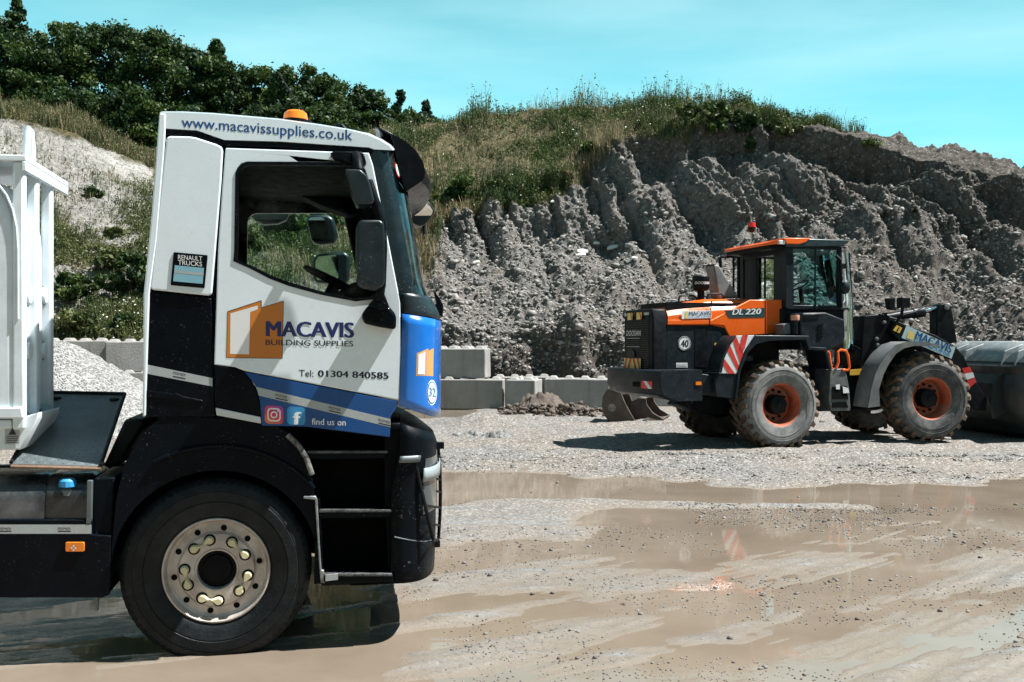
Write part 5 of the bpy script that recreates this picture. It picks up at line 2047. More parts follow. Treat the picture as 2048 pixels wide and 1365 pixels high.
def tyre(frame, maker, name, cx, cz, Rr, W, d0, mat_side, seed, flip=False, lugs=True, rimm=l_rim):
    s = -1 if flip else 1
    w = maker()
    pr = [(0.345, 0.075), (0.375, 0.035), (0.42, 0.018), (0.55, -0.005), (0.62, 0.0), (0.665, 0.03), (0.690, 0.07), (0.695, W / 2), (0.690, W - 0.07), (0.62, W), (0.42, W - 0.02), (0.345, W - 0.08)]
    k = Rr / 0.745
    w.lathe([(r * k, d0 + s * y) for r, y in pr], cx, cz, 72)
    ty = w.build(name, mat_side, loader, smooth=32)
    w = maker()
    nl = 24
    for side in (0, 1):
        for i in range(nl):
            a = 2 * math.pi * (i + 0.5 * side) / nl
            jj = rng.random() * 0.012
            da = 0.062
            ya, yb = (0.012, W * 0.55) if side == 0 else (W - 0.012, W * 0.45)
            sk_ = 0.20 if side == 0 else 0.20
            vs = []
            for (yv, a_off, rin, rout) in ((ya, 0, 0.60, 0.690), (ya + (0.05 if side == 0 else -0.05), 0.02, 0.66, 0.742 + jj), (yb, sk_, 0.68, 0.742 + jj)):
                for sg in (-1, 1):
                    for rr_ in (rin, rout):
                        an = a + a_off + sg * da * (1.0 if rr_ == rin else 0.82)
                        vs.append((cx + k * rr_ * math.cos(an), d0 + s * yv, cz + k * rr_ * math.sin(an)))
            fs = []
            for b in (0, 4):
                fs += [(b + 0, b + 1, b + 5, b + 4), (b + 2, b + 6, b + 7, b + 3), (b + 1, b + 3, b + 7, b + 5), (b + 0, b + 4, b + 6, b + 2)]
            fs += [(0, 2, 3, 1), (8, 9, 11, 10)]
            w.add(vs, fs)
    w.build('tread', tread_mud, ty, smooth=0)
    w = maker()
    rp2 = [(0.350, 0.085), (0.352, 0.050), (0.340, 0.044), (0.325, 0.055), (0.315, 0.085), (0.300, 0.12), (0.292, 0.20), (0.285, 0.30), (0.20, 0.31), (0.0, 0.31)]
    w.lathe([(r * k * 1.07, d0 + s * y) for r, y in rp2], cx, cz, 56)
    rm = w.build('rim', rimm, ty, smooth=32)
    w = maker()
    w.lathe([(0.0, d0 + s * 0.10), (0.10, d0 + s * 0.105), (0.15, d0 + s * 0.125), (0.165, d0 + s * 0.16), (0.165, d0 + s * 0.31)], cx, cz, 32)
    w.lathe([(0.0, d0 + s * 0.085), (0.05, d0 + s * 0.088), (0.055, d0 + s * 0.11)], cx, cz, 20)
    w.build('hub', l_black, ty, smooth=30)
    for i in range(0 if flip else 12):
        a = 2 * math.pi * i / 12
        w = maker()
        w.lathe([(0.0, d0 + s * 0.272), (0.022, d0 + s * 0.274), (0.024, d0 + s * 0.31)], cx + 0.235 * math.cos(a), cz + 0.235 * math.sin(a), 8)
        w.build('wheel_bolt', l_black, rm, smooth=0)
    w = maker()
    for r0, r1 in ((0.585, 0.592), (0.50, 0.505)):
        w.lathe([(r0 * k, d0 - s * 0.004), ((r0 + r1) / 2 * k, d0 - s * 0.010), (r1 * k, d0 - s * 0.004)], cx, cz, 60)
    w.build('sidewall_rib', mat_side, ty)
    return ty


zc_r = Lf(1566, 811, 0)[1]
tyre(LFr, lm, 'rear_wheel', 0, zc_r, 0.745, 0.52, 0.0, rubber_dusty, 1)
tyre(LFr, lm, 'rear_wheel', 0, zc_r, 0.745, 0.52, 2.50, rubber_mud, 2, flip=True)
zc_f = LFf.t(1867, 798, 0)[1]
tyre(LFf, lmf, 'front_wheel', 0, zc_f, 0.75, 0.52, 0.0, rubber_mud, 3)
tyre(LFf, lmf, 'front_wheel', 0, zc_f, 0.75, 0.52, 2.50, rubber_mud, 4, flip=True)

# rear mudguards with hazard plate
for near in (True, False):
    d0, d1 = (-0.02, 0.58) if near else (1.92, 2.52)
    m = lm()
    pth = [(1474, 800), (1482, 742), (1497, 705), (1513, 689), (1540, 682), (1612, 680), (1618, 700), (1650, 702), (1660, 740)]
    top = [(1470, 800), (1477, 738), (1491, 700), (1510, 671), (1540, 671), (1618, 672), (1622, 694), (1653, 696), (1664, 738)]
    m.pp(pth + top[::-1], d0, d1, ref=-0.02)
    mgd = m.build('rear_mudguard', l_dark, loader, bevel=0.012)
    if near:
        m = lm()
        HZ = [(1471, 672), (1509, 671), (1489, 708), (1473, 748), (1440, 747), (1444, 720), (1456, 690)]
        m.pp(HZ, 0.0, 0.03, ref=0.0)
        hp = m.build('hazard_plate', tape_w, loader, bevel=0.004)
        m = lm()
        # red diagonals clipped by hand to the plate
        for q_ in ([(1484, 671.7), (1496, 671.3), (1489.5, 697), (1484, 708), (1478, 697)],
                   [(1465, 679.5), (1472, 673), (1487, 707), (1480, 727)],
                   [(1452, 697), (1459, 687.5), (1478.5, 733), (1475, 742)],
                   [(1443, 724), (1446, 714), (1470, 747.8), (1456, 747.4)]):
            m.flat(q_, -0.004)
        m.build('hazard_stripe', red_v, hp, smooth=0)
        m = lm()
        m.pp([(1440, 747), (1476, 748), (1476, 798), (1434, 794), (1430, 760)], 0.01, 0.5, ref=0.0)
        m.pp([(1436, 745), (1443, 716), (1455, 690), (1468, 673), (1473, 671), (1460, 690), (1448, 718), (1443, 746)], -0.02, 0.4, ref=0.0)
        m.build('mudguard_skirt', l_dark, mgd, bevel=0.01)

# cab
CD, CBk = 0.48, 2.02
cz = lambda py_: Lf(1625, py_, CD)[1]
Xc = lambda px_, d=CD: Lf(px_, 600, d)[0]
xb, xm, xfr = Xc(1577), Xc(1677), Xc(1692)
zt_, zs_, zb_ = cz(492), cz(617), cz(620)
m = lm()
m.box(Xc(1566), xfr, CD + 0.05, CBk - 0.05, cz(700), cz(618))
cabb = m.build('cab_base', l_black, loader, bevel=0.02)
def post(x0, x1, d0, d1, z0, z1, name='cab_post', bev=0.008):
    mm = lm()
    mm.box(x0, x1, d0, d1, z0, z1)
    return mm.build(name, l_dark, cabo, bevel=bev)
m = lm()
m.box(xb - 0.02, xfr + 0.05, CD, CBk, zs_ - 0.02, zs_ + 0.02)
cabo = m.build('cab_frame', l_dark, loader, bevel=0.008)
post(xb - 0.05, xb + 0.09, CD, CD + 0.14, zs_, zt_)
post(xb - 0.05, xb + 0.09, CBk - 0.14, CBk, zs_, zt_)
post(xm - 0.0, xm + 0.07, CD, CD + 0.07, zs_, zt_)
post(xm - 0.0, xm + 0.07, CBk - 0.07, CBk, zs_, zt_)
post(xb + 0.09, xm, CD, CD + 0.05, zt_ - 0.06, zt_, 'door_header')
post(xb + 0.09, xm, CD, CD + 0.05, zs_, zs_ + 0.05, 'door_sill')
post(xb - 0.05, xb + 0.02, CD + 0.14, CBk - 0.14, zs_, zs_ + 0.12, 'rear_sill')
post(xb - 0.05, xb + 0.02, CD + 0.14, CBk - 0.14, zt_ - 0.14, zt_, 'rear_header')
post(xb - 0.03, xb + 0.01, CD + 0.14, CD + 0.42, zs_ + 0.1, zt_ - 0.12, 'rear_post')
post(xb - 0.03, xb + 0.01, CBk - 0.55, CBk - 0.14, zs_ + 0.1, zt_ - 0.12, 'rear_post')
post(Xc(1629.5), Xc(1632), CD - 0.012, CD + 0.02, zs_, zt_ - 0.05, 'door_bar')
m = lm()
m.add([(xb + 0.09, CD + 0.02, zs_ + 0.04), (xm, CD + 0.02, zs_ + 0.04), (xm, CD + 0.02, zt_ - 0.05), (xb + 0.09, CD + 0.02, zt_ - 0.05)], [(0, 1, 2, 3)])
m.build('side_window', l_glass, cabo, smooth=0)
m = lm()
m.add([(xb + 0.09, CBk - 0.02, zs_ + 0.04), (xm, CBk - 0.02, zs_ + 0.04), (xm, CBk - 0.02, zt_ - 0.05), (xb + 0.09, CBk - 0.02, zt_ - 0.05)], [(0, 1, 2, 3)])
m.build('side_window', l_glass, cabo, smooth=0)
m = lm()
m.add([(xb, CD + 0.4, zs_ + 0.1), (xb, CBk - 0.55, zs_ + 0.1), (xb, CBk - 0.55, zt_ - 0.12), (xb, CD + 0.4, zt_ - 0.12)], [(0, 1, 2, 3)])
m.build('rear_window', l_glass, cabo, smooth=0)
# bowed windscreen reaching down in front
m = lm()
G = []
for i in range(11):
    s = i / 10
    z = cz(498) + (cz(700) - cz(498)) * s
    xr_ = np.interp(682.5 - (z - 1.8) * 118, [480, 520, 600, 690, 710], [1688, 1692, 1705, 1706, 1699])
    xq = Xc(float(xr_), 0.9)
    G.append([(xm + 0.07 + (xq - xm - 0.07) * math.sin(math.pi * min(1, max(0, (0.06 + 0.88 * j / 14)))) ** 0.5, CD + (CBk - CD) * j / 14, z) for j in range(15)])
m.grid(G)
m.build('windscreen', l_glass, cabo, smooth=60)
m = lm()
rz_ = [(1466, 489), (1500, 487), (1550, 481), (1571, 477), (1612, 477), (1700, 481), (1698, 486), (1686, 492), (1580, 494), (1520, 497), (1468, 497)]
m.pp([(1570, 478), (1610, 477.5), (1700, 480.5), (1697, 486), (1686, 492.5), (1575, 494)], CD - 0.06, CBk + 0.06)
rof = m.build('cab_roof', surf('roof_dark', (0.02, 0.04, 0.045), 0.35, var=0.1), loader, bevel=0.015)
m = lm()
m.pp([(1568, 476.5), (1622, 476.5), (1612, 485), (1598, 489), (1574, 488)], CD - 0.072, CBk + 0.072)
xo0, xo1 = Lf(1485, 485, CD)[0], Lf(1571, 485, CD)[0]
zo = [cz(489), cz(487)]
G = [[(xb - 0.42, CD + 0.10, cz(489)), (xb - 0.42, CBk - 0.10, cz(489))], [(xb - 0.30, CD + 0.0, cz(485)), (xb - 0.30, CBk, cz(485))], [(xb + 0.02, CD - 0.06, cz(477)), (xb + 0.02, CBk + 0.06, cz(477))],
     [(xb + 0.02, CD - 0.06, cz(488)), (xb + 0.02, CBk + 0.06, cz(488))], [(xb - 0.30, CD, cz(492)), (xb - 0.30, CBk, cz(492))], [(xb - 0.42, CD + 0.10, cz(494)), (xb - 0.42, CBk - 0.10, cz(494))], [(xb - 0.42, CD + 0.10, cz(489)), (xb - 0.42, CBk - 0.10, cz(489))]]
m.grid(G)
for sd in (0, 1):
    m.add([g[sd] for g in G[:-1]], [tuple(range(6))])
m.build('roof_cap', l_orange, rof, bevel=0.012)
m = lm()
m.box(xb - 0.34, xb, CD + 0.04, CBk - 0.04, cz(500), cz(493))
m.box(xb + 0.35, xb + 0.75, CD + 0.6, CD + 1.1, cz(479), cz(472))
m.build('roof_underside', l_black, rof, bevel=0.01)
m = lm()
m.box(xb - 0.22, xb - 0.10, CD - 0.06, CD + 0.0, cz(492), cz(484))
m.build('work_lamp', tape_w, rof, bevel=0.01)
m = lm()
bxx, bzz = Lf(1503.5, 490, 1.35)
m.tube([(bxx, 1.35, bzz - 0.02), (bxx, 1.35, bzz + 0.24)], 0.018, 8)
bcn = m.build('beacon_pole', chrome, loader)
m = lm()
m.lathe([(0.0, bzz + 0.40), (0.06, bzz + 0.395), (0.068, bzz + 0.36), (0.066, bzz + 0.31)], bxx, 0, 20, axis='z', cy=1.35)
m.build('beacon_lens', red_l, bcn)
m = lm()
m.lathe([(0.07, bzz + 0.31), (0.07, bzz + 0.27), (0.03, bzz + 0.22), (0, bzz + 0.22)], bxx, 0, 20, axis='z', cy=1.35)
m.build('beacon_base', l_black, bcn)
m = lm()
m.tube([LFr.v(1477, 597, 1.75), LFr.v(1477, 515, 1.75), LFr.v(1442, 514, 1.75), LFr.v(1440, 520, 1.75), LFr.v(1441, 535, 1.75)], 0.03, 8)
m.tube([LFr.v(1467, 597, 1.75), LFr.v(1467, 515, 1.75)], 0.02, 6)
m.build('mirror_guard', l_black, loader)
# inside: seat, wheel, a red jacket-coloured headrest and console
m = lm()
m.box(xb + 0.05, xb + 0.22, 1.0, 1.5, zs_ - 0.1, zs_ + 0.75)
m.box(xb + 0.05, xb + 0.6, 0.95, 1.5, zs_ - 0.1, zs_ + 0.12)
m.build('seat', black_in, loader, bevel=0.05)
m = lm()
m.tube([(Xc(1655), 1.2, zs_ - 0.1), (Xc(1648), 1.2, zs_ + 0.42)], 0.04, 8)
cwv = Vector((Xc(1647), 1.2, zs_ + 0.44))
m.tube([cwv + Vector((0.17 * math.cos(t) * 0.85, 0.17 * math.sin(t), 0.17 * math.cos(t) * 0.5)) for t in np.linspace(0, 6.283, 21)[:-1]], 0.014, 6, closed=True)
m.build('steering_wheel', black_in, loader)
# near mirror and handles at the front pillar
m = lm()
m.tube([LFr.v(1672, 512, CD - 0.05), LFr.v(1680, 520, CD - 0.1), LFr.v(1682, 560, CD - 0.1), LFr.v(1681, 590, CD - 0.05), LFr.v(1682, 615, CD - 0.02)], 0.03, 8)
m.tube([LFr.v(1688, 494, CD), LFr.v(1692, 520, CD - 0.25), LFr.v(1694, 560, CD - 0.3)], 0.012, 6)
m.pp([(1681, 530), (1691, 527), (1691, 538), (1682, 538)], CD - 0.12, CD, ref=CD - 0.1)
m.build('pillar_rail', l_black, cabo)
m = lm()
x_, z_ = Lf(1689, 576, CD - 0.28)
vs_ = []
m.lathe([(0.0, z_ + 0.10), (0.06, z_ + 0.09), (0.09, z_ + 0.03), (0.09, z_ - 0.04), (0.05, z_ - 0.10), (0.0, z_ - 0.11)], x_, 0, 16, axis='z', cy=CD - 0.28)
m.build('side_mirror', l_dark, cabo, smooth=50)
# box beside the cab with louvres, small indicator, tank
m = lm()
m.pp([(1600, 640), (1606, 626), (1652, 625), (1690, 640), (1691, 674), (1686, 690), (1660, 702), (1602, 700)], 0.14, 0.6, ref=0.14)
bxo = m.build('side_tank', l_dark, loader, bevel=0.03, seg=3)
m = lm()
for k in range(6):
    m.pp([(1635, 650 + 5 * k), (1645, 648 + 5 * k), (1645, 650 + 5 * k), (1635, 652 + 5 * k)], 0.125, 0.15, ref=0.14)
m.build('tank_louvre', black_in, bxo, smooth=0)
m = lm()
m.pp([(1606, 630), (1639, 628), (1636, 638), (1608, 639)], 0.128, 0.2, ref=0.14)
m.build('tank_lid', l_black, bxo, bevel=0.008)
m = lm()
x_, z_ = Lf(1590, 640, 0.2)
m.lathe([(0.0, z_ + 0.10), (0.06, z_ + 0.10), (0.07, z_ + 0.08), (0.07, z_ - 0.02), (0.05, z_ - 0.05), (0.05, z_ - 0.24)], x_, 0, 16, axis='z', cy=0.2)
lmp = m.build('indicator_lamp', l_dark, loader)
m = lm()
m.lathe([(0.072, z_ + 0.08), (0.076, z_ + 0.06), (0.076, z_ + 0.01), (0.072, z_ - 0.01)], x_, 0, 16, axis='z', cy=0.2)
m.build('indicator_lens', surf('pink_lens', (0.62, 0.28, 0.20), 0.3), lmp)
m = lm()
m.pp([(1566, 649), (1580, 647), (1582, 669), (1567, 670)], 0.25, 0.5, ref=0.25)
m.build('valve_box', grey_f, loader, bevel=0.01)
# access steps and orange rails
m = lm()
m.pp([(1661, 740), (1691, 737), (1698, 775), (1702, 822), (1662, 823), (1658, 800)], 0.10, 0.55, ref=0.1)
stp = m.build('access_steps', surf('scuffed_step', (0.07, 0.085, 0.09), 0.5, var=0.3, dirt=(0.2, 0.18, 0.16), dirt_amt=0.7, dirt_scale=6), loader, bevel=0.01)
m = lm()
for a, b in ((774, 799), (806, 816)):
    m.pp([(1664, a), (1692, a - 2), (1696, b), (1664, b)], 0.088, 0.12, ref=0.1)
m.build('step_opening', black_in, stp, smooth=0)
m = lm()
m.pp([(1670, 770), (1678, 769), (1678, 779), (1671, 779)], 0.078, 0.085, ref=0.1)
m.pp([(1684, 773), (1695, 777), (1697, 786), (1685, 787)], 0.078, 0.085, ref=0.1)
m.build('step_sticker', tape_w, stp)
m = lm()
m.tube([LFr.v(1654, 703, 0.1), LFr.v(1658, 706, 0.1), LFr.v(1660, 722, 0.1), LFr.v(1663, 738, 0.1)], 0.022, 8)
m.tube([LFr.v(1672, 738, 0.1), LFr.v(1677, 725, 0.1), LFr.v(1676, 704, 0.1), LFr.v(1681, 700, 0.1), LFr.v(1692, 702, 0.1), LFr.v(1696, 712, 0.1), LFr.v(1699, 735, 0.1), LFr.v(1695, 741, 0.1), LFr.v(1684, 740, 0.1)], 0.022, 8)
m.build('grab_rail', l_orange, loader)

for k in range(5):
    m = lm()
    m.tube([LFr.v(1695 + 4 * k, 706, 0.55 + 0.12 * k), LFr.v(1703 + 5 * k, 690 - 4 * k, 0.6 + 0.1 * k), LFr.v(1722 + 3 * k, 700 + 3 * k, 0.65 + 0.1 * k), LFr.v(1738 + 3 * k, 722 + 6 * k, 0.7 + 0.1 * k)], 0.02, 7)
    m.build('hydraulic_hose', l_black, loader)
# front half: tower, arms, cylinder, fender, bucket
zf_ = lambda px_, py_, d: LFf.t(px_, py_, d)
m = lmf()
m.pp([(1728, 632), (1760, 628), (1806, 640), (1830, 700), (1830, 780), (1740, 790), (1720, 740)], 0.75, 0.95, ref=0.75)
m.pp([(1728, 632), (1760, 628), (1806, 640), (1830, 700), (1830, 780), (1740, 790), (1720, 740)], 1.55, 1.75, ref=0.75)
x0_, z0_ = zf_(1735, 785, 0.75)
m.box(x0_ - 0.1, 0.35, 0.95, 1.55, z0_ - 0.1, z0_ + 0.75)
m.box(-0.13, 0.13, 0.3, 2.2, zc_f - 0.15, zc_f + 0.15)
twr = m.build('front_frame', l_black, loader, bevel=0.02)
m = lmf()
for a, b in ((1767, 645), (1752, 678), (1755, 691), (1754, 704)):
    x_, z_ = zf_(a, b, 0.75)
    m.lathe([(0.0, 0.70), (0.03, 0.705), (0.035, 0.76)], x_, z_, 10)
m.build('frame_pin', grey_f, twr)
m = lmf()
m.pp([(1700, 740), (1728, 738), (1728, 750), (1700, 751)], 0.72, 0.75, ref=0.72)
m.build('yellow_label', yellow_s, twr)
for dd in (0.62, 1.70):
    m = lmf()
    m.pp([(1790, 640), (1812, 650), (1870, 670), (1912, 694), (1928, 712), (1950, 760), (1975, 800), (1972, 822), (1950, 820), (1925, 775), (1905, 728), (1870, 712), (1800, 684), (1782, 664)], dd, dd + 0.18, ref=0.62)
    arm = m.build('lift_arm', l_black, loader, bevel=0.015)
    if dd < 1:
        m = lmf()
        m.flat([(1813, 651), (1911, 695), (1903, 718), (1803, 676)], dd - 0.008)
        sg = m.build('sign_board', surf('pale_sign', (0.42, 0.56, 0.60), 0.4, var=0.06), arm, smooth=0)
        m = lmf()
        m.flat([(1817.5, 660.5), (1830, 666), (1826, 681.5), (1813, 676)], dd - 0.012)
        m.build('sign_mark', yellow_v, arm, smooth=0)
        sgb = MATS['sign_blue']
        writing('MACAVIS', (1829, 677), (1901, 707), 15.5, LFf, dd - 0.013, sgb, arm, bold=0.04, italic=0.35)
        writing('BUILDING SUPPLIES', (1829, 683.5), (1899, 714), 6, LFf, dd - 0.013, cyan_v, arm, bold=0.02, italic=0.3)
        m = lmf()
        m.flat([(1793.5, 650.5), (1804.5, 656), (1799, 667), (1786, 661)], dd - 0.006)
        m.build('warning_label', yellow_s, arm, smooth=0)
        m = lmf()
        m.flat([(1797, 654.5), (1799, 655.5), (1795.5, 663.5), (1792.5, 662)], dd - 0.009)
        m.build('warning_mark', ink, arm, smooth=0)
        m = lmf()
        m.flat([(1924, 737), (1940, 734), (1953, 764), (1940, 776)], dd - 0.006)
        m.build('reflector_panel', red_v, arm, smooth=0)
        m = lmf()
        m.flat([(1929, 748), (1946, 745), (1949, 755), (1934, 760)], dd - 0.009)
        m.build('reflector_stripe', tape_w, arm, smooth=0)
m = lmf()
m.pp([(1873, 688), (1874, 622), (1881, 609), (1892, 606), (1903, 612), (1908, 640), (1915, 686)], 1.10, 1.35, ref=1.1)
bc = m.build('bell_crank', l_black, loader, bevel=0.02)
m = lmf()
x_, z_ = zf_(1893, 615, 1.1)
m.lathe([(0.0, 1.07), (0.05, 1.075), (0.055, 1.12)], x_, z_, 14)
m.build('crank_pin', grey_f, bc)
m = lmf()
A_, B_, C_ = Vector(LFf.v(1772, 636, 1.22)), Vector(LFf.v(1846, 624, 1.22)), Vector(LFf.v(1886, 614, 1.22))
m.tube([A_, B_], 0.085, 14)
m.tube([A_.lerp(B_, 0.72), A_.lerp(B_, 1.0)], 0.10, 14)
tc_ = m.build('tilt_cylinder', l_dark, loader)
m = lmf()
m.tube([B_, C_], 0.045, 12)
m.build('piston_rod', chrome, tc_)
m = lmf()
m.tube([LFf.v(1764, 628, 1.0), LFf.v(1785, 626, 0.9), LFf.v(1806, 620, 0.95)], 0.015, 6)
m.tube([LFf.v(1800, 632, 1.0), LFf.v(1830, 624, 1.0), LFf.v(1850, 612, 1.1)], 0.015, 6)
m.build('hydraulic_hose', l_black, tc_)
m = lmf()
m.tube([LFf.v(1790, 650, 0.6), LFf.v(1803, 630, 0.55), LFf.v(1806, 610, 0.5)], 0.03, 8)
x_, z_ = zf_(1808, 606, 0.45)
m.box(x_ - 0.08, x_ + 0.08, 0.38, 0.56, z_ - 0.09, z_ + 0.09)
m.pp([(1789, 596), (1803, 594), (1803, 620), (1793, 618)], 0.7, 0.85, ref=0.5)
m.build('headlight', l_black, loader, bevel=0.02)
for near in (True, False):
    d0, d1 = (-0.03, 0.48) if near else (2.02, 2.53)
    o_ = [(1878, 690), (1850, 684), (1815, 683.5), (1793, 690), (1776, 706), (1760, 728), (1751, 747), (1742, 780), (1736, 816)]
    i_ = [(1760, 813), (1758, 780), (1767, 750), (1778, 728), (1792, 708), (1808, 697), (1830, 692), (1878, 694)]
    m = lmf()
    m.pp(o_ + i_, d0, d0 + 0.03, ref=-0.03)
    a2 = [zf_(a, b, -0.03) for a, b in o_]
    m.grid([[(x, d0, z) for x, z in a2], [(x, d1, z) for x, z in a2]])
    m.build('front_mudguard', grey_f, loader, smooth=40)

# bucket: swept shell with side plates and spill guard
bk = lmf()
BW0, BW1 = -0.10, 2.62
prof = [(1930, 714), (1950, 742), (1962, 790), (1975, 815), (2000, 835), (2040, 842), (2150, 846)]
pz = [zf_(a, b, 0.3) for a, b in prof]
top = [zf_(a, b, 0.3) for a, b in ((1930, 714), (1962, 694), (2052, 690))]
bx0 = zf_(2056, 716, -0.1)[0]
zt_b = 1.36
zbm = 0.03
shell = [(bx0 + 0.62, 1.77), (bx0 + 0.50, 1.76), (bx0 + 0.06, 1.40), (bx0 + 0.0, 1.34), (bx0 + 0.06, 1.20), (bx0 - 0.02, 1.02), (bx0 - 0.02, 0.80), (bx0 + 0.03, 0.58), (bx0 + 0.13, 0.36), (bx0 + 0.30, 0.16), (bx0 + 0.52, 0.06), (bx0 + 0.8, 0.03), (bx0 + 1.75, 0.04)]
bk.grid([[(x, d, z) for d in (BW0, 0.6, 1.3, 2.0, BW1)] for x, z in shell])
bkt = bk.build('bucket', l_bucket, loader, smooth=14, solid=0.03)
surf('worn_bucket_edge', (0.40, 0.44, 0.45), 0.45, metal=0.15, var=0.25, vscale=4, dirt=(0.05, 0.05, 0.05), dirt_amt=0.7, dirt_scale=5)
m = lmf()
m.grid([[(x, d, z) for d in (BW0, 1.3, BW1)] for x, z in ((bx0 + 0.63, 1.79), (bx0 + 0.50, 1.782), (bx0 + 0.05, 1.425))])
m.build('spill_guard', MATS['worn_bucket_edge'], bkt, smooth=20, solid=0.012)
for d in (BW0, BW1 - 0.04):
    m = lmf()
    m.prism([(x, z) for x, z in shell[1:]] + [(bx0 + 1.6, 0.3), (bx0 + 0.8, 1.5)], d - 0.012, d + 0.05)
    m.build('side_plate', l_bucket, bkt, bevel=0.01)
for d in (0.25, 0.62, 1.75, 2.2):
    m = lmf()
    m.prism([(bx0 + 0.0, 1.35), (bx0 + 0.08, 1.62), (bx0 + 0.50, 1.765), (bx0 + 0.07, 1.40)], d, d + 0.03)
    m.build('gusset', MATS['worn_bucket_edge'], bkt, bevel=0.006)
for d in (0.58, 1.7):
    m = lmf()
    m.prism([(bx0 - 0.22, 0.75), (bx0 - 0.1, 1.15), (bx0 + 0.05, 1.2), (bx0 + 0.05, 0.5), (bx0 - 0.15, 0.4)], d, d + 0.08)
    m.build('bucket_ear', l_bucket, bkt, bevel=0.006)


# ================================================================== LOOSE THINGS IN THE YARD
conc, nt, n, l, p = nodes_of('cast_concrete')
tc = n.new('ShaderNodeTexCoord').outputs['Object']
a1 = noise_tex(n, l, tc, 1.6, 7, 0.65)
a2 = noise_tex(n, l, tc, 22, 4, 0.6)
mp = n.new('ShaderNodeMapping')
mp.inputs['Scale'].default_value = (5, 5, 0.5)
l.new(tc, mp.inputs[0])
a3 = noise_tex(n, l, mp.outputs[0], 1.0, 5, 0.6)
cc = mixc(n, l, ramp(n, l, a1, 0.3, 0.7), (0.22, 0.217, 0.21), (0.37, 0.365, 0.355))
oi = n.new('ShaderNodeObjectInfo')
cc = mixc(n, l, ramp(n, l, oi.outputs['Random'], 0, 1, 0.0, 0.45), cc, (0.20, 0.185, 0.16))
cc = mixc(n, l, ramp(n, l, a3, 0.48, 0.72, 0, 0.55), cc, (0.18, 0.165, 0.15))
cc = mixc(n, l, ramp(n, l, a2, 0.60, 0.72, 0, 0.4), cc, (0.17, 0.16, 0.15))
l.new(cc, p.inputs['Base Color'])
p.inputs['Roughness'].default_value = 0.85
l.new(bump_n(n, l, a2, 0.4, 0.02), p.inputs['Normal'])


def block_mesh(w, seed):
    m = MB()
    m.box(-w / 2, w / 2, 0, 0.8, 0, 0.79)
    k = max(1, round(w / 0.4))
    for i in range(k):
        for j in (0.2, 0.6):
            cx_ = -w / 2 + 0.4 * (i + 0.5) * w / (0.4 * k)
            m.add([(cx_ - 0.13, j - 0.13, 0.789), (cx_ + 0.13, j - 0.13, 0.789), (cx_ + 0.13, j + 0.13, 0.789), (cx_ - 0.13, j + 0.13, 0.789),
                   (cx_ - 0.075, j - 0.075, 0.86), (cx_ + 0.075, j - 0.075, 0.86), (cx_ + 0.075, j + 0.075, 0.86), (cx_ - 0.075, j + 0.075, 0.86)],
                  [(4, 5, 6, 7), (0, 1, 5, 4), (1, 2, 6, 5), (2, 3, 7, 6), (3, 0, 4, 7)])
    return m


def block(px_l, px_r, Y, z, yaw, label):
    wpx = (px_r - px_l) * Y / FPX / math.cos(R(yaw))
    o = block_mesh(wpx, 0).build('concrete_block', conc, None, bevel=0.025, smooth=30)
    bm = bmesh.new()
    bm.from_mesh(o.data)
    bmesh.ops.subdivide_edges(bm, edges=[e for e in bm.edges if e.calc_length() > 0.5], cuts=4, use_grid_fill=True)
    s = rng.random() * 50
    for v in bm.verts:
        v.co += Vector((mnoise.noise(v.co * 2.5 + Vector((s, 0, 0))), mnoise.noise(v.co * 2.5 + Vector((0, s, 0))), mnoise.noise(v.co * 2.5 + Vector((0, 0, s))))) * 0.012
    bm.to_mesh(o.data)
    bm.free()
    o.location = ((0.5 * (px_l + px_r) - CX) * Y / FPX, Y, z)
    o.rotation_euler = (R(rng.normal(0, 0.3)), R(rng.normal(0, 0.4)), R(yaw))
    return tag(o, label, 'concrete block', 'concrete blocks of the retaining wall')


block(92, 210, 25.8, 1.02, 15, 'upper concrete block against the white truck body, above the gravel heap')
block(217, 330, 25.8, 1.0, 15, 'upper concrete block touching the rear edge of the truck cab')
block(112, 242, 25.75, 0.21, 15, 'lower concrete block half buried by the pale gravel heap')
block(245, 372, 25.7, 0.20, 15, 'lower concrete block just behind the rear edge of the cab')
block(850, 1006, 26.3, 0.0, -3, 'long lower concrete block standing in the small pond beside the blue cab corner')
block(835, 971, 26.5, 0.81, -9, 'upper concrete block with a bright sunlit right end, alone on its row')
block(1010, 1070, 25.9, 0.0, -15, 'short concrete block placed end-on with a letter scratched on its lit side')
block(1089, 1218, 26.5, 0.0, -5, 'long concrete block behind the mud pile and left of the steel bucket')
block(1222, 1345, 27.0, 0.0, 0, 'concrete block partly hidden behind the rear of the loader')
block(985, 1105, 27.3, 0.02, 0, 'rear row concrete block whose nubs show over the short block')
block(700, 848, 26.4, 0.0, 0, 'lower concrete block hidden mostly behind the truck cab')

# spare digging bucket lying on the ground
BF = Frame((1265 - CX) * 21.4 / FPX, 21.4, R(-16))
eb = thing('digger_bucket', BF.o, BF.yaw, 'rusty toothed digging bucket lying on the mud behind the loader', 'bucket')
def bmk():
    return MB(BF)
cx_b, cz_b = BF.t(1245, 805, 0)
side = [BF.t(a, b, 0) for a, b in ((1204, 812), (1206, 795), (1214, 781), (1227, 774), (1237, 776), (1243, 788), (1250, 806), (1262, 828), (1273, 846), (1240, 848), (1218, 842), (1208, 830))]
m = bmk()
m.prism(side, 0.0, 0.04)
m.build('side_plate', old_steel, eb, bevel=0.012)
m = bmk()
m.prism(side, 0.95, 0.99)
m.build('side_plate', old_steel, eb, bevel=0.012)
m = bmk()
bk_ = [side[i] for i in (3, 2, 1, 0, 11, 10, 9, 8)]
m.grid([[(x, d, z) for d in (0.03, 0.5, 0.96)] for x, z in bk_])
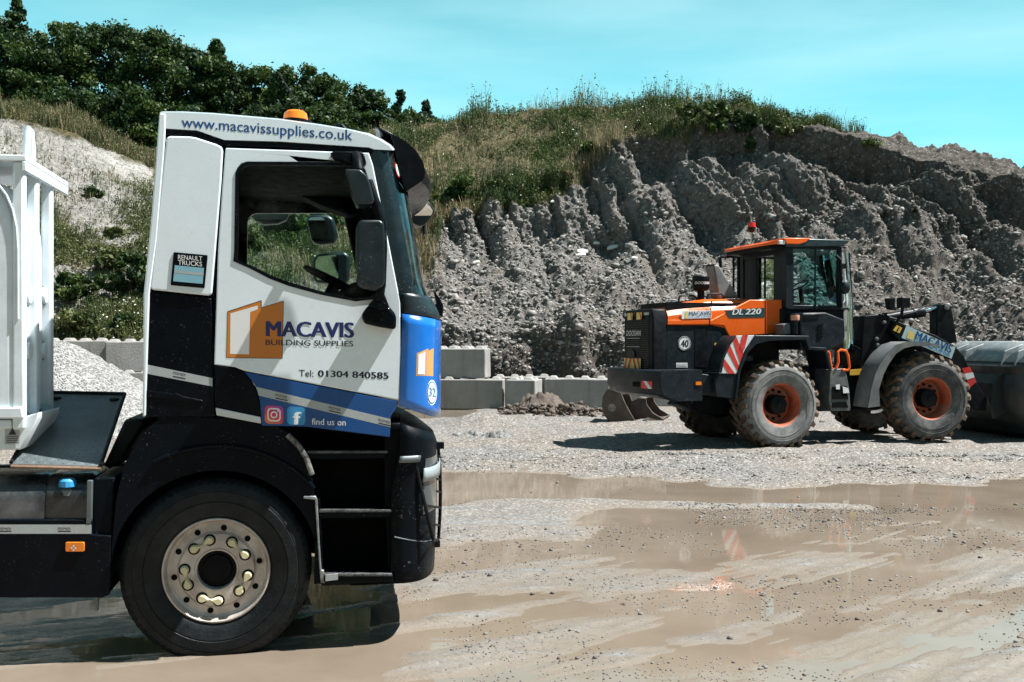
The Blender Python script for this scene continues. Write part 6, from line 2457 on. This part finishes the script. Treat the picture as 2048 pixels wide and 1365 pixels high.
m.build('shell', old_steel, eb, smooth=50, solid=0.03)
m = bmk()
ex_, ez_ = side[8]
m.box(ex_ - 0.05, ex_ + 0.16, 0.0, 0.99, ez_ - 0.015, ez_ + 0.02)
m.build('cutting_edge', surf('polished_edge', (0.35, 0.34, 0.33), 0.4, metal=0.5, var=0.2), eb, bevel=0.005)
for k in range(5):
    m = bmk()
    d = 0.05 + 0.2 * k
    m.add([(ex_ + 0.12, d, ez_ - 0.02), (ex_ + 0.12, d + 0.10, ez_ - 0.02), (ex_ + 0.12, d + 0.10, ez_ + 0.06), (ex_ + 0.12, d, ez_ + 0.06), (ex_ + 0.36, d + 0.03, ez_ - 0.01), (ex_ + 0.36, d + 0.07, ez_ - 0.01)], [(0, 1, 2, 3), (0, 4, 5, 1), (3, 2, 5, 4), (0, 3, 4), (1, 5, 2)])
    m.build('tooth', old_steel, eb)
m = bmk()
for d in (0.3, 0.62):
    m.prism([BF.t(a, b, 0) for a, b in ((1222, 778), (1230, 768), (1244, 766), (1252, 776), (1248, 790), (1236, 784))], d, d + 0.05)
m.build('bucket_lug', old_steel, eb, bevel=0.01)
m = bmk()
x_, z_ = BF.t(1224, 816, 0)
m.lathe([(0.09, -0.012), (0.08, -0.006), (0.0, -0.006)], x_, z_, 20)
m.build('maker_disc', surf('grey_disc', (0.2, 0.19, 0.18), 0.5, metal=0.3, var=0.3, vscale=25), eb)
# second bucket farther right under the loader's tail
BF2 = Frame((1300 - CX) * 22.2 / FPX, 22.2, R(-16))
eb2 = thing('grading_bucket', BF2.o, BF2.yaw, 'second brown digging bucket lying open just right of the toothed one', 'bucket')
m = MB(BF2)
side = [BF2.t(a, b, 0) for a, b in ((1258, 822), (1262, 805), (1276, 796), (1292, 797), (1294, 810), (1306, 826), (1326, 838), (1320, 842), (1280, 842))]
m.prism(side, 0.0, 0.04)
m.build('side_plate', old_steel, eb2, bevel=0.01)
m = MB(BF2)
m.prism(side, 1.2, 1.24)
m.build('side_plate', old_steel, eb2, bevel=0.01)
m = MB(BF2)
m.grid([[(x, d, z) for d in (0.03, 0.6, 1.21)] for x, z in [side[i] for i in (3, 2, 1, 0, 8, 7, 6)]])
m.build('shell', old_steel, eb2, smooth=50, solid=0.03)


# heaps: noisy mounds
def heap_obj(name, x, y, rx, ry, h, mat, label, cat, seed, rough=0.12, lump=2.2, n=90, z0=-0.05, power=1.0, group=None):
    t = np.linspace(-1, 1, n)
    U, W = np.meshgrid(t, t)
    r = np.sqrt(U ** 2 + W ** 2)
    prof_ = np.maximum(0, 1 - r) ** power
    prof_ = prof_ - 0.10 * np.exp(-(r / 0.12) ** 2)
    Xh, Yh = x + U * rx, y + W * ry
    nz = fbm(Xh * lump, Yh * lump, 0 * Xh, 5, seed, 0.6)
    Z = z0 + h * prof_ + rough * nz * sstep(1.05, 0.75, r) + (-0.1) * sstep(0.9, 1.1, r)
    o = np_mesh(name, np.stack([Xh - x, Yh - y, Z], -1).reshape(-1, 3), grid_faces(n, n), mat)
    o.location = (x, y, 0)
    return tag(o, label, cat, group)


gravel_m, nt, n, l, p = nodes_of('pale_gravel')
pos = n.new('ShaderNodeNewGeometry').outputs['Position']
vv = n.new('ShaderNodeTexVoronoi')
vv.inputs['Scale'].default_value = 22
l.new(pos, vv.inputs['Vector'])
s_ = n.new('ShaderNodeSeparateColor')
l.new(vv.outputs['Color'], s_.inputs[0])
l.new(mixc(n, l, s_.outputs[0], (0.16, 0.16, 0.155), (0.38, 0.38, 0.37)), p.inputs['Base Color'])
p.inputs['Roughness'].default_value = 0.9
l.new(bump_n(n, l, ramp(n, l, vv.outputs['Distance'], 0, 0.6, 1, 0), 1.0, 0.05), p.inputs['Normal'])
heap_obj('gravel_heap', -9.65, 20.6, 3.4, 3.4, 2.15, gravel_m, 'pale grey gravel heap between the white truck body and the cab', 'gravel heap', 301, 0.03, 5, 110)
mudp = surf('heaped_mud', (0.115, 0.095, 0.08), 0.95, var=0.45, vscale=2.0, spec=0.2, bump=0.8, bscale=9)
X_ = lambda px_, Y: (px_ - CX) * Y / FPX
heap_obj('mud_heap', X_(1078, 24.6), 24.6, 0.95, 0.8, 0.62, mudp, 'dark mud heap slumped against the short end-on concrete block', 'mud heap', 302, 0.13, 2.6, 90)
heap_obj('mud_heap', X_(1150, 24.2), 24.2, 1.15, 0.6, 0.30, mudp, 'low lumpy mud heap left of the rusty bucket', 'mud heap', 303, 0.11, 2.8, 90)
heap_obj('mud_heap', X_(1030, 24.2), 24.2, 0.5, 0.4, 0.22, mudp, 'small mud heap at the foot of the end-on block, left of the bigger one', 'mud heap', 304, 0.09, 4, 40)
heap_obj('mud_heap', X_(1985, 22.5), 22.5, 2.6, 1.0, 0.42, mudp, 'long dark mud heap on the ground beyond the loader bucket', 'mud heap', 305, 0.16, 3, 80)
heap_obj('gravel_mound', X_(968, 18.6), 18.6, 0.9, 0.45, 0.16, surf('gravelly_mound', (0.19, 0.19, 0.185), 0.9, var=0.5, vscale=14, spec=0.2, bump=1.0, bscale=40), 'small grey mound alone on the open ground near the puddle', 'mud heap', 306, 0.10, 6, 90)
for k in range(1):
    pass
# clods about the heaps
cl_p = []
for (a, Y, s, k) in ((1078, 24.1, 0.7, 90), (1150, 23.8, 0.9, 110), (1985, 22, 1.9, 130), (1030, 24, 0.5, 40)):
    for i in range(k):
        x_, y_ = X_(a, Y) + rng.normal(0, s * 0.6), Y + rng.normal(0, 0.3)
        cl_p.append((x_, y_, 0.03 + max(0, 0.25 * math.exp(-((x_ - X_(a, Y)) / s) ** 2)) * rng.random()))
cl_p = np.array(cl_p)
rocks('mud_clods', cl_p, 0.03 + 0.07 * rng.random(len(cl_p)) ** 2, mudp, ico=(I12, F12))
# pale slabs on the slope
for (a, b, w, lab) in ((1165, 505, 0.34, 'flat pale slab lying on the rubble slope, upper of the middle pair'), (1160, 514, 0.30, 'flat pale slab just under another on the rubble slope'),
                       (1228, 497, 0.34, 'flat pale slab on the slope right of the middle pair'), (952, 528, 0.20, 'small pale slab low on the slope near the cab mirror'),
                       (1195, 486, 0.20, 'small pale slab at the foot of the fluted cliff'), (1270, 520, 0.18, 'small pale slab above the loader air intake'), (1108, 404, 0.16, 'small white stone at the edge of the weeds')):
    P_, N_ = bank_py(a, b)
    w *= 0.62
    m = MB()
    m.prism([(-w, -w * 0.35), (-w * 0.5, -w * 0.5), (w * 0.9, -w * 0.4), (w, w * 0.2), (w * 0.1, w * 0.5), (-w * 0.8, w * 0.3)], -0.03, 0.03)
    o = m.build('stone_slab', surf('pale_stone', (0.62, 0.60, 0.56), 0.85, var=0.15), None, bevel=0.012)
    o.rotation_euler = (R(60 + rng.normal(0, 8)), R(rng.normal(0, 10)), R(rng.normal(0, 25)))
    o.rotation_euler = (R(-48 + rng.normal(0, 6)), R(rng.normal(0, 8)), R(rng.normal(0, 20)))
    o.location = P_ + N_ * 0.04 + Vector((0, -0.02, 0.02))
    tag(o, lab, 'stone', 'pale slabs on the slope')
# the larger stones on the yard
big = [(872, 1166, 0.030), (1092, 1066, 0.022), (1065, 1190, 0.026), (979, 1156, 0.030), (1040, 1095, 0.022), (1105, 1188, 0.022), (1245, 1094, 0.020), (1190, 1320, 0.020), (1660, 1165, 0.022), (1960, 1120, 0.026), (1880, 1225, 0.024), (1715, 1240, 0.02), (1460, 1280, 0.024), (1235, 1080, 0.02), (932, 1102, 0.02)]
for k, (a, b, s) in enumerate(big):
    Y = CAMH * FPX / (b - CY)
    v = ICO_V * (1 + 0.15 * rng.standard_normal((len(ICO_V), 1))) * s * 0.75 * np.array([1.1, 0.9, 0.7])
    o = np_mesh('stone', v, ICO_F, surf('dark_stone', (0.09, 0.085, 0.08), 0.7, var=0.4, vscale=30), smooth=False)
    x_ = X_(a, Y)
    o.location = (x_, Y, float(ground_z(np.array([x_]), np.array([Y]))[0]) + s * 0.25)
    tag(o, 'small dark stone lying loose on the wet mud of the yard', 'stone', 'dark stones on the mud')

# ================================================================== TREES, BUSHES, WEEDS
def leaf_mat(name, c0, c1, rough=0.55):
    m, nt, n, l, p = nodes_of(name)
    t = attr(n, 'shade')
    cc = mixc(n, l, t, c0, c1)
    l.new(cc, p.inputs['Base Color'])
    p.inputs['Roughness'].default_value = rough
    p.inputs['Specular IOR Level'].default_value = 0.2
    tr = n.new('ShaderNodeBsdfTranslucent')
    l.new(mixc(n, l, 0.5, cc, (0.10, 0.16, 0.02)), tr.inputs[0])
    mx = n.new('ShaderNodeMixShader')
    mx.inputs[0].default_value = 0.18
    l.new(p.outputs[0], mx.inputs[1])
    l.new(tr.outputs[0], mx.inputs[2])
    l.new(mx.outputs[0], n['Material Output'].inputs[0])
    return m


leaf_a = leaf_mat('dark_broad_leaf', (0.010, 0.030, 0.013), (0.050, 0.088, 0.022))
leaf_b = leaf_mat('mid_broad_leaf', (0.016, 0.042, 0.014), (0.085, 0.125, 0.030))
leaf_c = leaf_mat('conifer_leaf', (0.008, 0.022, 0.016), (0.022, 0.048, 0.028))
leaf_w = leaf_mat('weed_leaf', (0.045, 0.065, 0.025), (0.15, 0.16, 0.065))
leaf_d = leaf_mat('dry_weed_leaf', (0.13, 0.105, 0.06), (0.36, 0.28, 0.17))
flower_m = surf('white_petals', (0.70, 0.70, 0.64), 0.6, var=0.1)


def leaf_cloud(P, Nrm, size, aspect=0.55, flat=0.55):
    """one bent leaf quad for each point, turned about its own random axis"""
    k = len(P)
    nrm = Nrm * flat + rng.standard_normal((k, 3)) * (1 - flat)
    nrm /= np.linalg.norm(nrm, axis=1, keepdims=True) + 1e-9
    t = np.cross(nrm, rng.standard_normal((k, 3)))
    t /= np.linalg.norm(t, axis=1, keepdims=True) + 1e-9
    b = np.cross(nrm, t)
    s = size * (0.6 + 0.8 * rng.random(k))
    s = s[:, None]
    v = np.stack([P - t * s, P - b * s * aspect + nrm * s * 0.15, P + t * s, P + b * s * aspect + nrm * s * 0.15], 1)
    F = np.arange(k * 4).reshape(k, 4)
    return v.reshape(-1, 3), F


def crown_points(base, h, w, nlobe, nleaf, low=0.02, seed=0, pointy=0.0):
    """lobes filling an uneven crown envelope: points and outward directions"""
    P, Nn, Sh = [], [], []
    per = nleaf // nlobe
    for i in range(nlobe):
        s = low + (1 - low) * rng.random() ** 0.85
        env = (1 - pointy) * math.sqrt(max(0.02, 1 - ((s - 0.42) / 0.62) ** 2)) + pointy * (1.02 - s)
        a = rng.random() * 6.283
        rr = w / 2 * env * rng.random() ** 0.4 * (0.85 + 0.22 * rng.standard_normal())
        c = np.array([base[0] + rr * math.cos(a), base[1] + rr * math.sin(a) * 0.8, base[2] + h * s])
        rl = w * (0.055 + 0.10 * rng.random()) * (1 - 0.35 * s * (0.4 + pointy))
        rl = max(rl, 0.12)
        d = rng.standard_normal((per, 3))
        d /= np.linalg.norm(d, axis=1, keepdims=True)
        rad = rl * (0.35 + 0.65 * rng.random((per, 1)) ** 0.4) * (1 + 0.25 * rng.standard_normal((per, 1)))
        P.append(c + d * rad * np.array([1, 1, 0.8]))
        Nn.append(d)
        Sh.append(np.clip(0.42 + 0.34 * rng.standard_normal() + 0.15 * rng.standard_normal(per), 0, 1))
    return np.concatenate(P), np.concatenate(Nn), np.concatenate(Sh)


def trunk(base, h, r, parent, lean=0.0, limbs=4):
    m = MB()
    pts = [Vector((base[0] + lean * s * h + 0.05 * math.sin(5 * s + base[0]), base[1], base[2] - 0.3 + s * h)) for s in (0, 0.2, 0.45, 0.7, 0.9)]
    m.tube(pts, [r, r * 0.8, r * 0.6, r * 0.4, r * 0.15], 8)
    for i in range(limbs):
        s = 0.25 + 0.5 * i / max(1, limbs)
        p0 = Vector((base[0] + lean * s * h, base[1], base[2] - 0.3 + s * h))
        a = rng.random() * 6.283
        p1 = p0 + Vector((math.cos(a) * h * 0.14, math.sin(a) * h * 0.12, h * 0.10))
        p2 = p1 + Vector((math.cos(a) * h * 0.10, math.sin(a) * h * 0.08, h * 0.14))
        m.tube([p0, p1, p2], [r * 0.4, r * 0.28, r * 0.08], 6)
    return m.build('trunk', bark, parent)


def tree(name, px_, py_top, py_base, Y, wpx, mat, label, cat, nlobe=120, nleaf=20000, size=0.088, pointy=0.0, group=None, low=0.0, spire=None):
    x = (px_ - CX) * Y / FPX
    zt = CAMH - (py_top - CY) * Y / FPX
    zb = CAMH - (py_base - CY) * Y / FPX
    w = wpx * Y / FPX
    h = (zt - zb) / 1.06
    o = thing(name, (x, Y, zb), 0, label, cat, group)
    P, Nn, Sh = crown_points((x, Y, zb), h, w, nlobe, nleaf, low, 0, pointy)
    if spire:
        for (sx_, sy_top, sw) in spire:
            xs = (sx_ - CX) * Y / FPX
            hs = CAMH - (sy_top - CY) * Y / FPX - zb
            P2, N2, S2 = crown_points((xs, Y, zb), hs / 1.03, sw * Y / FPX * 1.25, 90, 8000, 0.30, 0, 0.5)
            P, Nn, Sh = np.concatenate([P, P2]), np.concatenate([Nn, N2]), np.concatenate([Sh, S2])
    V, F = leaf_cloud(P, Nn, size)
    V = V - np.array([x, Y, zb])
    c = np_mesh('crown', V, F, mat, smooth=False, attrs={'shade': np.repeat(Sh, 4)})
    c.parent = o
    trunk((x, Y, zb), h * 0.92, 0.05 * h ** 0.9 * 0.55, o)
    return o


GT = 'trees of the hedge along the top of the bank'
tree('tree', 12, 40, 260, 45.5, 190, leaf_a, 'tall dark tree at the left edge of the hedge, with a thin spire', 'tree', spire=[(32, -12, 62)], group=GT)
tree('tree', -90, 20, 250, 46, 190, leaf_a, 'dark hedge tree at the far left, partly outside the view', 'tree', group=GT, nleaf=5000)
tree('tree', 135, 46, 290, 46.5, 185, leaf_b, 'light green hedge tree second from the left, right of the thin spire', 'tree', spire=[(142, 44, 40)], group=GT)
tree('tree', 228, 46, 320, 47, 190, leaf_a, 'broad round hedge tree above the white chalk slope', 'tree', group=GT)
tree('tree', 310, 58, 340, 46.5, 185, leaf_b, 'yellowish green hedge tree above the left end of the cab roof', 'tree', group=GT)
tree('tree', 372, 90, 340, 47, 150, leaf_a, 'lower dark hedge tree left of the tall pointed one', 'tree', group=GT)
tree('tree', 440, 104, 340, 46, 140, leaf_a, 'tall pointed dark tree standing above the roof lettering', 'tree', spire=[(432, 76, 74)], group=GT)
tree('tree', 512, 128, 340, 47, 150, leaf_b, 'mid green hedge tree left of the orange roof beacon', 'tree', group=GT)
tree('tree', 590, 130, 340, 46, 140, leaf_a, 'leafy hedge tree directly behind the orange roof beacon', 'tree', group=GT)
tree('tree', 655, 152, 340, 47, 140, leaf_b, 'hedge tree right of the orange roof beacon, behind the aerial', 'tree', group=GT)
tree('tree', 722, 174, 330, 48, 125, leaf_a, 'last broadleaf tree at the right end of the hedge', 'tree', group=GT)
tree('conifer', 800, 178, 300, 50, 72, leaf_c, 'dark pointed conifer against the sky behind the sun visor', 'tree', 40, 6000, 0.09, 0.8)
tree('conifer', 852, 200, 290, 50, 52, leaf_c, 'smaller dark conifer right of the pointed one', 'tree', 30, 4200, 0.09, 0.8)
tree('conifer', 768, 200, 300, 51, 52, leaf_c, 'narrow dark conifer left of the pointed one', 'tree', 26, 4200, 0.09, 0.7)
GB = 'bushes along the foot of the hedge'
for a, t, b, Y, w, mm, lab in ((40, 150, 245, 44.4, 170, leaf_b, 'low bush under the tall left tree'), (150, 180, 275, 44.6, 150, leaf_a, 'dark bush under the light green hedge tree'), (235, 190, 312, 44.6, 150, leaf_a, 'dark bush under the broad round tree'),
                          (295, 205, 345, 44.4, 130, leaf_b, 'green bush close behind the rear corner of the cab roof'), (400, 215, 340, 44.8, 150, leaf_a, 'dark bush peeping over the roof lettering'), (540, 215, 340, 45, 150, leaf_a, 'dark bush left of the beacon base'),
                          (650, 215, 340, 45, 150, leaf_a, 'dark bush right of the beacon above the roof'), (740, 225, 330, 46, 120, leaf_a, 'dark bush below the conifers'), (835, 222, 285, 47, 110, leaf_a, 'dark bush under the small conifer')):
    tree('bush', a, t, b, Y, w, mm, lab, 'bush', 70, 9000, 0.085, group=GB)


def bush(px_, py_base, wpx, hpx, mat, label, n=2200, size=0.08, group=None):
    P_, N_ = bank_py(px_, py_base)
    w, h = wpx * P_.y / FPX, hpx * P_.y / FPX
    o = thing('bush', P_, 0, label, 'bush', group)
    P, Nn, Sh = crown_points((0, 0, -0.15), h, w, 26, int(n * 1.4), 0.05)
    V, F = leaf_cloud(P, Nn, size)
    c = np_mesh('foliage', V, F, mat, smooth=False, attrs={'shade': np.repeat(Sh, 4)})
    c.parent = o
    m = MB()
    for i in range(5):
        a = rng.random() * 6.283
        m.tube([P_ + Vector((0, 0, -0.1)), P_ + Vector((math.cos(a) * w * 0.2, math.sin(a) * w * 0.2, h * 0.6))], [0.02, 0.006], 5)
    m.build('stem', bark, o)
    return o


GS = 'bushes on the bank'
bush(905, 292, 70, 46, leaf_a, 'dark rounded bush on the crest right of the sun visor', group=GS)
bush(925, 408, 80, 62, leaf_b, 'bright green bush at the lower edge of the weeds near the front mirror', group=GS)
bush(895, 330, 60, 34, leaf_w, 'pale flowering bush beside the visor', group=GS)
bush(860, 268, 55, 30, leaf_w, 'small light bush behind the visor tip', group=GS)
bush(1435, 262, 75, 62, leaf_b, 'tall green bush on the cliff top above the loader', group=GS)
bush(1380, 250, 60, 44, leaf_w, 'weedy bush left of the tall one on the cliff top', group=GS)
bush(1495, 256, 70, 40, leaf_a, 'dark green bush at the right end of the weedy crest', group=GS)
bush(1570, 262, 60, 28, leaf_w, 'low bush on the crest above the loader cab', group=GS)
bush(1515, 300, 22, 46, leaf_b, 'small green bush hanging on the cliff face', 900, 0.06, group=GS)
bush(1745, 284, 46, 10, leaf_b, 'tiny green bush on the bare skyline at the right', 500, 0.05, group=GS)
bush(1178, 300, 40, 22, leaf_b, 'small green bush at the cliff edge left of the fluted face', 900, 0.06, group=GS)
bush(1010, 372, 60, 26, leaf_w, 'low green bush in the middle of the weedy slope', 1200, group=GS)
bush(187, 390, 30, 20, leaf_a, 'small dark round bush on the white chalk slope', 800, 0.06, group=GS)
bush(265, 600, 100, 100, leaf_a, 'large dark bush on the chalk slope beside the cab rear edge', 3400, group=GS)
bush(150, 600, 90, 60, leaf_b, 'green bush on the chalk slope behind the body posts', 2200, group=GS)
bush(225, 545, 80, 50, leaf_w, 'mid green bush above the large dark one on the chalk', 1800, group=GS)
bush(160, 672, 110, 56, leaf_w, 'light weedy bush just above the left concrete blocks', 2800, 0.07, group=GS)
bush(250, 675, 70, 50, leaf_a, 'dark bush in shade above the left concrete blocks', 1800, group=GS)
bush(120, 500, 60, 30, leaf_w, 'small weedy bush halfway up the chalk slope', 900, group=GS)
bush(232, 470, 46, 22, leaf_w, 'small grey green bush on the chalk near the cab', 700, group=GS)
bush(560, 470, 130, 60, leaf_b, 'green bush seen through the cab windows', 3000, group=GS)
bush(650, 455, 90, 50, leaf_w, 'weedy bush seen through the cab windows near the far mirror', 2000, group=GS)
bush(500, 500, 110, 50, leaf_w, 'pale weedy bush seen low through the cab windows', 2200, group=GS)


def weeds(name, weight, count, hgt, mat, leaf_share, label=None, width=0.012, leafsize=0.045, flowers=None):
    w = weight / weight.sum()
    idx = rng.choice(w.size, count, p=w.ravel())
    B = PB.reshape(-1, 3)[idx] + rng.normal(0, 0.05, (count, 3)) * np.array([1, 1, 0.2])
    hh = hgt * (0.35 + 0.9 * rng.random(count) ** 1.6)
    hn = fbm(B[:, 0] * 0.6, B[:, 1] * 0.6, 0 * B[:, 0], 3, 210)
    hh = hh * np.clip(1 + 0.8 * hn, 0.3, 2.0)
    a = rng.random(count) * 6.283
    ld = np.stack([np.cos(a), np.sin(a) * 0.6, 0 * a], 1)
    sd = np.stack([-np.sin(a), np.cos(a), 0 * a], 1)
    facing = np.where(rng.random(count) < 0.5, 1, -1)[:, None]
    sd = sd * facing * width
    lean = (0.1 + 0.3 * rng.random(count))[:, None] * ld
    upv = np.array([0, 0, 1.0])
    p0, p1, p2 = B - 0.05 * upv, B + (upv * 0.55 + lean * 0.35) * hh[:, None], B + (upv + lean) * hh[:, None]
    V = np.stack([p0 - sd, p0 + sd, p1 + sd * 0.8, p1 - sd * 0.8, p2 + sd * 0.25, p2 - sd * 0.25], 1)
    base = np.arange(count) * 6
    F = np.concatenate([np.stack([base, base + 1, base + 2, base + 3], 1), np.stack([base + 3, base + 2, base + 4, base + 5], 1)])
    hue = np.clip(0.5 + 0.5 * fbm(B[:, 0] * 0.9, B[:, 1] * 0.9, B[:, 2] * 0.9, 3, 220) + 0.2 * rng.standard_normal(count), 0, 1)
    V = V.reshape(-1, 3)
    S_ = np.repeat(hue, 6)
    if leaf_share:
        k = int(count * leaf_share)
        sel = rng.integers(0, count, k)
        t = rng.random(k)[:, None] ** 0.7
        LP = B[sel] + (upv + lean[sel]) * hh[sel][:, None] * t + rng.normal(0, 0.05, (k, 3))
        LVv, LF = leaf_cloud(LP, np.tile(np.array([0, -0.3, 1.0]), (k, 1)), leafsize, 0.4, 0.4)
        F = np.concatenate([F, LF + len(V)])
        V = np.concatenate([V, LVv])
        S_ = np.concatenate([S_, np.repeat(hue[sel], 4)])
    o = np_mesh(name, V, F, mat, smooth=False, attrs={'shade': S_}, kind='stuff')
    if label:
        o['label'] = label
    if flowers:
        sel = rng.choice(count, flowers, replace=False)
        sel = sel[hn[sel] > 0.05]
        FP = B[sel] + (upv + lean[sel]) * hh[sel][:, None]
        FV, FF = leaf_cloud(FP, np.tile(np.array([0, -0.5, 1.0]), (len(sel), 1)), 0.026, 0.9, 0.7)
        np_mesh('wild_flowers', FV, FF, flower_m, smooth=False, kind='stuff')
    return o


vis_w = sstep(-60, -20, PXg) * sstep(2110, 2070, PXg) * sstep(5.4, 4.6, BT)
patch = fbm(BX * 0.5, BY * 0.5, BZ * 0.5, 3, 230)
slope_w = veg * vis_w * sstep(300, 700, PXg)
crest = np.exp(-((BT - 4.0) / 0.25) ** 2)
weeds('green_weeds', slope_w * sstep(-0.35, 0.2, patch) + 1e-9, 24000, 0.38, leaf_w, 2.2, flowers=1100)
weeds('dark_weeds', slope_w * sstep(0.0, 0.5, patch) + 1e-9, 12000, 0.42, leaf_a, 2.5)
weeds('dry_grass', slope_w * sstep(0.15, -0.35, patch) + 0.0 * crest + 1e-9, 15000, 0.42, leaf_d, 0.4, width=0.010)
weeds('tall_weeds', vis_w * crest * (0.25 + 0.75 * sstep(1150, 1320, PXg)) * sstep(900, 960, PXg) * sstep(1650, 1560, PXg) * (0.15 + sstep(0.0, 0.5, fbm(BX * 0.7, BY * 0, BZ * 0, 3, 240))) + 1e-12, 1700, 0.74, leaf_b, 9, width=0.012, leafsize=0.055)
weeds('seeding_grass', vis_w * crest * (0.4 + 0.6 * sstep(1150, 1320, PXg)) * sstep(900, 960, PXg) * sstep(1720, 1620, PXg) + 1e-12, 1400, 0.65, leaf_d, 0.5, width=0.008)
left_top = vis_w * sstep(340, 310, PXg) * np.exp(-((BT - 3.38) / 0.26) ** 2) * sstep(2.97, 3.05, BT)
weeds('verge_grass', left_top + 1e-12, 5000, 0.5, leaf_d, 0.3, width=0.010)
weeds('verge_weeds', left_top + 0.2 * lowveg * vis_w + 1e-12, 12000, 0.42, leaf_w, 2.0)
weeds('chalk_weeds', vis_w * np.clip(lowveg + 0.05 * leftm * sstep(3, 2.5, BT), 0, 1) * sstep(340, 310, PXg) + 1e-12, 14000, 0.30, leaf_w, 2.0, flowers=900)
weeds('chalk_dry_tufts', vis_w * leftm * sstep(3.0, 2.6, BT) * sstep(0.1, 0.45, fbm(BX * 0.9, BY * 0.9, BZ * 0.9, 3, 250)) * sstep(340, 310, PXg) + 1e-12, 3000, 0.24, leaf_d, 0.6)
